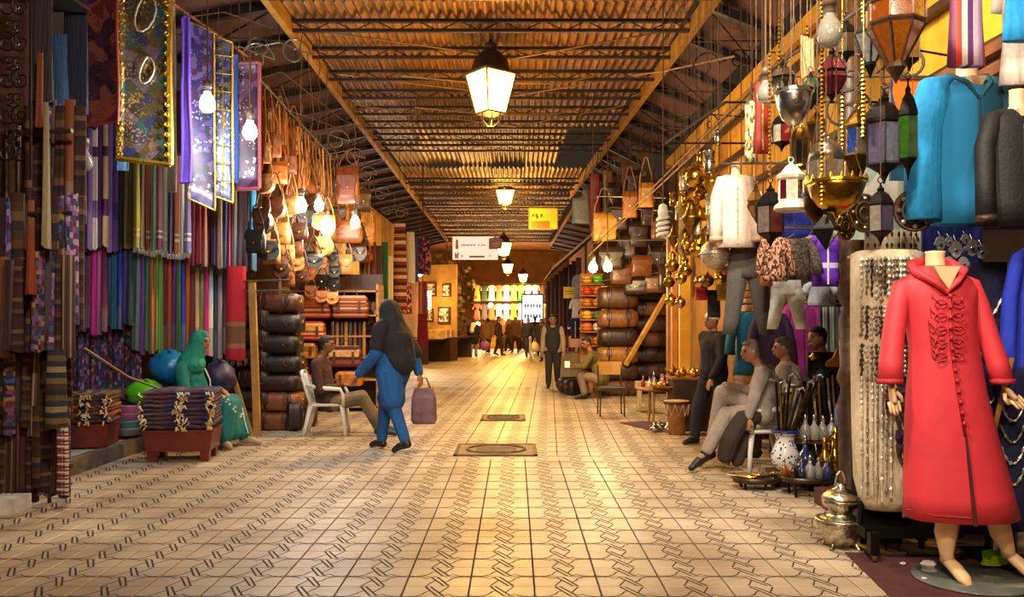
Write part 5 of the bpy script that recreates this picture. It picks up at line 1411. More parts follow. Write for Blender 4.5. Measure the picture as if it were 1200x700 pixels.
# hands
def hand(par, wr, d, side, m, s=1.0, curl=.4, sk=None):
    """palm and five fingers; d = pointing direction, side = +1 thumb to +x"""
    wr = Vector(wr); d = Vector(d).normalized(); a = Vector((1, 0, 0)) - d * d.x; a.normalize(); nrm = a.cross(d)
    root = MB(); root.tube([wr - d * .03, wr, wr + d * .035 * s, wr + d * .085 * s, wr + d * .095 * s], [.022 * s, .024 * s, .036 * s, .038 * s, .03 * s], 10, True, .5); h = root.build('hand', m, par, True)
    for k in range(4):
        off = a * (-.028 + .019 * k) * s; L = [.062, .075, .08, .068][k if side < 0 else 3 - k] * s
        p0 = wr + d * .085 * s + off
        MB().tube([p0, p0 + d * L * .4 + nrm * -.006, p0 + d * L * .72 + nrm * (-.02 * curl * 1.2), p0 + d * L + nrm * (-.045 * curl)], [.0095 * s, .009 * s, .0082 * s, .006 * s], 7).build('finger', m, h, True)
    p0 = wr + d * .03 * s + a * side * .028 * s
    MB().tube([p0, p0 + d * .03 * s + a * side * .022 * s, p0 + d * .065 * s + a * side * .026 * s], [.013 * s, .011 * s, .008 * s], 7).build('thumb', m, h, True)
    return h
hand(mq, (X(1037), -.085, Z(453)), (.12, -.1, -1), 1, MANN, 1.0, .3)
hand(mq, (X(1168), -.085, Z(452)), (.55, -.15, -.75), -1, MANN, 1.0, .3)
tag(MB().lathe([(.33, 0), (.34, .006), (.33, .014), (.002, .016)], 30).build('glass_base', mat('clear_base', '#7a8078', .12, 0, .2, 6, trans=.3, coat=.5), None, True, (PX(1140, Ym), Ym + .02, .007)), 'round clear glass base under the mannequin feet', 'base')
mt = MB(); mt.prism([(-.62, 0), (.75, 0), (.75, .006), (-.62, .006)], -.5, .45); tag(mt.build('floor_mat', mat('mat_maroon', '#4a1f22', .9, 0, .3, 10), None, False, (PX(1150, Ym) - .02, Ym + .12, 0), (0, 0, R(-6))), 'dark maroon mat under the mannequin base', 'mat')
# jewellery stand ----------------------------------------------------
Yj = 5.8
js = thing('jewellery_stand', 'cream cloth covered jewellery stand on a wheeled base', 'stand', (PX(1040, Yj), Yj, 0))
jx = PX(1040, Yj); JX = lambda px: PX(px, Yj) - jx; JZ = lambda py: PZ(py, Yj)
creamc = C('#cbb79a')
b = MB(); b.loft([ell(0, .245 * s, .17 * s, JZ(py), 24) for py, s in ((596, .62), (585, .78), (560, .92), (500, .97), (400, 1), (305, 1), (297, .97), (294, .8))]); b.build('padded_column', creamc, js, True)
for px in (-.2, .2):
    MB().tube([(px * .8, .0, .55), (px, 0, .12)], .02, 6).build('upright', BLACKM, js)
MB().box((.06, 0, .18), (.55, .3, .07)).build('base_frame', BLACKM, js)
for sx in (-.18, .3):
    for sy in (-.2, .15):
        MB().box((sx, sy, .13), (.06, .06, .14)).build('leg', BLACKM, js)
        MB().lathe([(.03, -.012), (.03, .012)], 10, (sx, sy, .03), Matrix.Rotation(R(90), 3, 'Y')).build('caster', mat('caster', '#4a2a1c', .6), js)
for z in (.0, .02):
    pass
def necklace(pts, r, m, label, group):
    o = MB().tube(pts, [r * (rnd.uniform(.8, 1.7) if i % 2 else .4) for i in range(len(pts))], 5).build('necklace', m); return tag(o, label, 'necklace', group)
JM = [mat('silver_beads', '#c8c0b0', .3, .4, .4, 90, bump=.4), mat('pewter_beads', '#8a7e6c', .35, .4, .4, 90, bump=.4), mat('dark_beads', '#4a3c30', .35, .3, .5, 80), mat('purple_beads', '#3a2a52', .3, .1, .3, 60)]
def onst(px, py, out=.012):
    x = JX(px); a = max(-.999, min(.999, x / .245))
    return Vector((jx + x, Yj - .17 * math.sqrt(1 - a * a) - out, JZ(py)))
k = 0
for row_, (ya, yb) in enumerate([(303, 352), (358, 398), (402, 442)]):
    for i in range(14):
        px = 1003 + i * 4.3
        n_ = 14; yy = yb + rnd.uniform(-6, 4)
        necklace([onst(px + .5 * math.sin(j * 1.3 + i), ya + (yy - ya) * j / n_, .014) for j in range(n_ + 1)], .011, JM[(i + row_) % 3], '%s strand from the left in the %s row on the cream stand' % (ORD[i], ['top', 'second', 'third'][row_]), 'strands on the cream stand'); k += 1
for i in range(7):
    px = 1003 + i * 4.6
    necklace([onst(px, 440 + (138 + rnd.uniform(-12, 8)) * j / 40, .014) for j in range(41)], .008, JM[i % 2], '%s long silver chain from the left, hanging low on the cream stand' % ORD[i], 'long chains on the cream stand')
for i in range(7):
    y0_ = 420 + i * 16
    necklace([onst(1036 + 34 * j / 14, y0_ + 26 * math.sin(PI * j / 14) ** .8 + j * .8, .02) for j in range(15)], .014 + .003 * (i % 3), JM[2 + i % 2], '%s looped dark necklace from the top, beside the red dress' % ORD[i], 'looped necklaces on the cream stand')
o = MB().box((0, 0, 0), (.05, .012, .13)).build('watch_strap', mat('black_leather', '#16110e', .5), None, False, onst(1027, 465, .04)); tag(o, 'black strap with a round silver face on the stand', 'watch'); MB().lathe([(.034, -.01), (.034, .006), (.002, .01)], 14, (0, -.01, .02), Matrix.Rotation(R(90), 3, 'X')).build('face', SILVER, o)
# earring cards above
for i in range(5):
    cardp = P(1020 + i * 14, 283, 6.0 + .03 * i)
    o = thing('earring_card', '%s cream card of earrings from the left, above the stand' % ORD[i], 'card', cardp, 0, 'earring cards'); MB().box((0, 0, 0), (.08, .015, .17)).build('card', creamc, o)
    for q in range(4):
        MB().sphere((-.025 + .05 * (q % 2), -.02, .05 - .08 * (q // 2)), .011, 6, 5, (1, .6, 1.8)).build('earring', [SILVER, JM[2]][q % 2], o)
o = thing('display_shelf', 'narrow shelf that carries the earring cards', 'shelf', P(1048, 300, 6.05)); MB().box((0, .05, 0), (.55, .2, .02)).build('board', WOOD, o); MB().box((0, .14, -.9), (.5, .02, 1.8)).build('back', DARKIN, o)
# navy board with hamsa ornaments
hb = thing('ornament_board', 'navy velvet board hung with silver hand ornaments', 'board', P(1118, 312, 5.9)); MB().box((0, .03, .15), (.42, .02, .34)).build('board', C('#141f6a'), hb); MB().box((.0, .05, .35), (.6, .05, .05)).build('rail', WHITEP, hb)
MB().box((0, .04, -.9), (.3, .03, 1.9)).build('support', DARKIN, hb)
for i, (px, py, s) in enumerate([(1102, 285, 1), (1112, 283, .7), (1120, 292, 1.2), (1131, 280, .7), (1139, 290, 1.2), (1112, 308, .9), (1129, 309, 1.0), (1150, 295, 1.0)]):
    q = P(px, py, 5.85)
    o = thing('hand_ornament', '%s silver hand ornament from the left on the navy board' % ORD[i], 'ornament', q, 0, 'silver hand ornaments')
    b = MB(); r0 = .036 * s
    b.prism([(-.35 * r0, 1.25 * r0), (-.8 * r0, .8 * r0), (-.95 * r0, .2 * r0), (-1.25 * r0, -.1 * r0), (-1.1 * r0, -.5 * r0), (-.8 * r0, -.45 * r0), (-.6 * r0, -1.1 * r0), (-.35 * r0, -1.25 * r0), (0, -1.45 * r0), (.35 * r0, -1.25 * r0), (.6 * r0, -1.1 * r0), (.8 * r0, -.45 * r0), (1.1 * r0, -.5 * r0), (1.25 * r0, -.1 * r0), (.95 * r0, .2 * r0), (.8 * r0, .8 * r0), (.35 * r0, 1.25 * r0)], -.006, .006); b.build('hand_shape', JM[0], o)
    MB().sphere((0, -.008, -.2 * r0), r0 * .3, 8, 5, (1, .4, 1)).build('eye_stone', mat('blue_stone', '#2a5a8a', .2), o)
    MB().tube([(0, 0, 1.3 * r0), (0, .03, 2.2 * r0)], .003, 4).build('loop', SILVER, o)
# dark velvet panels with necklaces behind the dress
for i, (px0, px1, y0, y1, Y) in enumerate([(1138, 1178, 308, 600, 5.75), (1168, 1206, 430, 620, 5.55)]):
    W = (px1 - px0) / F * Y; H = (y1 - y0) / F * Y
    t = thing('velvet_panel', ['dark navy velvet panel behind the red sleeve', 'navy velvet panel with looped necklaces at the right edge'][i], 'panel', P((px0 + px1) / 2, y1, Y))
    b = MB(); b.loft([ell(0, W / 2, .09, H * z, 16) for z in (0, .3, .7, .93, 1)]); b.build('padded_form', C(['#12143a', '#101640'][i]), t, True)
    MB().tube([(0, 0, 0), (0, 0, -P(0, y1, Y).z)], .025, 6).build('foot_post', BLACKM, t); MB().box((0, 0, .015 - P(0, y1, Y).z), (.3, .3, .03)).build('foot', BLACKM, t)
    for k in range(4):
        yy = y0 + 40 + k * (y1 - y0 - 90) / 4
        pts = [P(px0 + 3 + (px1 - px0 - 6) * j / 12, yy + 24 * math.sin(PI * j / 12), Y - .10) for j in range(13)]
        necklace(pts, .009 + .003 * (k == 3), JM[k % 2], '%s necklace from the top on %s' % (ORD[k], ['the panel behind the red sleeve', 'the right edge velvet panel'][i]), 'necklaces on the velvet panels')
# posters / painted panel behind the hoodie
t = thing('painted_panel', 'dark blue painted panel with coloured shapes behind the hoodie', 'panel', P(1092, 200, 6.3)); MB().box((0, 0, .3), (.62, .03, .75)).build('panel', sequin('painted', ['#1f2f4a', '#2a3a52', '#1a2a3f', '#c8641c', '#d8d0c0', '#1f4a5a', '#2a3548', '#22304a'], 4, '#d88a3a', .02), t); MB().box((0, -.02, .3), (.64, .02, .02)).build('crossbar', WOOD, t); MB().box((.0, .1, .68), (.5, .25, .03)).build('bracket', DWOOD, t)
t = thing('painted_panel', 'small pale landscape picture behind the lanterns', 'picture', P(1045, 262, 6.5)); MB().box((0, 0, .25), (.62, .03, .75)).build('panel', sequin('paint2', ['#c8a890', '#b8b0a0', '#8a9a8a', '#d8c8b8'], 3, '#a85a3a', .05), t); MB().box((0, .1, .6), (.4, .3, .03)).build('bracket', DWOOD, t)
# broom, brush and rags behind the mannequin feet
t = thing('broom', 'broom with lime green bristles behind the mannequin', 'broom', P(1166, 655, 5.45), R(20)); MB().box((0, 0, .03), (.16, .05, .05)).build('head', mat('lime_head', '#5a9a1c', .6), t); MB().lathe([(.06, 0), (.09, -.06), (.05, -.065)], 10, (0, 0, .03), None, 1.2, .6).build('bristles', mat('lime_bristle', '#9ac82a', .8, 0, .3, 80, bump=.8), t); MB().tube([(0, 0, .05), (.25, .1, .45)], .014, 6).build('handle', WHITEP, t)
tag(MB().tube([P(1112, 655, 5.6), P(1122, 600, 5.7)], .03, 8).build('pale_stick', mat('pale_wood', '#c89a60', .5)), 'pale slanting wooden leg left of the mannequin foot', 'stick')
tag(MB().tube([P(1186, 420, 5.35), P(1172, 475, 5.3), P(1152, 560, 5.4)], .016, 6).build('wooden_pole', WOOD), 'thin wooden pole slanting behind the raised mannequin hand', 'pole')
for i, (px, py, s, c) in enumerate([(1088, 667, .05, '#d8d4d0'), (1083, 682, .02, '#d8d4d0'), (1058, 664, .02, '#c8c4b8'), (1133, 676, .012, '#c8a83a')]):
    g_ = G(px, py); b = MB(); b.sphere((0, 0, s * .5), s, 6, 4, (1.1, .8, .5)); tag(b.build('paper_scrap', mat('scrap' + c[1:], c, .8), None, False, g_ + Vector((0, 0, .008))), ['largest white paper scrap on the mat edge', 'small white scrap on the maroon mat', 'white scrap on the tile near the casters', 'tiny yellow scrap on the glass base'][i], 'scrap')
for i, (px, py, w_, d_, h_, c, lab) in enumerate([(1032, 632, .3, .22, .24, '#1a1412', 'black wooden chest under the cream stand'), (1038, 612, .16, .14, .1, '#b8842a', 'yellow wooden box beside the stand leg'), (1118, 640, .3, .3, .3, '#191614', 'black box behind the mannequin foot'), (1170, 625, .3, .3, .4, '#3a2a2a', 'dark crate behind the raised foot')]):
    g_ = P(px, py, 6.1); t = thing('storage_box', lab, 'box', (g_.x, 6.2 + .1 * i, 0)); MB().box((0, 0, h_ / 2), (w_, d_, h_)).build('body', mat('sbox' + c[1:], c, .6), t); MB().box((0, 0, h_ + .01), (w_ + .02, d_ + .02, .025)).build('lid', mat('sbox' + c[1:], c, .6), t)
# ================================================================ garments of the middle right
garment(862, 205, 290, 44, 8.0, C('#e6ccb8'), 'sheer white blouse hanging over the grey trousers', 'blouse', 'blouse', .85, 1.05, MANN, 0, mat('blouse_placket', '#c8a890', .8), None, .02, None, 5, True, .3, .17)
trousers(876, 285, 392, 48, 8.2, C('#4c4640'), 'dark grey pleated trousers below the white blouse')
garment(880, 366, 440, 40, 10.4, C('#1c6a86'), 'teal blue tunic under the grey trousers', 'tunic', 'tunic', .6, 1.1, None, 0, mat('teal_trim', '#0f3a4a', .8))
garment(903, 366, 440, 38, 10.2, C('#3c2a4a'), 'dark purple top on a bust with a white neck', 'top', 'top', .7, 1.0, MANN, 0, None)
garment(940, 352, 440, 38, 10.3, C('#c03a9e'), 'magenta pink tunic behind the young man', 'tunic', 'tunic', .5, 1.1, MANN, 0, mat('pink_trim', '#8a1a6a', .7), None, .05, C('#b03492'))
garment(968, 275, 336, 34, 7.6, bands('lilac', ['#6a2ac0', '#d8c0e8', '#5a1fae', '#7a3ad0'], 'Z', 1, .8, .1, [0, .35, .45, .8]), 'violet and white embroidered top below the diamond lantern', 'top', 'top', .5, 1.0, None, 0, mat('white_embroidery', '#d8d0c4'))
garment(931, 280, 328, 40, 7.4, plaid('jack1', ['#5a4a3e', '#6a5a4a', '#3a2a24', '#4a3c34'], 9, 12), 'brown patterned jacket hanging above the white trousers', 'jacket', 'jacket', .8, 1.0)
garment(908, 278, 330, 30, 7.3, plaid('jack2', ['#6a3a2a', '#c88a6a', '#3a2420', '#d8a080'], 8, 11), 'rust and cream patterned jacket left of the brown one', 'jacket', 'jacket', .8, 1.0)
garment(952, 276, 318, 16, 7.7, C('#d8a890'), 'peach blouse hanging beside the brown jacket', 'blouse', 'blouse', .6, 1.0)
garment(962, 270, 312, 12, 7.8, C('#1a1f4a'), 'navy top between the peach blouse and violet top', 'top', 'top', .5, 1.0)
garment(940, 240, 278, 50, 8.3, C('#1f2a9a'), 'royal blue cloth tunic behind the lanterns', 'tunic', 'tunic', 0, 1.1)
garment(898, 262, 335, 16, 7.8, C('#c0702a'), 'orange kaftan edge right of the grey trousers', 'kaftan', 'kaftan', 0, 1.0)
trousers(922, 322, 386, 38, 7.9, C('#e8e8dc'), 'white pleated trousers hanging beside the grey ones')
garment(960, 332, 358, 28, 8.4, C('#b8c0cc'), 'pale grey top behind the violet one', 'top', 'top', .4, 1.0)
for i in range(7):
    c = ['#2a2a2a', '#d8d8d0', '#4a4a6a', '#e0d8c0', '#2a5a4a', '#3a1a1a', '#c8641c'][i]
    o = inst('hanging_scarf', SCARF[i], None, P(962 + i * 4.2, 360, 9.8), (0, 0, 0), (.055, .12, .6), scarf_mat(c, 'striped', i)); tag(o, '%s narrow scarf, %s from the left behind the young man' % (cname(c), ORD[i]), 'scarf', 'narrow scarves behind the young man')
garment(893, 95, 180, 20, 7.0, bands('bluered', ['#8a1410', '#a81c14', '#6a100e'], 'X', 2, .7), 'dark red cloth bag hanging under the eaves', 'cloth_bag', 'cloth', 0, 1.1, None, 0, gold, cord=True)
garment(880, 118, 190, 16, 7.3, plaid('snake', ['#8a7a4a', '#b8a878', '#4a3a22', '#c8b890'], 4, 8), 'mottled tan cloth hanging left of the dark red one', 'cloth_bag', 'cloth', 0, 1.0, cord=True)
# carved wooden column in the stall
t = thing('carved_column', 'dark carved wooden column behind the lanterns', 'column', (PX(996, 7.2), 7.2, 0))
MB().lathe([(.11, 0), (.12, .1), (.09, .2), (.1, .9), (.07, 1.0), (.11, 1.1), (.08, 1.2), (.1, 1.6), (.06, 1.7), (.11, 1.8), (.08, 1.95), (.1, 2.4), (.07, 2.5), (.1, 2.6), (.1, 4.9)], 14).build('shaft', mat('carved', '#4a2c14', .45, 0, .5, 14, bump=.7), t, True); MB().box((0, 0, .05), (.3, .3, .1)).build('plinth', DWOOD, t); MB().box((0, 0, 4.92), (.3, .3, .1)).build('capital', DWOOD, t)
# rails that carry garments
for k, (pa, pb) in enumerate([((845, 192, 8.0), (1000, 190, 7.4)), ((890, 268, 7.4), (990, 264, 7.7)), ((862, 356, 10.3), (985, 350, 10.1)), ((890, 90, 6.9), (1100, -50, 5.0))]):
    t = thing('garment_rail', '%s garment rail of the right stall' % ['upper', 'middle', 'lower', 'slanting topmost'][k], 'rail'); a, b2 = P(*pa), P(*pb)
    MB().tube([a, b2], .012, 6).build('rod', STEEL, t)
    for e in (a, b2):
        MB().tube([e, (3.56 if e.z > 2.8 else 4.5, e.y, e.z)], .01, 5).build('bracket', STEEL, t)
# back wall of the right stall recess
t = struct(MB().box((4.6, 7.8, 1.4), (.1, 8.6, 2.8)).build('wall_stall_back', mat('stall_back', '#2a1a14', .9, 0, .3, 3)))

# ================================================================ brassware cluster
def pend(kind, px, py, s, Y, m, label, top=4.3):
    t = thing({'ball': 'brass_ball', 'cyl': 'pierced_cylinder', 'tea': 'brass_teapot', 'cone': 'brass_cone', 'bell': 'brass_bell', 'gourd': 'brass_gourd'}[kind], label, {'ball': 'ornament', 'cyl': 'lamp', 'tea': 'teapot', 'cone': 'lamp', 'bell': 'bell', 'gourd': 'ornament'}[kind], P(px, py, Y), 0, 'hanging brassware')
    r = s / F * Y / 2 * 1.2
    pr = {'ball': [(.05, -1.05), (.5, -.86), (.87, -.5), (1, 0), (.87, .5), (.5, .86), (.2, 1), (.22, 1.2), (.1, 1.3)],
          'cyl': [(.3, -1.6), (.75, -1.5), (.8, -1.4), (.7, -1.35), (.7, 1.2), (.8, 1.25), (.8, 1.4), (.4, 1.8), (.1, 2)],
          'tea': [(.5, -.9), (.6, -.85), (.95, -.4), (1, 0), (.8, .5), (.4, .8), (.45, .9), (.2, 1.2), (.1, 1.5)],
          'cone': [(.1, -1.6), (.25, -1.5), (.9, -.2), (1, 0), (.7, .3), (.35, 1.2), (.15, 1.8)],
          'bell': [(1, -1), (.95, -.9), (.7, -.2), (.55, .5), (.3, .9), (.1, 1.1)],
          'gourd': [(.1, -1.1), (.7, -.8), (1, -.2), (.8, .4), (.35, .8), (.5, 1.2), (.45, 1.5), (.15, 1.8)]}[kind]
    MB().lathe([(a * r, b_ * r) for a, b_ in pr], 14).build('body', m, t, True)
    zt = pr[-1][1] * r
    if kind == 'tea':
        MB().tube([(r * .8, 0, -.2 * r), (r * 1.4, 0, .1 * r), (r * 1.6, 0, .7 * r)], [r * .22, r * .15, r * .1], 7).build('spout', m, t, True); MB().tube([(-r * .8, 0, .5 * r), (-r * 1.5, 0, .4 * r), (-r * 1.4, 0, -.3 * r), (-r * .85, 0, -.4 * r)], r * .1, 6).build('handle', m, t, True)
    if kind in ('cyl', 'cone', 'gourd', 'ball'):
        MB().lathe([(r * 1.02, -.05 * r), (r * 1.08, 0), (r * 1.02, .05 * r)] if kind != 'cyl' else [(r * .78, -.08 * r), (r * .84, 0), (r * .78, .08 * r)], 14).build('band', m, t, True)
    z1 = top - P(px, py, Y).z
    MB().tube([(0, 0, zt - .01), (0, 0, roofz(PX(px, Y), Y) - PZ(py, Y))], .0022, 4).build('cord', CORD, t)
    return t
B2 = mat('brass_light', '#d8a83c', .22, 1, .2, 25, bump=.15); TIN = mat('pierced_tin', '#b8a890', .4, .8, .5, 60, bump=.6)
lst = [('cyl', 800, 215, 9, 9.0, TIN), ('cyl', 841, 162, 9, 8.0, SILVER), ('cyl', 820, 186, 8, 8.5, B2), ('cyl', 831, 190, 15, 8.2, SILVER), ('ball', 814, 208, 20, 8.4, B2), ('cone', 834, 214, 18, 8.2, BRASS), ('cyl', 802, 232, 8, 8.8, B2), ('gourd', 819, 228, 12, 8.6, BRASS),
       ('cyl', 833, 240, 14, 8.3, TIN), ('cyl', 834, 262, 14, 8.3, TIN), ('cone', 810, 256, 20, 8.6, DBRASS), ('cyl', 795, 250, 9, 9.2, TIN), ('cyl', 818, 266, 10, 8.6, TIN), ('gourd', 805, 285, 12, 8.8, BRASS), ('tea', 818, 292, 18, 8.7, BRASS), ('ball', 838, 298, 30, 8.2, TIN), ('gourd', 788, 310, 14, 9.4, BRASS),
       ('gourd', 803, 316, 14, 9.0, B2), ('ball', 798, 326, 12, 9.0, B2), ('ball', 820, 330, 12, 8.7, mat('copper_pink', '#d09068', .25, 1, .2)), ('ball', 829, 329, 13, 8.6, DBRASS), ('ball', 844, 326, 13, 8.4, B2), ('ball', 786, 352, 12, 9.3, B2), ('ball', 797, 355, 11, 9.2, mat('copper_pink', '#d09068')), ('cyl', 812, 278, 9, 9.0, WHITE),
       ('bell', 828, 276, 18, 8.6, DBRASS), ('gourd', 797, 290, 12, 9.3, DBRASS), ('cone', 790, 278, 14, 9.5, DBRASS), ('tea', 806, 240, 14, 8.9, BRASS), ('cyl', 826, 225, 9, 8.6, DBRASS), ('gourd', 846, 252, 10, 8.4, BRASS), ('cyl', 788, 234, 8, 9.6, B2), ('bell', 820, 250, 14, 8.7, BRASS), ('gourd', 784, 330, 12, 9.5, DBRASS), ('cyl', 842, 215, 9, 8.3, DBRASS)]
wds = {'ball': 'brass ball', 'cyl': 'pierced cylinder lamp', 'tea': 'small teapot', 'cone': 'pointed lamp', 'bell': 'bell-shaped lamp', 'gourd': 'gourd-shaped pendant'}
cnt = {}
for k, s, in enumerate(lst):
    cnt[s[0]] = cnt.get(s[0], 0) + 1
    mn = {'brass': 'brass', 'brass_light': 'bright brass', 'pierced_tin': 'tin', 'silver': 'silver', 'old_brass': 'old brass', 'white_lantern': 'white', 'copper_pink': 'copper'}[s[5].name]
    pend(*s, '%s %s hanging in the brass cluster, %s of its shape%s' % (mn, wds[s[0]], ORD[cnt[s[0]] - 1], ' from the left' if False else ''))
# cloths beside the brass cluster
for k, (px, y0, y1, c, lab) in enumerate([(846, 312, 352, '#c89a1c', 'yellow cloth behind the brass balls'), (822, 336, 352, '#a81c1c', 'small red pouch under the brass balls'), (836, 340, 372, '#15110f', 'black pouches under the brass balls'), (802, 230, 300, '#8a6a2c', 'amber cloth strip behind the brass cluster')]):
    o = inst('pouch', SCARF[k], None, P(px, y0, 8.9), (0, 0, 0), (.14, .15, (y1 - y0) / F * 8.9), C(c)); tag(o, lab, 'pouch')
t = thing('brass_rail', 'long horizontal rail carrying the brassware', 'rail'); MB().tube([P(780, 168, 9.6), P(850, 120, 7.8)], .015, 6).build('rod', IRON, t)
for e in (P(780, 168, 9.6), P(850, 120, 7.8)):
    MB().tube([e, (3.5, e.y, e.z)], .012, 5).build('bracket', IRON, t)
# scroll ironwork and wires under the right eaves
for k, (px, py, Y) in enumerate([(760, 165, 16), (778, 205, 15), (825, 78, 11), (742, 178, 18), (800, 150, 12.5), (995, 90, 6.6), (990, 130, 6.8)]):
    t = thing('scroll_bracket', 'iron scroll bracket, %s of those under the right eaves' % ORD[k], 'bracket', P(px, py, Y), R(-30), 'scroll brackets under the right eaves'); MB().tube(scroll(0, 0, .2, 1.3, 1, 0), .012, 5).build('scroll', IRON, t); MB().tube(scroll(.42, .02, .15, 1.2, -1, PI), .012, 5).build('scroll', IRON, t); MB().tube([(.2, 0, 0), (.42, 0, .15), (min(.9, 3.3 - PX(px, Y)), .2, .1)], .01, 5).build('bar', IRON, t)
for k in range(14):
    px = 725 + k * 13; Y = 17 - k * .65
    x = PX(px, Y); o = MB().tube([(x, Y, roofz(x, Y)), (x + .01, Y, PZ(200 - k * 2, Y)), (x, Y, PZ(225 + 10 * math.sin(k), Y))], .006, 4).build('drop_cord', CORD); tag(o, 'thin vertical cord, %s from the left under the right eaves' % ORD[k], 'cord', 'vertical cords under the right eaves')
for k, pts in enumerate([[(690, 300, 17), (760, 230, 14.5), (840, 155, 11), (925, 70, 8)], [(700, 285, 17), (790, 195, 13), (905, 80, 8.6)], [(742, 88, 13.5), (775, 84, 12.5), (860, 66, 10)]]):
    o = MB().tube([P(*q) for q in pts], .014, 5).build('eaves_cable', mat('cable_tan', '#8a6434', .5)); tag(o, '%s slanting cable along the right eaves' % ['lower', 'upper', 'short high'][k], 'cable', 'cables along the right eaves')
# spiral lamp
t = thing('spiral_lamp', 'unlit white spiral energy lamp beside the brassware', 'lamp', P(777, 268, 11)); MB().tube([(.07 * math.cos(a * .7), .07 * math.sin(a * .7), -.12 + a * .0075) for a in range(37)], .024, 6).build('tube', WHITEP, t, True); MB().lathe([(.06, .16), (.07, .2), (.05, .3), (.02, .32)], 10).build('holder', WHITEP, t, True); MB().tube([(0, 0, .3), (0, 0, roofz(PX(777, 11), 11) - PZ(268, 11))], .008, 4).build('flex', CORD, t)
# roller shutter and yellow posts
sh = thing('roller_shutter', 'closed brown roller shutter behind the brass balls', 'shutter', (3.3, 12.1, 0), R(90))
for k in range(30):
    MB().box((0, 0, .05 + .1 * k), (1.5, .04, .092), Matrix.Rotation(R(12), 3, 'X')).build('slat', mat('shutter_brown', '#6a3f20', .5, .2, .2, 8), sh)
for k, (px, Y, w_) in enumerate([(802, 13.2, .16), (790, 13.6, .09), (784, 14.2, .07)]):
    t = thing('door_post', ['wide yellow painted door post below the brassware', 'narrow amber door post', 'thin dark amber door post'][k], 'post', (PX(px, Y), Y, 0)); MB().box((0, 0, 1.5), (w_, .12, 3.0)).build('shaft', [yell, yell2, WOOD][k], t); MB().box((0, 0, .1), (w_ + .04, .16, .2)).build('foot', DWOOD, t)

# ================================================================ leather shop on the right
SH = 18.3
k = 0
z = 0
for i in range(6):
    h = [.33, .34, .36, .38, .40, .48][i]
    duffel((PX(724, 17.8), 17.9, z), .82, h - .01, .5, ['#5a3414', '#3a2210', '#8a5c1c', '#2a180e', '#6e4218', '#4a2a12'][i], '%s travel bag of the left stack in the right leather shop' % ['bottom', 'second lowest', 'third lowest', 'third highest', 'second highest', 'topmost large'][i], 0, 'travel bags in the right leather shop'); z += h
z = 0
for i in range(7):
    h = .33
    duffel((PX(764, 18.2), 18.4, z), .75, h - .01, .45, ['#2a1810', '#3a2010', '#2f1c10', '#4a2812', '#3a2210', '#5a3414', '#2a180e'][i], '%s dark travel bag of the rack behind the slanting plank' % ['bottom', 'second lowest', 'third lowest', 'middle', 'third highest', 'second highest', 'top'][i], 0, 'dark travel bags behind the plank'); z += h
fr2 = thing('shop_rack', 'dark red wooden rack frame around the dark travel bags', 'rack', (PX(764, 18.0), 18.0, 0))
for x in (-.46, .46):
    MB().box((x, 0, 1.3), (.06, .06, 2.6)).build('post', mat('red_wood', '#5a2410', .5), fr2)
for zz in (2.6,):
    MB().box((0, 0, zz), (.98, .06, .06)).build('crossbar', mat('red_wood', '#5a2410'), fr2)
tag(MB().tube([P(781, 345, 17.3), P(733, 428, 17.6)], .055, 4).build('plank', mat('pine2', '#b8843c', .5, 0, .3, 6)), 'light plank leaning diagonally across the leather shop', 'plank')
# shelf of coloured poufs
cl = ['#c8b85a', '#3a9a5a', '#d8742a', '#c89a2a', '#e0d8c0', '#d8641c', '#3a8a4a', '#e0a02a', '#d88a2a', '#b86a1c', '#e06a1c', '#c8301c', '#5ac81c', '#c89020']
sf = thing('pouf_shelf', 'narrow shelf of bright leather poufs under the warm bulbs', 'shelf', (PX(694, 18.6), 18.6, 0)); MB().box((0, .22, 1.3), (.5, .03, 2.6)).build('back', mat('amber_back', '#a8641c', .7), sf)
for zz in (.55, 1.02, 1.32, 1.58, 1.85, 2.1, 2.35):
    MB().box((0, 0, zz), (.5, .42, .02)).build('shelf_board', WOOD, sf)
for i in range(14):
    zz = [.57, 1.04, 1.34, 1.60, 1.87, 2.12, 2.37][i // 2]; x = PX(694, 18.6) + (-.12 if i % 2 else .12)
    t = thing('leather_pouf', '%s pouf, %s on shelf %s from the bottom' % (cname(cl[i]), ['right one', 'left one'][i % 2], ['one', 'two', 'three', 'four', 'five', 'six', 'seven'][i // 2]), 'pouf', (x, 18.5, zz), 0, 'poufs on the narrow shelf'); MB().lathe([(.06, 0), (.105, .03), (.115, .09), (.1, .15), (.05, .18), (.01, .182)], 12).build('cushion', leather(cl[i]), t, True); MB().lathe([(.112, .08), (.118, .09), (.112, .1)], 12).build('seam', leather('#4a2a10'), t)
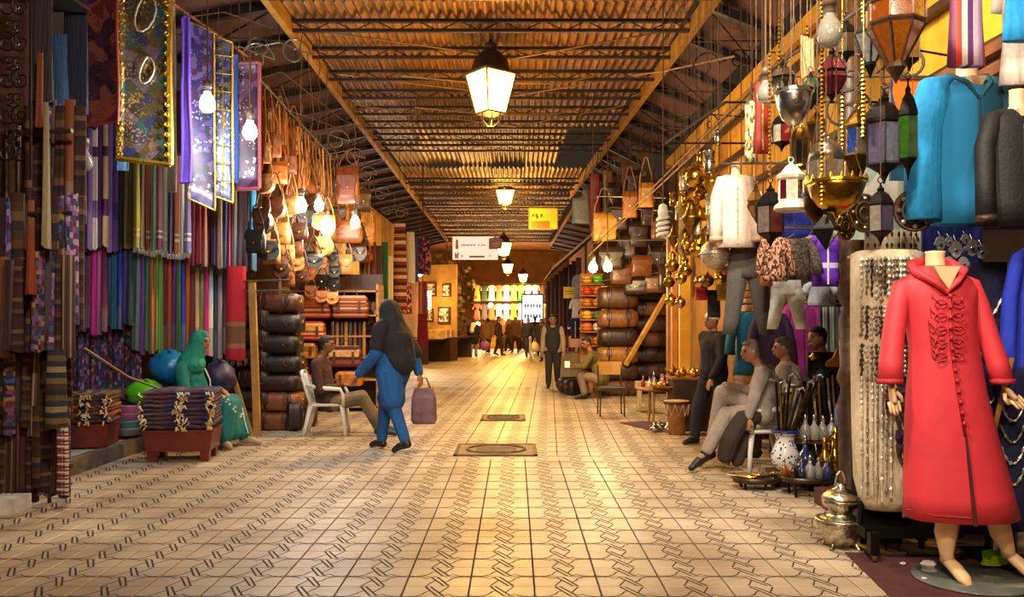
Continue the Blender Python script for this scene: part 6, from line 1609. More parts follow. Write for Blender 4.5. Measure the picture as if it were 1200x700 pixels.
# hanging bags above
i = 0
for px, py, Y, w_, h_, c in [(708, 250, 17, .5, .55, 5), (716, 290, 17, .5, .45, 3), (690, 218, 19, .3, .5, 4), (726, 240, 17, .35, .5, 3), (738, 225, 16.6, .3, .5, 0), (748, 260, 17, .38, .5, 3), (735, 275, 17.2, .4, .5, 3), (760, 240, 16.5, .3, .4, 3), (752, 300, 17, .45, .4, 2), (770, 290, 17.2, .4, .45, 3), (728, 310, 17.3, .45, .4, 2), (745, 325, 17.4, .5, .35, 3), (768, 322, 17.2, .42, .36, 2), (757, 215, 16.2, .3, .45, 1), (772, 255, 16, .3, .4, 2), (718, 215, 17.5, .3, .5, 3), (742, 200, 16.8, .3, .5, 3), (780, 310, 16.4, .3, .5, 3), (702, 205, 18, .16, .7, 3)]:
    lab = ['tan', 'honey', 'chestnut', 'dark brown', 'dull grey', 'yellow tan'][c]; col = ['#9a5e22', '#b8843a', '#5a3216', '#2a1a0f', '#5a5448', '#b8822a'][c]
    satchel((PX(px, Y), Y, PZ(py, Y) + .5), w_, h_, .14, col, '%s leather bag, %s of those hung over the right leather shop' % (lab, ORD[i]), rnd.uniform(-15, 15), 'leather bags hung on the right', .5); i += 1
for k, (px, y0, y1, c, lab) in enumerate([(697, 205, 268, '#7a1f14', 'dark red strap bundle over the right leather shop'), (712, 200, 260, '#6a4a1a', 'olive strap bundle over the right leather shop'), (680, 232, 262, '#5a5a54', 'grey plastic sheet hanging at the roof end'), (733, 190, 250, '#4a2a10', 'brown strap bundle over the right leather shop')]):
    o = inst('strap_bundle', SCARF[k], None, P(px, y0, 17.6), (0, 0, 0), (.22 if k != 2 else .4, .2, (y1 - y0) / F * 17.6), leather(c)); tag(o, lab, 'straps')
for k, (a, b2) in enumerate([((700, 230, 16.8), (780, 232, 16.4)), ((715, 243, 16.9), (790, 248, 16.2)), ((700, 282, 17.0), (790, 281, 16.6)), ((700, 330, 17.4), (782, 318, 17.0))]):
    t = thing('bag_rail', '%s metal rail of the right leather shop' % ['top', 'second', 'third', 'lowest'][k], 'rail'); MB().tube([P(*a), P(*b2)], .014, 5).build('rod', STEEL, t)
    for e in (P(*a), P(*b2)):
        MB().tube([e, (e.x, 19.1, e.z)], .012, 4).build('bracket', STEEL, t)

# ================================================================ wares on the ground, middle right
def chair_metal(loc, rz, label):
    t = thing('chair', label, 'chair', loc, R(rz)); tub = mat('chair_tube', '#6a5434', .3, .9)
    MB().box((0, 0, .45), (.42, .42, .05)).build('seat', mat('chair_seat', '#2a1a10', .6), t)
    b = MB(); b.grid(lambda u, v: ((u - .5) * .42, .22 + .05 * math.sin(PI * u) * 1.0, .66 + .22 * v), 6, 2); b.grid(lambda u, v: ((u - .5) * .42, .235 + .05 * math.sin(PI * u), .66 + .22 * v), 6, 2); b.build('backrest', mat('chair_ply', '#b8863c', .45, 0, .3, 5), t, True)
    for sx in (-1, 1):
        MB().tube([(sx * .2, -.2, 0), (sx * .19, -.19, .44)], .014, 6).build('leg', tub, t)
        MB().tube([(sx * .2, .24, 0), (sx * .19, .19, .44), (sx * .2, .24, .86)], .014, 6).build('leg', tub, t)
    return t
g_ = G(716, 487); chair_metal((g_.x, g_.y - .0, 0), 0, 'empty school chair with a plywood back before the leather shop')
def stool(loc, rz, label, s=1.0, m=None, h=.42):
    t = thing('stool', label, 'stool', loc, R(rz)); m = m or mat('stool_wood', '#a87830', .6, 0, .3, 8)
    MB().box((0, 0, h), (.34 * s, .34 * s, .04)).build('seat', m, t)
    for sx in (-1, 1):
        for sy in (-1, 1):
            MB().box((sx * .14 * s, sy * .14 * s, h / 2), (.045, .045, h)).build('leg', m, t)
        MB().box((sx * .14 * s, 0, .15), (.03, .28 * s, .03)).build('rung', m, t); MB().box((0, sx * .14 * s, .12), (.28 * s, .03, .03)).build('rung', m, t)
    return t
gs = G(704, 464); stool((gs.x + .05, gs.y + .25, 0), 5, 'low yellow wooden stool under the man in the olive sweater')
# round table of small coloured flasks
Yt = 12.9
t = thing('round_table', 'small round wooden table crowded with flasks and figurines', 'table', (PX(772, Yt), Yt, 0)); MB().lathe([(.02, .52), (.3, .52), (.33, .54), (.33, .56), (.02, .565)], 18).build('top', WOOD, t, True)
for k in range(3):
    a = 2 * PI * k / 3; MB().tube([(.2 * math.cos(a), .2 * math.sin(a), .53), (.24 * math.cos(a), .24 * math.sin(a), 0)], .022, 6).build('leg', WOOD, t)
def flask(loc, h, col, label, group, m=None, name='flask', cat='bottle', rz=0):
    t = thing(name, label, cat, loc, rz, group); r = h * .2; mm = m or mat('flask_' + col[1:], col, .2, 0, .2, 20, coat=.4)
    MB().lathe([(r * .7, 0), (r, h * .04), (r, h * .38), (r * .8, h * .5), (r * .35, h * .62), (r * .3, h * .78)], 10).build('body', mm, t, True)
    MB().lathe([(r * .36, h * .76), (r * .42, h * .8), (r * .25, h * .86), (r * .3, h * .9), (r * .06, h)], 8).build('stopper', SILVER, t, True); return t
fc = ['#c8301c', '#e0c890', '#2a6a3a', '#d88a1c', '#d8d0c0', '#a81c2a', '#3a5a8a', '#e0a02a', '#c8c0a0', '#8a2a1c', '#d0b060', '#b84a2a']
for i in range(12):
    a = i * 2.4; rr0 = .07 + .019 * i
    flask((PX(772, Yt) + rr0 * math.cos(a), Yt + rr0 * math.sin(a), .566), rnd.uniform(.14, .24), fc[i], '%s flask, %s counted out from the centre of the small round table' % (cname(fc[i]), ORD[i]), 'flasks on the small round table')
# brass heap on a crate
t = thing('wares_crate', 'dark crate piled with small brass pots', 'crate', (PX(810, 12.4), 12.4, 0)); MB().box((0, 0, .38), (.6, .5, .72)).build('body', DWOOD, t); MB().box((0, 0, .75), (.66, .55, .03)).build('top', WOOD, t)
def pot(loc, s, m, label, group, name='brass_pot', cat='pot'):
    t = thing(name, label, cat, loc, rnd.uniform(0, 6), group)
    MB().lathe([(.5 * s, 0), (.55 * s, .05 * s), (.9 * s, .5 * s), (1.0 * s, .8 * s), (.75 * s, 1.2 * s), (.4 * s, 1.4 * s), (.5 * s, 1.6 * s), (.25 * s, 1.75 * s), (.1 * s, 1.9 * s), (.14 * s, 2.05 * s), (.02, 2.15 * s)], 12).build('body', m, t, True)
    MB().tube([(.85 * s, 0, .5 * s), (1.4 * s, 0, .9 * s), (1.7 * s, 0, 1.6 * s)], [.2 * s, .14 * s, .09 * s], 7).build('spout', m, t, True)
    MB().tube([(-.6 * s, 0, 1.3 * s), (-1.4 * s, 0, 1.4 * s), (-1.5 * s, 0, .7 * s), (-.9 * s, 0, .5 * s)], .09 * s, 6).build('handle', m, t, True); return t
pp = [(-.22, -.15), (0, -.17), (.2, -.14), (-.12, .02), (.1, .03), (-.24, .14), (.22, .15), (0, .18)]
for i, (dx, dy) in enumerate(pp):
    pot((PX(810, 12.4) + dx, 12.4 + dy, .766), rnd.uniform(.05, .075), [BRASS, B2, DBRASS][i % 3], 'small brass pot, %s from the front left of the crate pile' % ORD[i], 'brass pots on the dark crate')
for i in range(4):
    pot((PX(797 + i * 9, 12.0), 11.95, .0 if i > 2 else .0) if False else (PX(770 + i * 8, 12.1) - .05, 12.05 + .12 * (i % 2), 0), .075, [SILVER, STEEL, SILVER, B2][i], 'squat silver teapot, %s from the left on the ground beside the drum' % ORD[i], 'silver teapots on the ground', 'silver_teapot', 'teapot')
# drum
g_ = G(793, 509); t = thing('drum', 'tall goblet drum laced with cord', 'drum', (g_.x, g_.y, 0)); MB().lathe([(.11, 0), (.12, .02), (.12, .2), (.14, .25), (.17, .42), (.18, .46), (.175, .465), (.01, .465)], 16).build('shell', mat('drum_wood', '#8a5420', .5, 0, .3, 8), t, True); MB().lathe([(.182, .42), (.19, .43), (.19, .45), (.182, .46)], 16).build('hoop', DWOOD, t)
for k in range(10):
    a = 2 * PI * k / 10; a2 = a + PI / 10; MB().tube([(.185 * math.cos(a), .185 * math.sin(a), .43), (.15 * math.cos(a2), .15 * math.sin(a2), .27), (.185 * math.cos(a + PI / 5), .185 * math.sin(a + PI / 5), .43)], .005, 4).build('lacing', mat('lace', '#d8c8a0', .8), t)
MB().lathe([(.005, .468), (.16, .468), (.17, .464), (.005, .462)], 16).build('skin', mat('drum_skin', '#c8a878', .7), t)
# carved stool, brass tray, floor rug
g_ = G(758, 484); t = thing('carved_stool', 'carved pale stool with a wide top beside the empty chair', 'stool', (g_.x, g_.y + .2, 0)); MB().box((0, 0, .46), (.32, .24, .12)).build('seat', mat('inlay', '#b8a078', .5, 0, .5, 60, bump=.5), t)
for sx in (-1, 1):
    MB().box((sx * .1, 0, .2), (.06, .2, .4)).build('side', mat('inlay', '#b8a078'), t)
MB().box((0, 0, .06), (.3, .24, .05)).build('base', mat('inlay', '#b8a078'), t)
b = MB(); b.prism([(-.3, 0), (.3, 0), (.3, .012), (-.3, .012)], -.45, .45); tag(b.build('small_rug', bands('rug_small', ['#7a1c1c', '#2a2a5a', '#4a4a8a', '#22224a', '#8a3a4a', '#2a2a4a'], 'X', 2, .9), None, False, (PX(762, 12.9), 12.8, 0), (0, 0, R(20))), 'small red and indigo striped rug on the ground', 'rug')
t = thing('fruit_tray', 'shallow brass tray of odds and ends on a stand behind the drum', 'tray', (PX(788, 12.5), 12.55, 0)); MB().lathe([(.02, .58), (.26, .585), (.32, .63), (.33, .63), (.26, .575), (.02, .57)], 16).build('tray', DBRASS, t, True); MB().lathe([(.12, 0), (.04, .1), (.05, .5), (.1, .57)], 10).build('stand', DWOOD, t, True)
for i in range(8):
    a = i * .8; c = ['#c89a3a', '#8a5a2a', '#b8842a', '#d8b060'][i % 4]; o = MB().sphere((0, 0, 0), .055, 8, 5, (1.3, .8, .7)).build('brass_dish', mat('dish' + c[1:], c, .35, .7), None, True, (PX(788, 12.5) + .16 * math.cos(a), 12.55 + .16 * math.sin(a), .63), (0, 0, a)); tag(o, '%s trinket, %s around the tray behind the drum' % (cname(c), ORD[i]), 'trinket', 'trinkets on the brass tray')

# ================================================================ far right stalls and the end of the street
t = thing('stall_awning', 'dark sloping awning with a pale edge strip on the far right', 'awning', P(665, 300, 25))
b = MB(); b.loft([[(-.55, -2.5, -.5), (.9, -2.5, .75), (.9, -2.5, .7), (-.55, -2.5, -.55)], [(-.55, 4, -.5), (.9, 4, .75), (.9, 4, .7), (-.55, 4, -.55)]]); b.build('sheet', mat('awning_dark', '#2a2018', .7, .2, .4, 8, bump=.5), t)
MB().tube([(-.56, -2.52, -.52), (.9, -2.52, .73)], .03, 5).build('edge_strip', mat('edge_pale', '#d8c490', .5), t); MB().tube([(.85, -2.3, .7), (.85, -2.3, -3.4)], .04, 6).build('pole', WOOD, t); MB().tube([(.85, 3.8, .7), (.85, 3.8, -3.4)], .04, 6).build('pole', WOOD, t)
for k in range(8):
    c = ['#3a1c14', '#4a2418', '#2a1814', '#5a2a1c', '#33201a', '#4a1f1a', '#2a1a18', '#5a3020'][k]; o = inst('hanging_rug', SCARF[k % 7], None, P(643 + k * 5, 330 - k * 4, 26 - k * .4), (0, 0, R(20)), (.2, .25, (395 - 330 + k * 3) / F * 25), C(c)); tag(o, '%s hanging rug, %s from the left under the far awning' % (cname(c), ORD[k]), 'rug', 'rugs under the far awning')
t = thing('price_board', 'small plain yellow board hanging on the far right stall', 'sign', P(667, 343, 22.5)); MB().box((0, 0, 0), (.30, .02, .30)).build('board', mat('sign_yellow', '#e0b81c', .5), t); MB().box((0, -.012, .03), (.2, .006, .02)).build('print', mat('sign_print', '#8a6a10', .6), t); MB().box((0, -.012, -.03), (.16, .006, .02)).build('print', mat('sign_print', '#8a6a10', .6), t); MB().tube([(0, 0, .15), (0, .2, .9)], .01, 4).build('wire', STEEL, t)
for k, (px, y0, y1, w_, c, lab) in enumerate([(676, 350, 373, 12, '#d8d4cc', 'white shirt hanging on the far right stall'), (674, 373, 397, 11, '#1a1f4a', 'left navy football shirt low on the far right stall'), (687, 374, 397, 11, '#181c3a', 'right navy football shirt low on the far right stall'), (684, 360, 376, 9, '#3a2a8a', 'violet shirt above the navy shirts'), (677, 322, 350, 9, '#8a8a90', 'grey shirt high on the far right stall')]):
    garment(px, y0, y1, w_, 21.5, C(c), lab, 'shirt', 'shirt', .45, 1.0, None, 0, mat('white_piping', '#e8e4dc') if k in (1, 2) else None)
t = thing('goods_table', 'pale cloth covered goods table beside the man with the vest', 'table', (PX(672, 21.3), 21.3, 0)); b = MB(); b.loft([[(x, y, zz) for x, y in rrect(.7 * s, .5 * s, .05)] for zz, s in ((.0, 1.08), (.3, 1.03), (.74, 1), (.76, .98))]); b.build('cloth', C('#b09a7a'), t, True); MB().box((0, 0, .78), (.72, .52, .03)).build('top', WOOD, t)
for i in range(6):
    o = MB().box((0, 0, 0), (.14, .1, .1)).build('small_box', mat('sb%d' % i, ['#d8c8a8', '#a83a2a', '#4a3a2a', '#c8a04a', '#8a8a8a', '#e0d8d0'][i], .6), None, False, (PX(672, 21.3) - .27 + .11 * i, 21.2, .845)); tag(o, '%s small box, %s from the left on the pale table' % (['cream', 'red', 'brown', 'yellow', 'grey', 'white'][i], ORD[i]), 'box', 'boxes on the pale table')
# street end: clothes shop
ec = ['#c8a03a', '#3a4a2a', '#d8d0c8', '#d8784a', '#e8e0d8', '#e0945a', '#2a8a2a', '#b8b0a8', '#d8c8d0', '#5a3a2a', '#c84a2a', '#3a3a3a', '#d84a24', '#e0b89a', '#c8b0d0', '#e0a03a', '#d8e0d0', '#c81c1c', '#8a4a2a', '#d8b04a']
for i in range(20):
    px = 559 + (i % 10) * 8.6; y0 = 334 if i < 10 else 356
    garment(px, y0, y0 + 19, 7.5, 47.5, C(ec[i]), '%s dress, %s from the left in the %s row of the street-end shop' % (cname(ec[i]), ORD[i % 10], ['upper', 'lower'][i // 10]), 'dress', 'dress', .3, 1.2, None, 0, None, 'dresses at the street end')
for k, py in enumerate((333, 355)):
    t = thing('shop_rail', '%s dress rail at the street end' % ['upper', 'lower'][k], 'rail'); MB().tube([P(553, py, 47.6), P(646, py, 47.6)], .03, 5).build('rod', STEEL, t)
    for px in (553, 646):
        e = P(px, py, 47.6); MB().tube([e, (e.x, 50.4, e.z)], .03, 4).build('bracket', STEEL, t)
t = thing('shop_window', 'cold white lit shop window full of silhouettes at the street end', 'window', P(624, 378, 46.8)); MB().box((0, 0, .75), (1.05, .06, 1.5)).build('lit_panel', glow('cold_window', '#d8ecf4', 3.0), t)
MB().box((0, -.05, 1.53), (1.2, .1, .1)).build('frame', DARKIN, t); MB().box((-.57, -.05, .75), (.08, .1, 1.5)).build('frame', DARKIN, t); MB().box((.57, -.05, .75), (.08, .1, 1.5)).build('frame', DARKIN, t); MB().box((0, .1, -.7), (1.3, .3, 1.4)).build('base', DARKIN, t)
for i in range(12):
    MB().sphere((-.4 + .16 * (i % 6), -.06, .35 + .55 * (i // 6)), .07, 6, 5, (1, .3, 2.0)).build('hanging_item', DARKIN, t)
point_light('window_light', (0, -.6, .8), 120, COOL, t, .3)
for i, (px, py, pw) in enumerate([(575, 358, 1), (594, 374, 1.2), (560, 380, .8)]):
    t = thing('shop_lamp', ['warm white lamp over the street-end dresses', 'red glowing lamp low at the street end', 'small amber lamp at the left of the street end'][i], 'lamp', P(px, py, 46.8)); MB().sphere((0, 0, 0), .13, 10, 6).build('globe', glow(['lamp_w', 'lamp_r', 'lamp_a'][i], ['#ffe0a0', '#ff8a50', '#ffc060'][i], 25), t, True); MB().tube([(0, 0, .1), (0, 1.0, .5), (0, 3.6, .5)], .02, 4).build('arm', IRON, t); point_light('lamp_light', (0, -.3, -.1), 160 * pw, (1, .62, .28), t, .2)
for i in range(10):
    c = ['#7a4a1c', '#c8842a', '#3a2414', '#d8a83a', '#8a2a1c'][i % 5]; o = MB().box((0, 0, .35), (.5, .5, .7)).build('display_box', mat('db' + c[1:], c, .7, 0, .4, 6), None, False, (PX(552 + i * 9, 47), 46.2, 0)); tag(o, '%s display box, %s from the left along the street end' % (cname(c), ORD[i]), 'box', 'display boxes at the street end')

# ================================================================ banner and notice board
Yb2 = 33.0
s_ = Yb2 / F
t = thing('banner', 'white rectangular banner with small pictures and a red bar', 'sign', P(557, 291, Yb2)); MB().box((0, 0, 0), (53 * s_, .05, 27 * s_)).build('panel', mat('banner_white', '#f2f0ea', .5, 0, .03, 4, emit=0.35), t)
redm = mat('banner_red', '#b84a3a', .6); dkm = mat('banner_ink', '#3a3a4a', .6)
MB().box((2 * s_, -.03, -10 * s_), (18 * s_, .01, 2.2 * s_)).build('red_bar', redm, t)
MB().box((-21.5 * s_, -.03, 4.5 * s_), (3.6 * s_, .01, 11 * s_), None, .7).build('figure_print', mat('print_tan', '#b06a4a', .6), t)
MB().prism([(-24 * s_, -12 * s_), (-19.5 * s_, -12 * s_), (-19.5 * s_, -8 * s_), (-18.5 * s_, -4 * s_), (-22 * s_, -7 * s_), (-24 * s_, -4 * s_)], -.035, -.026).build('figure_print', mat('print_pink', '#c07a7a', .6), t)
for x, c in ((-15.5, '#5a5a5a'), (17, '#c06a4a')):
    for dx, dz in ((0, 1.2), (0, -1.2), (1.2, 0), (-1.2, 0)):
        MB().box(((x + dx) * s_, -.03, (-9.2 + dz) * s_), (1.1 * s_, .01, 1.1 * s_), Matrix.Rotation(R(45), 3, 'Y')).build('emblem', mat('emb' + c[1:], c, .6), t)
for i in range(22):
    if i not in (13, 14, 17):
        MB().box(((-16 + i * 1.3) * s_, -.03, 3.5 * s_), (.8 * s_, .01, (1.5 + .7 * ((i * 5) % 3 == 0)) * s_)).build('letter_mark', dkm, t)
for px_, zz in ((-20, 13.5), (20, 13.5)):
    MB().tube([(px_ * s_, 0, zz * s_), (px_ * s_, 0, 5.63 - PZ(291, Yb2))], .012, 4).build('wire', STEEL, t)
t = thing('arched_sign', 'small mauve sign with a pointed top in front of the banner corner', 'sign', P(581, 285, 32.6)); MB().prism([(-8 * s_, -7 * s_), (7 * s_, -7 * s_), (8 * s_, 4 * s_), (4 * s_, 6 * s_), (0, 7.5 * s_), (-4 * s_, 6 * s_), (-8 * s_, 5 * s_)], -.03, .03).build('panel', mat('mauve_sign', '#8a6a6a', .6), t); MB().box((0, -.04, -1 * s_), (9 * s_, .01, 1 * s_)).build('print', mat('mauve_print', '#c8a890', .6), t); MB().box((0, -.04, -3.5 * s_), (6 * s_, .01, .8 * s_)).build('print', mat('mauve_print', '#c8a890', .6), t); MB().tube([(0, 0, 7 * s_), (0, 0, 5.63 - PZ(285, 32.6))], .012, 4).build('wire', STEEL, t)
Yn = 27.0; s_ = Yn / F
t = thing('notice_board', 'yellow framed notice board hanging under the roof', 'sign', P(636.5, 256.5, Yn)); MB().box((0, 0, 0), (33 * s_, .05, 24 * s_)).build('panel', mat('notice_yellow', '#e8c22a', .5, 0, .05, 4), t)
for sx in (-1, 1):
    MB().box((sx * 16.5 * s_, -.01, 0), (1 * s_, .08, 25 * s_)).build('frame', mat('frame_amber', '#b8862a', .5), t); MB().box((0, -.01, sx * 12 * s_), (34 * s_, .08, 1 * s_)).build('frame', mat('frame_amber', '#b8862a'), t)
MB().box((-3.5 * s_, -.03, -7 * s_), (22 * s_, .01, 8.5 * s_)).build('orange_block', mat('notice_orange', '#d8641c', .6), t)
for x, zz, c in ((-12, 4, '#b8301c'), (-8, 4, '#a82a1c'), (-7, 2, '#6a2a1c'), (-2, 3.6, '#5a4a1c')):
    MB().box((x * s_, -.03, zz * s_), (2.2 * s_, .01, 3.6 * s_), Matrix.Rotation(R(15), 3, 'Y')).build('figure_print', mat('np' + c[1:], c, .6), t)
for sx in (-13, 13):
    MB().tube([(sx * s_, 0, 12 * s_), (sx * s_, 0, 5.63 - PZ(256.5, Yn))], .01, 4).build('wire', STEEL, t)
# ================================================================ people
V3 = Vector
def seg_add(b, p, r0, q, r1, n=10):
    p, q = V3(p), V3(q)
    b.sphere(p, r0, n, 6); b.sphere(q, r1, n, 6)
    if (q - p).length > 1e-4:
        b.tube([p, q], [r0, r1], n)
def blob(name, chains, m, parent, org, vox, balls=(), smooth=4):
    """one continuous skin grown round chains of joints with tapering radii"""
    b = MB()
    for ch in chains:
        for (p, r0), (q, r1) in zip(ch, ch[1:]):
            seg_add(b, p, r0, q, r1)
    for c, r, sc, M in balls:
        b.sphere(c, r, 12, 8, sc, M)
    b.v = [v - org for v in b.v]
    o = b.build(name, m, parent, True)
    rm = o.modifiers.new('skin', 'REMESH'); rm.mode = 'VOXEL'; rm.voxel_size = vox; rm.use_smooth_shade = True
    sm = o.modifiers.new('smooth', 'SMOOTH'); sm.factor = .5; sm.iterations = smooth
    return o
def basis(fd, up=(0, 0, 1)):
    f = V3(fd).normalized(); u = V3(up); u = (u - f * u.dot(f)).normalized(); s = f.cross(u).normalized()
    return Matrix((s, f, u)).transposed(), s, f, u
def hand_chains(w_, d, side, nrm, curl, s=1.0):
    d = V3(d).normalized(); nrm = V3(nrm); nrm = (nrm - d * nrm.dot(d)).normalized(); a = d.cross(nrm).normalized() * side
    ch = [[(w_, .026 * s), (w_ + d * .05 * s - a * .012 * s, .024 * s), (w_ + d * .085 * s - a * .016 * s, .018 * s)], [(w_, .026 * s), (w_ + d * .05 * s + a * .014 * s, .024 * s), (w_ + d * .085 * s + a * .018 * s, .018 * s)]]
    for k in range(4):
        off = a * (.031 - .0205 * k) * s; L = [.072, .08, .075, .06][k] * s; p = w_ + d * .09 * s + off
        c1 = curl; d1 = (d * math.cos(c1 * .5) + nrm * math.sin(c1 * .5)); d2 = (d * math.cos(c1 * 1.2) + nrm * math.sin(c1 * 1.2)); d3 = (d * math.cos(c1 * 1.9) + nrm * math.sin(c1 * 1.9))
        q1 = p + d1 * L * .45; q2 = q1 + d2 * L * .32; q3 = q2 + d3 * L * .25
        ch.append([(p - d * .02, .0095 * s), (q1, .009 * s), (q2, .0085 * s), (q3, .0075 * s)])
    t0 = w_ + d * .03 * s + a * .024 * s; t1 = t0 + d * .03 * s + a * .026 * s + nrm * .012; t2 = t1 + d * .032 * s + a * .006 * s + nrm * .014
    ch.append([(t0, .014 * s), (t1, .0115 * s), (t2, .009 * s)])
    return ch
def person(J, label, skin=SKIN, hair='#15100d', hairstyle='short', top=None, pants=None, shoes='#1a1412', vox=.008, pad=1.0, extra=None, group=None, toplen=0.0, robe=None, S=1.0):
    org = V3((J['pv'].x, J['pv'].y, 0))
    t = thing('person', label, 'person', org, 0, group)
    Mh, s, f, u = basis(J['fd'], J.get('up', (0, 0, 1)))
    hc = J['hd']; k = S
    nrmL = J.get('nl', V3((0, 0, -1))); nrmR = J.get('nr', V3((0, 0, -1)))
    ch = [[(hc - u * .06 * k - f * .02 * k, .055 * k), (J['nk'], .058 * k), (J['ch'], .115 * k), ((J['ch'] + J['pv']) / 2, .115 * k), (J['pv'], .13 * k)]]
    for sd in 'lr':
        ch.append([(J['nk'], .055 * k), (J['s' + sd], .056 * k), (J['e' + sd], .042 * k), (J['w' + sd], .028 * k)])
        ch.append([(J['pv'], .11 * k), (J['h' + sd], .088 * k), (J['k' + sd], .06 * k), (J['a' + sd], .04 * k), (J['a' + sd].lerp(J['t' + sd], .3), .04 * k), (J['t' + sd], .03 * k)])
        dv = J.get('g' + sd) or (J['w' + sd] - J['e' + sd])
        ch += hand_chains(J['w' + sd], dv, 1 if sd == 'l' else -1, nrmL if sd == 'l' else nrmR, J.get('curl', .5), k)
    balls = [(hc, .1 * k, (.80, .98, 1.16), Mh), (hc + f * .028 * k - u * .062 * k, .058 * k, (.95, 1.05, .95), Mh), (hc + f * .06 * k + u * .018 * k, .05 * k, (1.1, .8, .8), Mh),
             (hc + s * .08 * k - u * .005 * k, .028 * k, (.35, .7, 1.1), Mh), (hc - s * .08 * k - u * .005 * k, .028 * k, (.35, .7, 1.1), Mh),
             (hc + f * .103 * k - u * .022 * k, .019 * k, (.8, 1.1, .9), Mh), (hc + f * .092 * k - u * .06 * k, .02 * k, (1.3, .6, .7), Mh)]
    ch.append([(hc + f * .095 * k + u * .01 * k, .010 * k), (hc + f * .112 * k - u * .022 * k, .013 * k)])
    body = blob('body', ch, skin, t, org, vox, balls, 3)
    if vox < .02:
        for sx in (-1, 1):
            MB().sphere(hc + f * .086 * k + s * sx * .033 * k + u * .006 * k - org, .0125 * k, 8, 6, (1.2, .7, .7), Mh).build('eye', mat('eye_dark', '#14100e', .2), body, True)
            MB().tube([hc + f * .098 * k + s * sx * .015 * k + u * .026 * k - org, hc + f * .092 * k + s * sx * .036 * k + u * .03 * k - org, hc + f * .08 * k + s * sx * .052 * k + u * .022 * k - org], .005 * k, 5).build('eyebrow', mat('brow', '#1a120e', .8), body)
        MB().tube([hc + f * .092 * k - s * .026 * k - u * .062 * k - org, hc + f * .108 * k - u * .06 * k - org, hc + f * .092 * k + s * .026 * k - u * .062 * k - org], .006 * k, 5).build('mouth', mat('lips', '#7a3a30', .6), body)
    hm = mat('hair_' + hair[1:], hair, .7, 0, .3, 40, bump=.5)
    if hairstyle == 'short':
        blob('hair', [], hm, t, org, max(vox, .009), [(hc + u * .035 * k - f * .022 * k, .103 * k, (.84, .95, .95), Mh), (hc - f * .055 * k - u * .02 * k, .07 * k, (1.05, .7, 1.1), Mh), (hc + u * .085 * k + f * .03 * k, .055 * k, (1.1, 1.0, .6), Mh)], 2)
    elif hairstyle == 'scarf':
        sc_ = C(hair)
        rg = []
        blob('headscarf', [[(hc - f * .03 * k + u * .02 * k, .118 * k), (hc - f * .045 * k - u * .08 * k, .12 * k), (J['nk'] + f * .01, .145 * k), (J['nk'] - u * .08 + f * .0, .18 * k)], [(hc + u * .075 * k + f * .03 * k, .06 * k), (hc - f * .03 * k + u * .07 * k, .075 * k)], [(hc - u * .115 * k + f * .025 * k, .055 * k), (J['nk'] + f * .04, .1 * k)]], sc_, t, org, max(vox, .01), [], 6)
    elif hairstyle == 'cap':
        blob('cap', [], hm, t, org, max(vox, .009), [(hc + u * .045 * k - f * .015 * k, .106 * k, (.86, .98, .8), Mh)], 2)
    if top:
        tm = top if not isinstance(top, str) else C(top)
        p = pad
        tc_ = [[(J['nk'] - u * .02, .072 * p * k), (J['ch'], .15 * p * k), ((J['ch'] + J['pv']) / 2, .15 * p * k), (J['pv'], .155 * p * k)]]
        for sd in 'lr':
            we = J['e' + sd].lerp(J['w' + sd], .93)
            tc_.append([(J['nk'] - u * .03, .07 * k), (J['s' + sd], .076 * p * k), (J['e' + sd], .062 * p * k), (we, .046 * p * k)])
            tc_.append([(J['ch'], .13 * k * p), (J['s' + sd], .07 * k * p)])
            tc_.append([(J['ch'], .13 * k * p), (J['h' + sd], .12 * k * p)])
            if toplen:
                tc_.append([(J['h' + sd], .125 * k * p), (J['h' + sd].lerp(J['k' + sd], toplen), .115 * k * p)])
        blob('jacket', tc_, tm, t, org, max(vox, .011), [], 5)
    if pants:
        pm = pants if not isinstance(pants, str) else C(pants)
        pc = []
        for sd in 'lr':
            pc.append([(J['pv'], .135 * k), (J['h' + sd], .115 * k), (J['k' + sd], .085 * k), (J['k' + sd].lerp(J['a' + sd], .9), .066 * k)])
        blob('trousers', pc, pm, t, org, max(vox, .011), [], 5)
    if robe:
        rc_ = []
        for sd in 'lr':
            rc_.append([(J['pv'], .17 * k), (J['h' + sd], .15 * k), (J['k' + sd], .13 * k), (J['k' + sd].lerp(J['a' + sd], .85), .105 * k)])
        rc_.append([((J['kl'] + J['kr']) / 2, .11 * k), ((J['kl'].lerp(J['al'], .8) + J['kr'].lerp(J['ar'], .8)) / 2, .1 * k)])
        blob('robe', rc_, C(robe), t, org, max(vox, .012), [], 6)
    if shoes:
        sm = mat('shoe_' + shoes[1:], shoes, .5, 0, .2, 12)
        for sd in 'lr':
            a_, q = J['a' + sd], J['t' + sd]; dd = (q - a_); dd.z = 0; dd = dd.normalized() if dd.length > 1e-3 else V3((0, -1, 0))
            blob('shoe', [[(a_ + V3((0, 0, .01)), .05 * k), (a_ - dd * .03 + V3((0, 0, -.03)), .045 * k), (a_.lerp(q, .5), .046 * k), (q, .034 * k)]], sm, t, org, max(vox, .009), [], 3)
    return t
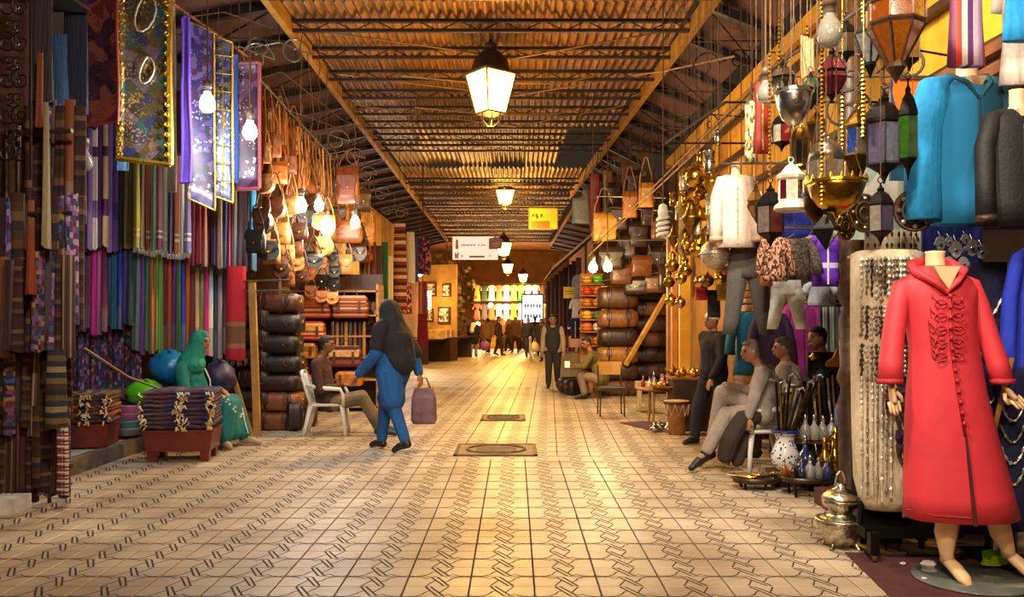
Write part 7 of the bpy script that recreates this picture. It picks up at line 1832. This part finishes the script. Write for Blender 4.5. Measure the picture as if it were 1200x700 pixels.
def stand(x, Y, h, ang, stride=.0, gz=0.0, swing=None, lean=0.0):
    """joints of an upright figure; ang = facing (0 = towards +y), stride in metres"""
    k = h / 1.72; c, s = math.cos(ang), math.sin(ang)
    swing = stride if swing is None else swing
    W = lambda r_, f_, z: V3((x + r_ * c * k - f_ * s * k, Y + r_ * s * k + f_ * c * k, gz + z * k))
    J = dict(hd=W(0, .03 + lean, 1.60), nk=W(0, lean * .9, 1.43), ch=W(0, lean * .6, 1.24), pv=W(0, 0, .95), fd=W(0, 1, 0) - W(0, 0, 0))
    for sd, q in (('l', -1), ('r', 1)):
        st = q * stride
        J['s' + sd] = W(q * .18, lean * .8, 1.38); J['e' + sd] = W(q * .24, -st * .35 + lean * .6 * 0 - .02, 1.10); J['w' + sd] = W(q * .25, -st * .8 * (swing / max(stride, .01) if stride else 0) + .06, .87)
        J['h' + sd] = W(q * .09, 0, .90); J['k' + sd] = W(q * .095, st * .55 + (.05 if stride else 0), .49); J['a' + sd] = W(q * .1, st, .08 + (.05 if st < 0 else 0)); J['t' + sd] = W(q * .11, st + .15, .03)
    J['S'] = k
    return J
def PJ(Y0_, **kw):
    """joints from measured positions: (px, py, depth offset)"""
    J = {}
    for n_, v in kw.items():
        J[n_] = P(v[0], v[1], Y0_ + (v[2] if len(v) > 2 else 0))
    return J
# --- woman in teal, seated
J = PJ(10.7, hd=(236, 400), nk=(225, 419), ch=(222, 443, .02), pv=(222, 477, .05), sl=(228, 431, .2), sr=(212, 433, -.18), el=(240, 460, .25), er=(217, 462, -.25), wl=(259, 457, .12), wr=(256, 463, -.12), hl=(229, 482, .14), hr=(227, 484, -.06), kl=(272, 473, .2), kr=(266, 476, -.1), al=(287, 515, .15), ar=(263, 520, -.2), tl=(304, 521, .1), tr=(270, 526.5, -.3))
J['fd'] = V3((1, -.25, -.12)); J['gl'] = V3((1, -.4, -.5)); J['gr'] = V3((1, .2, -.4))
for q in ('tl', 'tr'): J[q].z = .035
for q in ('al', 'ar'): J[q].z = .09
wom = person(J, 'seated woman in a teal robe and green headscarf beside the purple stack', SKIN, '#12816f', 'scarf', '#0e6a68', None, '#9a8a72', .008, 1.12, robe='#0e6a68')
org = wom.location
for k in range(9):
    q = P(262 + k * 2.6 + 3 * math.sin(k * 2), 466 + k * 2.8, 10.5) - org
    MB().sphere(q, .016, 6, 4, (1, .6, 1)).build('embroidery', mat('white_embroidery', '#d8d0c4'), wom)
MB().tube([P(284, 478, 10.55) - org, P(287, 495, 10.52) - org, P(291, 508, 10.55) - org], .008, 5).build('robe_trim', mat('white_embroidery', '#d8d0c4'), wom)
MB().tube([P(240, 432, 10.5) - org, P(246, 445, 10.45) - org, P(247, 460, 10.45) - org], .008, 5).build('robe_trim', mat('white_embroidery', '#d8d0c4'), wom)
stool((PX(222, 10.8), 10.82, 0), 0, 'low dark stool under the woman in teal', 1.1, DWOOD, .36)
# --- white plastic armchairs
def plastic_chair(loc, rz, label):
    t = thing('plastic_chair', label, 'chair', loc, R(rz)); m = WHITEP
    b = MB(); b.loft([[(x, y - .01, z) for x, y in rrect(.46 * s, .44 * s, .06)] for z, s in ((.40, .96), (.415, 1.0), (.43, 1.0), (.436, .97))]); b.build('seat', m, t, True)
    for sx in (-1, 1):
        MB().tube([(sx * .22, -.22, .42), (sx * .24, -.25, .2), (sx * .26, -.27, 0)], [.032, .028, .024], 8, True, .7).build('leg', m, t, True)
        MB().tube([(sx * .21, .2, .44), (sx * .23, .25, .2), (sx * .25, .3, 0)], [.034, .028, .024], 8, True, .7).build('leg', m, t, True)
        MB().tube([(sx * .25, -.24, .41), (sx * .27, -.24, .56), (sx * .27, -.2, .64), (sx * .27, .05, .655), (sx * .25, .26, .70)], [.026, .022, .026, .03, .026], 8, True, .7).build('armrest', m, t, True)
        MB().tube([(sx * .22, .2, .42), (sx * .24, .26, .62), (sx * .22, .31, .8), (sx * .14, .34, .86)], .022, 8).build('back_post', m, t, True)
    MB().tube([(-.22, .31, .8), (-.14, .335, .865), (0, .345, .875), (.14, .335, .865), (.22, .31, .8)], .024, 8).build('top_rail', m, t, True)
    for k in range(5):
        x = -.14 + .07 * k; MB().tube([(x, .2, .43), (x, .26, .62), (x * 1.0, .335, .86)], .016, 6).build('back_slat', m, t, True)
    return t
plastic_chair((PX(384, 11.9), 11.9, 0), 95, 'white plastic armchair with the man in the brown jacket')
J = PJ(11.9, hd=(383, 404), nk=(377, 419), ch=(377, 440), pv=(383, 470), sl=(382, 427, .2), sr=(370, 427, -.2), el=(386, 456, .24), er=(375, 458, -.26), wl=(399, 456, .02), wr=(402, 452, -.06), hl=(388, 473, .12), hr=(387, 474, -.1), kl=(424, 464, .14), kr=(425, 467, -.14), al=(447, 499, .1), ar=(444, 503, -.2), tl=(466, 507, .05), tr=(463, 508, -.25))
J['fd'] = V3((1, .05, -.05)); J['gl'] = V3((-.3, -1, .1)); J['gr'] = V3((.5, 1, .1))
for q in ('tl', 'tr'): J[q].z = .035
for q in ('al', 'ar'): J[q].z = .09
person(J, 'young man in a brown jacket slouching in a white plastic chair', SKIN2, '#0f0c0a', 'short', '#3a2218', '#6a5a44', '#22304a', .008)
# --- passer-by in blue and black
J = stand(PX(461, 10.35), 10.35, 1.84, R(62), .24, 0, .3, .05)
pb = person(J, 'passer-by in a long blue tunic and black shawl striding to the left', SKIN, '#15141a', 'cap', '#0f4a86', '#0f4a86', '#1a1412', .011, 1.25, S=1.05, toplen=.75)
fdv = J['fd'].normalized()
blob('shawl', [[(J['hd'] - fdv * .03, .135), (J['nk'] - fdv * .04, .16), (J['ch'] - fdv * .07, .215), (J['pv'] - fdv * .10 + V3((0, 0, .08)), .2)], [(J['nk'], .12), (J['sr'], .11), (J['er'] - fdv * .02, .10)], [(J['nk'], .12), (J['sl'], .108), (J['sl'].lerp(J['el'], .75), .095)], [(J['ch'], .19), (J['sl'], .1)], [(J['ch'], .19), (J['sr'], .1)]], C('#121116'), pb, pb.location, .014, [], 6)
pb2 = thing('carrier_bag', 'dusky pink carrier bag held by the passer-by in blue', 'bag', J['wr'] + V3((.06, 0, -.62)))
b = MB(); b.loft([[(x, y, z) for x, y in rrect(.30 * s, .14 * s, .04)] for z, s in ((0, .9), (.05, 1.05), (.3, 1.0), (.44, .8))]); b.build('pouch', mat('dusky_pink', '#6a4a52', .6, 0, .3, 10, bump=.3), pb2, True)
for sy in (-.04, .04):
    MB().tube([(-.08, sy, .43), (-.03, sy * .5, .56), (.03, sy * .5, .56), (.08, sy, .43)], .008, 5).build('handle', mat('dusky_pink', '#6a4a52'), pb2)
tg = thing('blue_tunic', 'long blue tunic skirt worn by the passer-by', 'tunic') if False else None
# --- old man on the right, legs crossed, and the man behind him
plastic_chair((PX(893, 9.15), 9.15, 0), -80, 'white plastic chair under the old man in the tan jacket')
J = PJ(9.05, hd=(880, 412), nk=(892, 430), ch=(897, 450), pv=(897, 482), sl=(894, 437, -.2), sr=(900, 436, .2), el=(884, 466, -.26), er=(880, 460, .3), wl=(877, 489, -.25), wr=(848, 452, .12), hl=(893, 485, -.1), hr=(893, 484, .12), kl=(851, 486, -.16), kr=(846, 460, .12), al=(826, 532, -.2), ar=(832, 530, .25), tl=(810, 549, -.25), tr=(818, 545, .2))
J['fd'] = V3((-1, -.2, -.1)); J['gl'] = V3((-.2, -.2, -1)); J['gr'] = V3((-.7, 0, -.6)); J['curl'] = .7
om = person(J, 'old man in a tan jacket seated with legs crossed, face to the street', SKIN, '#6a5a4e', 'short', '#8d8076', '#8f7f72', '#15110f', .008, 1.08)
b_ = blob('lap_coat', [[(P(896, 484, 8.95), .09), (P(868, 492, 8.85), .10), (P(856, 514, 8.83), .105), (P(850, 534, 8.86), .09)], [(P(880, 486, 9.0), .09), (P(872, 515, 8.95), .08), (P(864, 540, 8.95), .07)]], C('#33251a'), om, om.location, .012, [], 5)
J = PJ(9.6, hd=(917, 408), nk=(921, 425), ch=(923, 445), pv=(923, 482), sl=(916, 435, -.2), sr=(930, 435, .2), el=(912, 462, -.25), er=(932, 462, .25), wl=(900, 474, -.2), wr=(915, 476, .2), hl=(920, 486, -.12), hr=(920, 486, .12), kl=(885, 480, -.12), kr=(885, 478, .14), al=(884, 530, -.1), ar=(886, 528, .1), tl=(872, 534, -.1), tr=(874, 534, .1))
J['fd'] = V3((-1, .1, -.05))
person(J, 'grey-haired man in a beige shirt sitting behind the old man', SKIN, '#3a302a', 'short', '#a2937e', '#4a3a2c', '#15110f', .011)
stool((PX(923, 9.7), 9.7, 0), 0, 'wooden stool under the grey-haired man', 1.0, DWOOD, .40)
# --- dark passer-by behind them
J = stand(PX(836, 10.9), 10.9, 1.70, R(115), .22, 0, .2)
person(J, 'person in black walking past behind the old man', SKIN, '#cfc6bc', 'cap', '#16131a', '#14121a', '#100e0d', .012, 1.15)
# --- young man at the trinket stall
J = PJ(8.75, hd=(957, 397), nk=(965, 417), ch=(968, 440), pv=(968, 478), sl=(960, 428, -.2), sr=(974, 428, .2), el=(958, 455, -.25), er=(976, 455, .25), wl=(950, 478, -.2), wr=(970, 480, .2), hl=(966, 485, -.1), hr=(968, 485, .1), kl=(950, 500, -.1), kr=(952, 500, .15), al=(950, 545, -.1), ar=(952, 545, .1), tl=(940, 555, -.1), tr=(942, 555, .1))
J['fd'] = V3((-1, -.45, 0))
person(J, 'young man with cropped black hair behind the trinket stall', SKIN2, '#0d0b0a', 'short', '#26344a', '#22222a', '#15110f', .008)
stool((PX(968, 8.8), 8.8, 0), 0, 'dark stool under the young man at the trinket stall', 1.0, DWOOD, .48)
# --- man on the yellow stool
J = PJ(17.1, hd=(687, 402), nk=(692, 413), ch=(698, 424), pv=(706, 444), sl=(692, 417, -.2), sr=(698, 416, .2), el=(684, 430, -.26), er=(690, 430, .28), wl=(670, 431, -.15), wr=(674, 428, .15), hl=(703, 445, -.12), hr=(703, 445, .12), kl=(680, 440, -.12), kr=(683, 440, .16), al=(685, 462, -.1), ar=(688, 461, .2), tl=(675, 465.5, -.15), tr=(679, 465, .15))
J['fd'] = V3((-.8, -.5, -.3))
for q in ('tl', 'tr'): J[q].z = .035
for q in ('al', 'ar'): J[q].z = .1
person(J, 'young man in an olive sweater bent forward on the yellow stool', SKIN2, '#0f0c0a', 'short', '#5a4a1c', '#7a6450', '#1a1614', .009)
o = MB().box((0, 0, 0), (.1, .02, .14)).build('mobile_phone', mat('phone', '#c8c0b0', .3), None, False, J['wl'] + V3((-.09, 0, .06)), (R(-30), 0, 0)); tag(o, 'pale device held by the man in the olive sweater', 'phone')
for i, (px, py, c, lab) in enumerate([(668, 462, '#2a1a14', 'brown bag on the ground before the stool man'), (675, 465, '#15110f', 'black rucksack at the feet of the stool man')]):
    g_ = G(px, py); duffel((g_.x, g_.y + .35, 0), .42, .34, .34, c, lab, 30, None, '#0f0c0a', 'bag', False)
# --- man with the vest, far couple, crowd
J = stand(PX(648, 19.8), 19.8, 1.70, R(175), .12)
vm = person(J, 'man in a dark vest with pale sleeves walking towards the viewer', SKIN, '#15100d', 'short', '#a89070', '#2a2420', '#15110f', .012, 1.05)
blob('vest', [[(J['nk'] - V3((0, 0, .1)), .12), (J['ch'], .19), ((J['ch'] + J['pv']) / 2, .19), (J['pv'], .19)], [(J['sl'].lerp(J['nk'], .35), .095), (J['ch'], .18)], [(J['sr'].lerp(J['nk'], .35), .095), (J['ch'], .18)]], C('#2c2620'), vm, vm.location, .016, [], 6)
def passer(px, pyf, h, ang, top, pants, label, hs='short', hair='#15100d', st=.15, toplen=0, pad=1.15, grp='people in the far crowd'):
    g_ = G(px, pyf); J = stand(g_.x, g_.y, h, R(ang), st); return person(J, label, SKIN, hair, hs, top, pants, '#15110f', .022, pad, None, grp, toplen), J
passer(531, 419.5, 1.68, 5, '#1f2a3a', '#3a4a6a', 'far man in a dark blue jacket and jeans seen from behind')
wm, J = passer(555, 418.5, 1.62, -5, '#15131a', '#8a7a78', 'far woman in a short black coat with a pale scarf', 'short', '#3a2a1c', .1, .55)
blob('shoulder_scarf', [[(J['nk'], .13), (J['nk'] + V3((-.05, -.08, -.25)), .12)]], C('#d8cfc8'), wm, wm.location, .02, [], 4)
for sd, xo in (('wl', -.25), ('wr', .25)):
    t = thing('shopping_bag', 'round purple shopping bag carried %s the far woman' % ('left of' if xo < 0 else 'right of'), 'bag', J[sd] + V3((xo, 0, -.55))); MB().sphere((0, 0, .2), .24, 12, 8, (1, .6, .85)).build('pouch', mat('violet_bag', '#8a4a9a', .5, 0, .2, 8, bump=.3), t, True); MB().tube([(-.08, 0, .38), (-xo * .6, 0, .56), (.08, 0, .38)], .012, 5).build('handle', mat('violet_bag', '#8a4a9a'), t)
cr = [(545, 413, '#7a5a34', '#4a3a2a', 'brown coat behind the far couple', 0), (572, 414, '#8a6a44', '#3a2a1c', 'tan coat right of the far woman', 20), (584, 417, '#33261c', '#2a2018', 'dark brown coat in mid street', -90), (596, 412, '#5a3a24', '#2a1c14', 'rust brown coat in mid street', 80), (604, 414, '#6a4a2c', '#33261c', 'brown jacket left of the pale post', 160), (612, 411, '#8a2a1c', '#2a1c14', 'red brown top in the crowd', 180), (619, 419, '#1f2230', '#2a2a34', 'dark navy coat beside the pale post', 190), (627, 414, '#16151c', '#1c1a20', 'black coat before the cold shop window', 10), (634, 417, '#2a2a38', '#22222a', 'slate jacket right of the shop window', 170), (589, 409, '#a8844c', '#5a4a34', 'sand coat far down the street', 0), (566, 410, '#6a3a24', '#3a2a1c', 'russet jacket far down the street', 90), (640, 424, '#4a3a2c', '#2a2420', 'brown jacket behind the man with the vest', 150)]
CJ = []
for i, (px, py, a, b2, lab, an) in enumerate(cr):
    CJ.append(passer(px, py, 1.58 + .14 * ((i * 7) % 5) / 4, an, a, b2, 'person in a ' + lab, 'scarf' if i in (3, 9) else 'short', '#b89a6a' if i in (3, 9) else '#15100d', .16, .3 if i % 2 else 0)[1])
for i, (px, py, c) in enumerate([(615, 405, '#d8c8b0'), (631, 400, '#e0d0c0')]):
    t = thing('carrier_bag', ['pale translucent carrier bag in the crowd, left one', 'pale carrier bag in the crowd, right one'][i], 'bag', CJ[(6, 8)[i]]['wl'] + V3((0, -.04, -.6))); MB().lathe([(.1, 0), (.2, .06), (.22, .2), (.14, .34), (.05, .42)], 12).build('pouch', mat('bag' + c[1:], c, .4, 0, .2, 8, bump=.3), t, True); MB().tube([(-.06, 0, .4), (0, 0, .55), (.06, 0, .4)], .012, 5).build('handle', mat('bag' + c[1:], c, .4), t)
g_ = G(621.5, 424); t = thing('street_bollard', 'thin pale post standing in the middle of the crowd', 'post', (g_.x, g_.y, 0)); MB().tube([(0, 0, 0), (0, 0, .85)], .05, 8).build('shaft', mat('bollard', '#c8bca4', .5), t); MB().sphere((0, 0, .88), .07, 8, 6).build('knob', mat('bollard', '#c8bca4', .5), t, True)
# seated man at the far left
J = PJ(37.0, hd=(503, 379), nk=(503, 384), ch=(504, 390), pv=(504, 399), sl=(499, 386), sr=(508, 386), el=(499, 393), er=(510, 393), wl=(506, 397, -.2), wr=(513, 398, -.2), hl=(503, 400), hr=(507, 400), kl=(512, 400, -.3), kr=(515, 400, -.2), al=(515, 412, -.3), ar=(518, 412, -.2), tl=(519, 415, -.4), tr=(522, 415, -.3))
J['fd'] = V3((.8, -.5, 0))
person(J, 'man in a dark jacket sitting by the far left stall', SKIN, '#8a7a6a', 'short', '#1a1a20', '#1f1a1a', '#15110f', .02, 1.2)
t = thing('stall_bench', 'dark bench under the man at the far left stall', 'bench', (PX(504, 37), 37.1, 0)); MB().box((0, 0, .42), (.7, .5, .06)).build('seat', DWOOD, t); MB().box((-.28, 0, .2), (.06, .45, .4)).build('leg', DWOOD, t); MB().box((.28, 0, .2), (.06, .45, .4)).build('leg', DWOOD, t)
# ================================================================ trinket stall, near right
def legged_tray(px, py, wpx, Y, label, z=None):
    r = wpx / F * Y / 2; z = PZ(py, Y)
    t = thing('tray_table', label, 'table', (PX(px, Y), Y, 0)); MB().lathe([(.02, z - .015), (r * .94, z - .012), (r, z + .02), (r * 1.02, z + .02), (r * .95, z - .03), (.02, z - .03)], 22, (0, 0, 0), None, 1, .75).build('tray', mat('tray_iron', '#4a3a28', .4, .7, .3, 20, bump=.3), t, True)
    for k in range(4):
        a = PI / 4 + k * PI / 2; MB().tube([(r * .75 * math.cos(a), r * .55 * math.sin(a), z - .02), (r * .8 * math.cos(a), r * .6 * math.sin(a), z * .5), (r * .72 * math.cos(a), r * .55 * math.sin(a), 0)], .014, 6).build('leg', BLACKM, t)
    return t, z, r
_, z1, r1_ = legged_tray(886, 561, 56, 8.05, 'low round tray heaped with sheathed daggers')
for i in range(9):
    a = i * .22 - .9; o = thing('dagger', '%s dagger from the left on the low tray' % ORD[i], 'dagger', (PX(886, 8.05) - .16 + i * .04, 8.0 + .05 * math.sin(i * 2.2), z1 + .03 + .012 * (i % 3)), R(-35 + i * 8), 'daggers on the low tray'); MB().tube([(-.13, 0, 0), (.02, 0, .005), (.08, 0, 0)], [.008, .018, .02], 6, True, .6).build('sheath', [mat('bone', '#c8a870', .5), DWOOD, BRASS][i % 3], o); MB().tube([(.08, 0, 0), (.11, 0, 0), (.16, 0, .01)], [.022, .012, .018], 6).build('hilt', [BRASS, mat('bone', '#c8a870'), DWOOD][i % 3], o)
_, z2, r2_ = legged_tray(945, 560, 62, 7.75, 'low round tray of small scent bottles')
bc = [('#8a4a14', .17), ('#2a1410', .15), ('#c01c20', .14), ('#1c2a3a', .18), ('#10243a', .21), ('#a8a8a4', .22), ('#b8b8b0', .19), ('#9a9a96', .2), ('#8a8a88', .17), ('#3a3a6a', .2), ('#b0b0a8', .16)]
for i, (c, h) in enumerate(bc):
    flask((PX(945, 7.75) - .19 + .038 * i, 7.72 + .07 * (-1) ** i, z2 + .005), h, c, '%s scent bottle, %s from the left on the round tray' % (cname(c), ORD[i]), 'scent bottles on the round tray', None if c not in ('#a8a8a4', '#b8b8b0', '#9a9a96') else mat('cut_glass_' + c[1:], c, .1, .3, .3, 60, trans=.3, bump=.4))
flask((PX(942, 7.9), 7.86, z2 + .005), .38, '#26265a', 'tall indigo scent bottle standing above the others', None)
# tiered stand
ts = thing('tiered_stand', 'dark tiered stand of bottles and brass jugs', 'stand', (PX(978, 8.1), 8.1, 0)); zz1, zz2 = PZ(548, 8.1), PZ(518, 8.1)
MB().box((0, .1, zz1 - .02), (.62, .5, .03)).build('shelf_board', DWOOD, ts); MB().box((-.02, .25, zz2 - .02), (.62, .35, .03)).build('shelf_board', DWOOD, ts); MB().box((0, .3, .2), (.6, .1, .4)).build('back_panel', mat('dark_green', '#1a2a20', .8), ts)
for sx in (-.28, .28):
    MB().box((sx, .05, zz1 / 2), (.04, .4, zz1)).build('side', DWOOD, ts); MB().box((sx, .36, zz2 / 2), (.04, .06, zz2)).build('side', DWOOD, ts)
for i in range(13):
    c = ['#b8b8b0', '#a8a8a4', '#3a2a6a', '#c0c0b8', '#2a3a5a', '#9a9a96', '#b0b0a8'][i % 7]
    flask((PX(978, 8.1) - .28 + .042 * i, 8.27 + .06 * (-1) ** i, zz2), .17 + .09 * abs(math.sin(i * 1.7)), c, 'glass scent bottle, %s from the left on the upper tier, %s' % (ORD[i], cname(c)), 'scent bottles on the upper tier', mat('cut_glass_' + c[1:], c, .1, .3, .3, 60, trans=.3, bump=.4))
for i in range(6):
    x = PX(985, 8.0) - .12 + .052 * i; o = thing('brass_jug', 'slender brass jug, %s from the left on the lower tier' % ORD[i], 'jug', (x, 8.02 + .06 * (-1) ** i, zz1), i, 'slender brass jugs'); s = .30 + .05 * (i % 3)
    MB().lathe([(.04 * s * 2, 0), (.045 * s * 2, .02 * s), (.09 * s * 2, .16 * s), (.1 * s * 2, .3 * s), (.05 * s * 2, .5 * s), (.03 * s * 2, .7 * s), (.05 * s * 2, .85 * s), (.02 * s * 2, .95 * s), (.002, s)], 12).build('body', B2, o, True); MB().tube([(.05 * s, 0, .8 * s), (.24 * s, 0, .7 * s), (.2 * s, 0, .4 * s), (.17 * s, 0, .3 * s)], .014 * s * 2, 6).build('handle', B2, o, True); MB().tube([(-.15 * s, 0, .3 * s), (-.26 * s, 0, .5 * s), (-.3 * s, 0, .8 * s)], [.05 * s, .03 * s, .02 * s], 6).build('spout', B2, o, True)
# black framed display with sheaths
db = thing('display_board', 'black framed board hung with silver sheaths', 'board', P(976, 505, 8.45)); MB().box((0, .04, .38), (.46, .03, .72)).build('board', mat('felt_black', '#14110f', .9), db)
for sx in (-1, 1):
    MB().box((sx * .23, .02, .38), (.04, .05, .76)).build('frame', BLACKM, db)
MB().box((0, .02, .76), (.5, .06, .04)).build('frame', BLACKM, db); MB().box((0, .05, -.27), (.4, .04, .54)).build('support', DARKIN, db)
for i in range(9):
    o = MB().tube([P(954 + i * 5.4, 440 + 3 * (i % 2), 8.36), P(955 + i * 5.6, 470, 8.35), P(957 + i * 6, 500 + 6 * math.sin(i), 8.36)], [.014, .02, .008], 6).build('silver_sheath', [SILVER, DBRASS, BLACKM][i % 3]); tag(o, '%s hanging sheath, %s from the left on the black board' % (['silver', 'brass', 'black'][i % 3], ORD[i]), 'sheath', 'sheaths on the black board')
pot(P(953, 422, 8.4) + V3((0, 0, -.005)), .04, B2, 'brass teapot standing on the black display frame', None, 'brass_teapot', 'teapot')
o = thing('wall_bracket', 'brown onion-shaped carved hanger on the black board', 'ornament', P(981, 430, 8.3)); MB().prism([(-.12, 0), (.12, 0), (.1, .05), (.04, .09), (0, .18), (-.04, .09), (-.1, .05)], -.02, .02).build('arch', mat('amber_wood', '#8a4a14', .4, .2), o); MB().tube([(-.16, 0, 0), (.16, 0, 0)], .018, 6).build('bar', BLACKM, o)
flask(P(988, 500, 8.15), .42, '#8a9ab0', 'tall blue-topped glass bottle against the black board', None, mat('cut_glass_blue', '#8a9ab8', .1, .3, .3, 60, trans=.3, bump=.4))
# vase with canes
vz = PZ(549, 8.3); bw, nt, bs = _new('blue_white_ceramic')
tc = nt.nodes.new('ShaderNodeTexCoord'); vo = nt.nodes.new('ShaderNodeTexVoronoi'); vo.inputs['Scale'].default_value = 26; rp = nt.nodes.new('ShaderNodeValToRGB'); rp.color_ramp.interpolation = 'CONSTANT'; rp.color_ramp.elements[0].color = hx('#1f2f8a'); rp.color_ramp.elements[1].position = .32; rp.color_ramp.elements[1].color = hx('#dcd8d0'); nt.links.new(tc.outputs['Object'], vo.inputs['Vector']); nt.links.new(vo.outputs['Distance'], rp.inputs[0]); nt.links.new(rp.outputs[0], bs.inputs['Base Color']); bs.inputs['Roughness'].default_value = .2
t = thing('vase', 'tall blue and white vase holding canes', 'vase', (PX(920, 8.25), 8.25, 0)); MB().box((0, 0, .07), (.3, .3, .14)).build('plinth', DWOOD, t); MB().lathe([(.075, .14), (.085, .155), (.13, .22), (.135, .29), (.10, .38), (.08, .42), (.10, .48), (.13, .515), (.12, .51), (.075, .43), (.01, .42)], 18).build('body', bw, t, True); MB().lathe([(.128, .505), (.136, .515), (.128, .525)], 18).build('rim', mat('cobalt', '#1a2a7a', .2), t, True)
for i in range(10):
    dx, dy = -.07 + .016 * i, .03 * (-1) ** i; tip = P(909 + i * 5.4, 446 + 8 * (i % 3), 8.2 + dy)
    base = V3((PX(920, 8.25) + dx * .7, 8.25 + dy, .46)); o = thing('walking_cane', '%s cane from the left in the blue and white vase' % ORD[i], 'cane', base, 0, 'canes in the vase'); tp = tip - base
    MB().tube([(0, 0, 0), tp], .014, 6).build('shaft', [BLACKM, DBRASS, mat('ebony', '#100c0a', .3)][i % 3], o)
    if i % 2 == 0: MB().tube([tp + V3((-.06, 0, .01)), tp, tp + V3((.06, 0, .01))], [.012, .018, .014], 6).build('handle', SILVER, o)
    else: MB().tube([tp, tp + V3((0, 0, .04)), tp + V3((.04, 0, .06)), tp + V3((.06, 0, .03))], [.014, .016, .016, .012], 6).build('handle', SILVER, o)
# big silver samovar-like pot on the floor
g_ = G(985, 641); t = thing('silver_tureen', 'large ornate silver pot with a hoop handle on the floor', 'pot', (g_.x, g_.y, 0)); sil = mat('silver_ornate', '#c4bca8', .22, 1, .35, 45, bump=.8)
MB().lathe([(.06, .03), (.11, .04), (.15, .1), (.165, .17), (.16, .2), (.1, .215), (.075, .23), (.08, .26), (.12, .29), (.125, .32), (.12, .34)], 24).build('bowl', sil, t, True)
MB().lathe([(.16, .185), (.175, .19), (.175, .2), (.16, .205)], 24).build('rim', sil, t, True); MB().lathe([(.126, .335), (.13, .345), (.11, .37), (.07, .40), (.03, .415), (.035, .43), (.02, .445), (.002, .45)], 24).build('lid', sil, t, True)
MB().tube([(.035 * math.cos(a * PI / 8), 0, .43 + .10 * math.sin(a * PI / 8)) for a in range(9)], .009, 6).build('handle', sil, t, True)
for k in range(4):
    a = PI / 4 + k * PI / 2; MB().tube([(.09 * math.cos(a), .09 * math.sin(a), .06), (.12 * math.cos(a), .12 * math.sin(a), .02), (.13 * math.cos(a), .13 * math.sin(a), .0)], [.014, .012, .016], 6).build('foot', sil, t)
for k in range(2):
    a = k * PI; MB().tube([(.16 * math.cos(a), 0, .17), (.2 * math.cos(a), 0, .2), (.2 * math.cos(a), 0, .14), (.16 * math.cos(a), 0, .12)], .009, 6).build('side_handle', sil, t)
# odds and ends between pot and stand
t = thing('tin_radio', 'dented metal radio box behind the silver pot', 'box', (PX(1012, 6.6), 6.6, PZ(600, 6.6) - .0), R(-10)); MB().box((0, 0, .07), (.22, .14, .16)).build('body', mat('tin_grey', '#6a6258', .4, .8, .4, 30, bump=.5), t); MB().box((0, -.075, .07), (.16, .01, .1)).build('grille', BLACKM, t); MB().tube([(-.09, 0, .16), (-.06, 0, .2), (.06, 0, .2), (.09, 0, .16)], .008, 5).build('handle', WOOD, t)
t = thing('ware_plinth', 'low dark plinth behind the silver pot', 'plinth', (PX(1012, 6.6), 6.65, 0)); MB().box((0, 0, (PZ(600, 6.6)) / 2), (.34, .26, PZ(600, 6.6))).build('body', DWOOD, t); MB().box((0, -.02, PZ(600, 6.6) - .012), (.36, .3, .02)).build('top', mat('plinth_brown', '#5a2a1c', .6), t)
pot((PX(1012, 6.2), 6.2, 0), .075, mat('copper', '#9a4a24', .3, 1, .3, 20), 'round copper kettle on the floor behind the silver pot', None, 'copper_kettle', 'kettle')
tag(MB().box((0, 0, .07), (.5, .36, .14)).build('wooden_box', mat('red_box', '#4a1f14', .6, 0, .3, 10), None, False, (PX(1000, 7.2), 7.25, 0)), 'low dark red wooden box under the tiered stand', 'box')
tag(MB().tube([P(1000, 628, 6.0), P(1032, 604, 6.1)], .006, 5).build('metal_rod', BLACKM), 'thin black rod leaning on the wooden chest', 'rod')
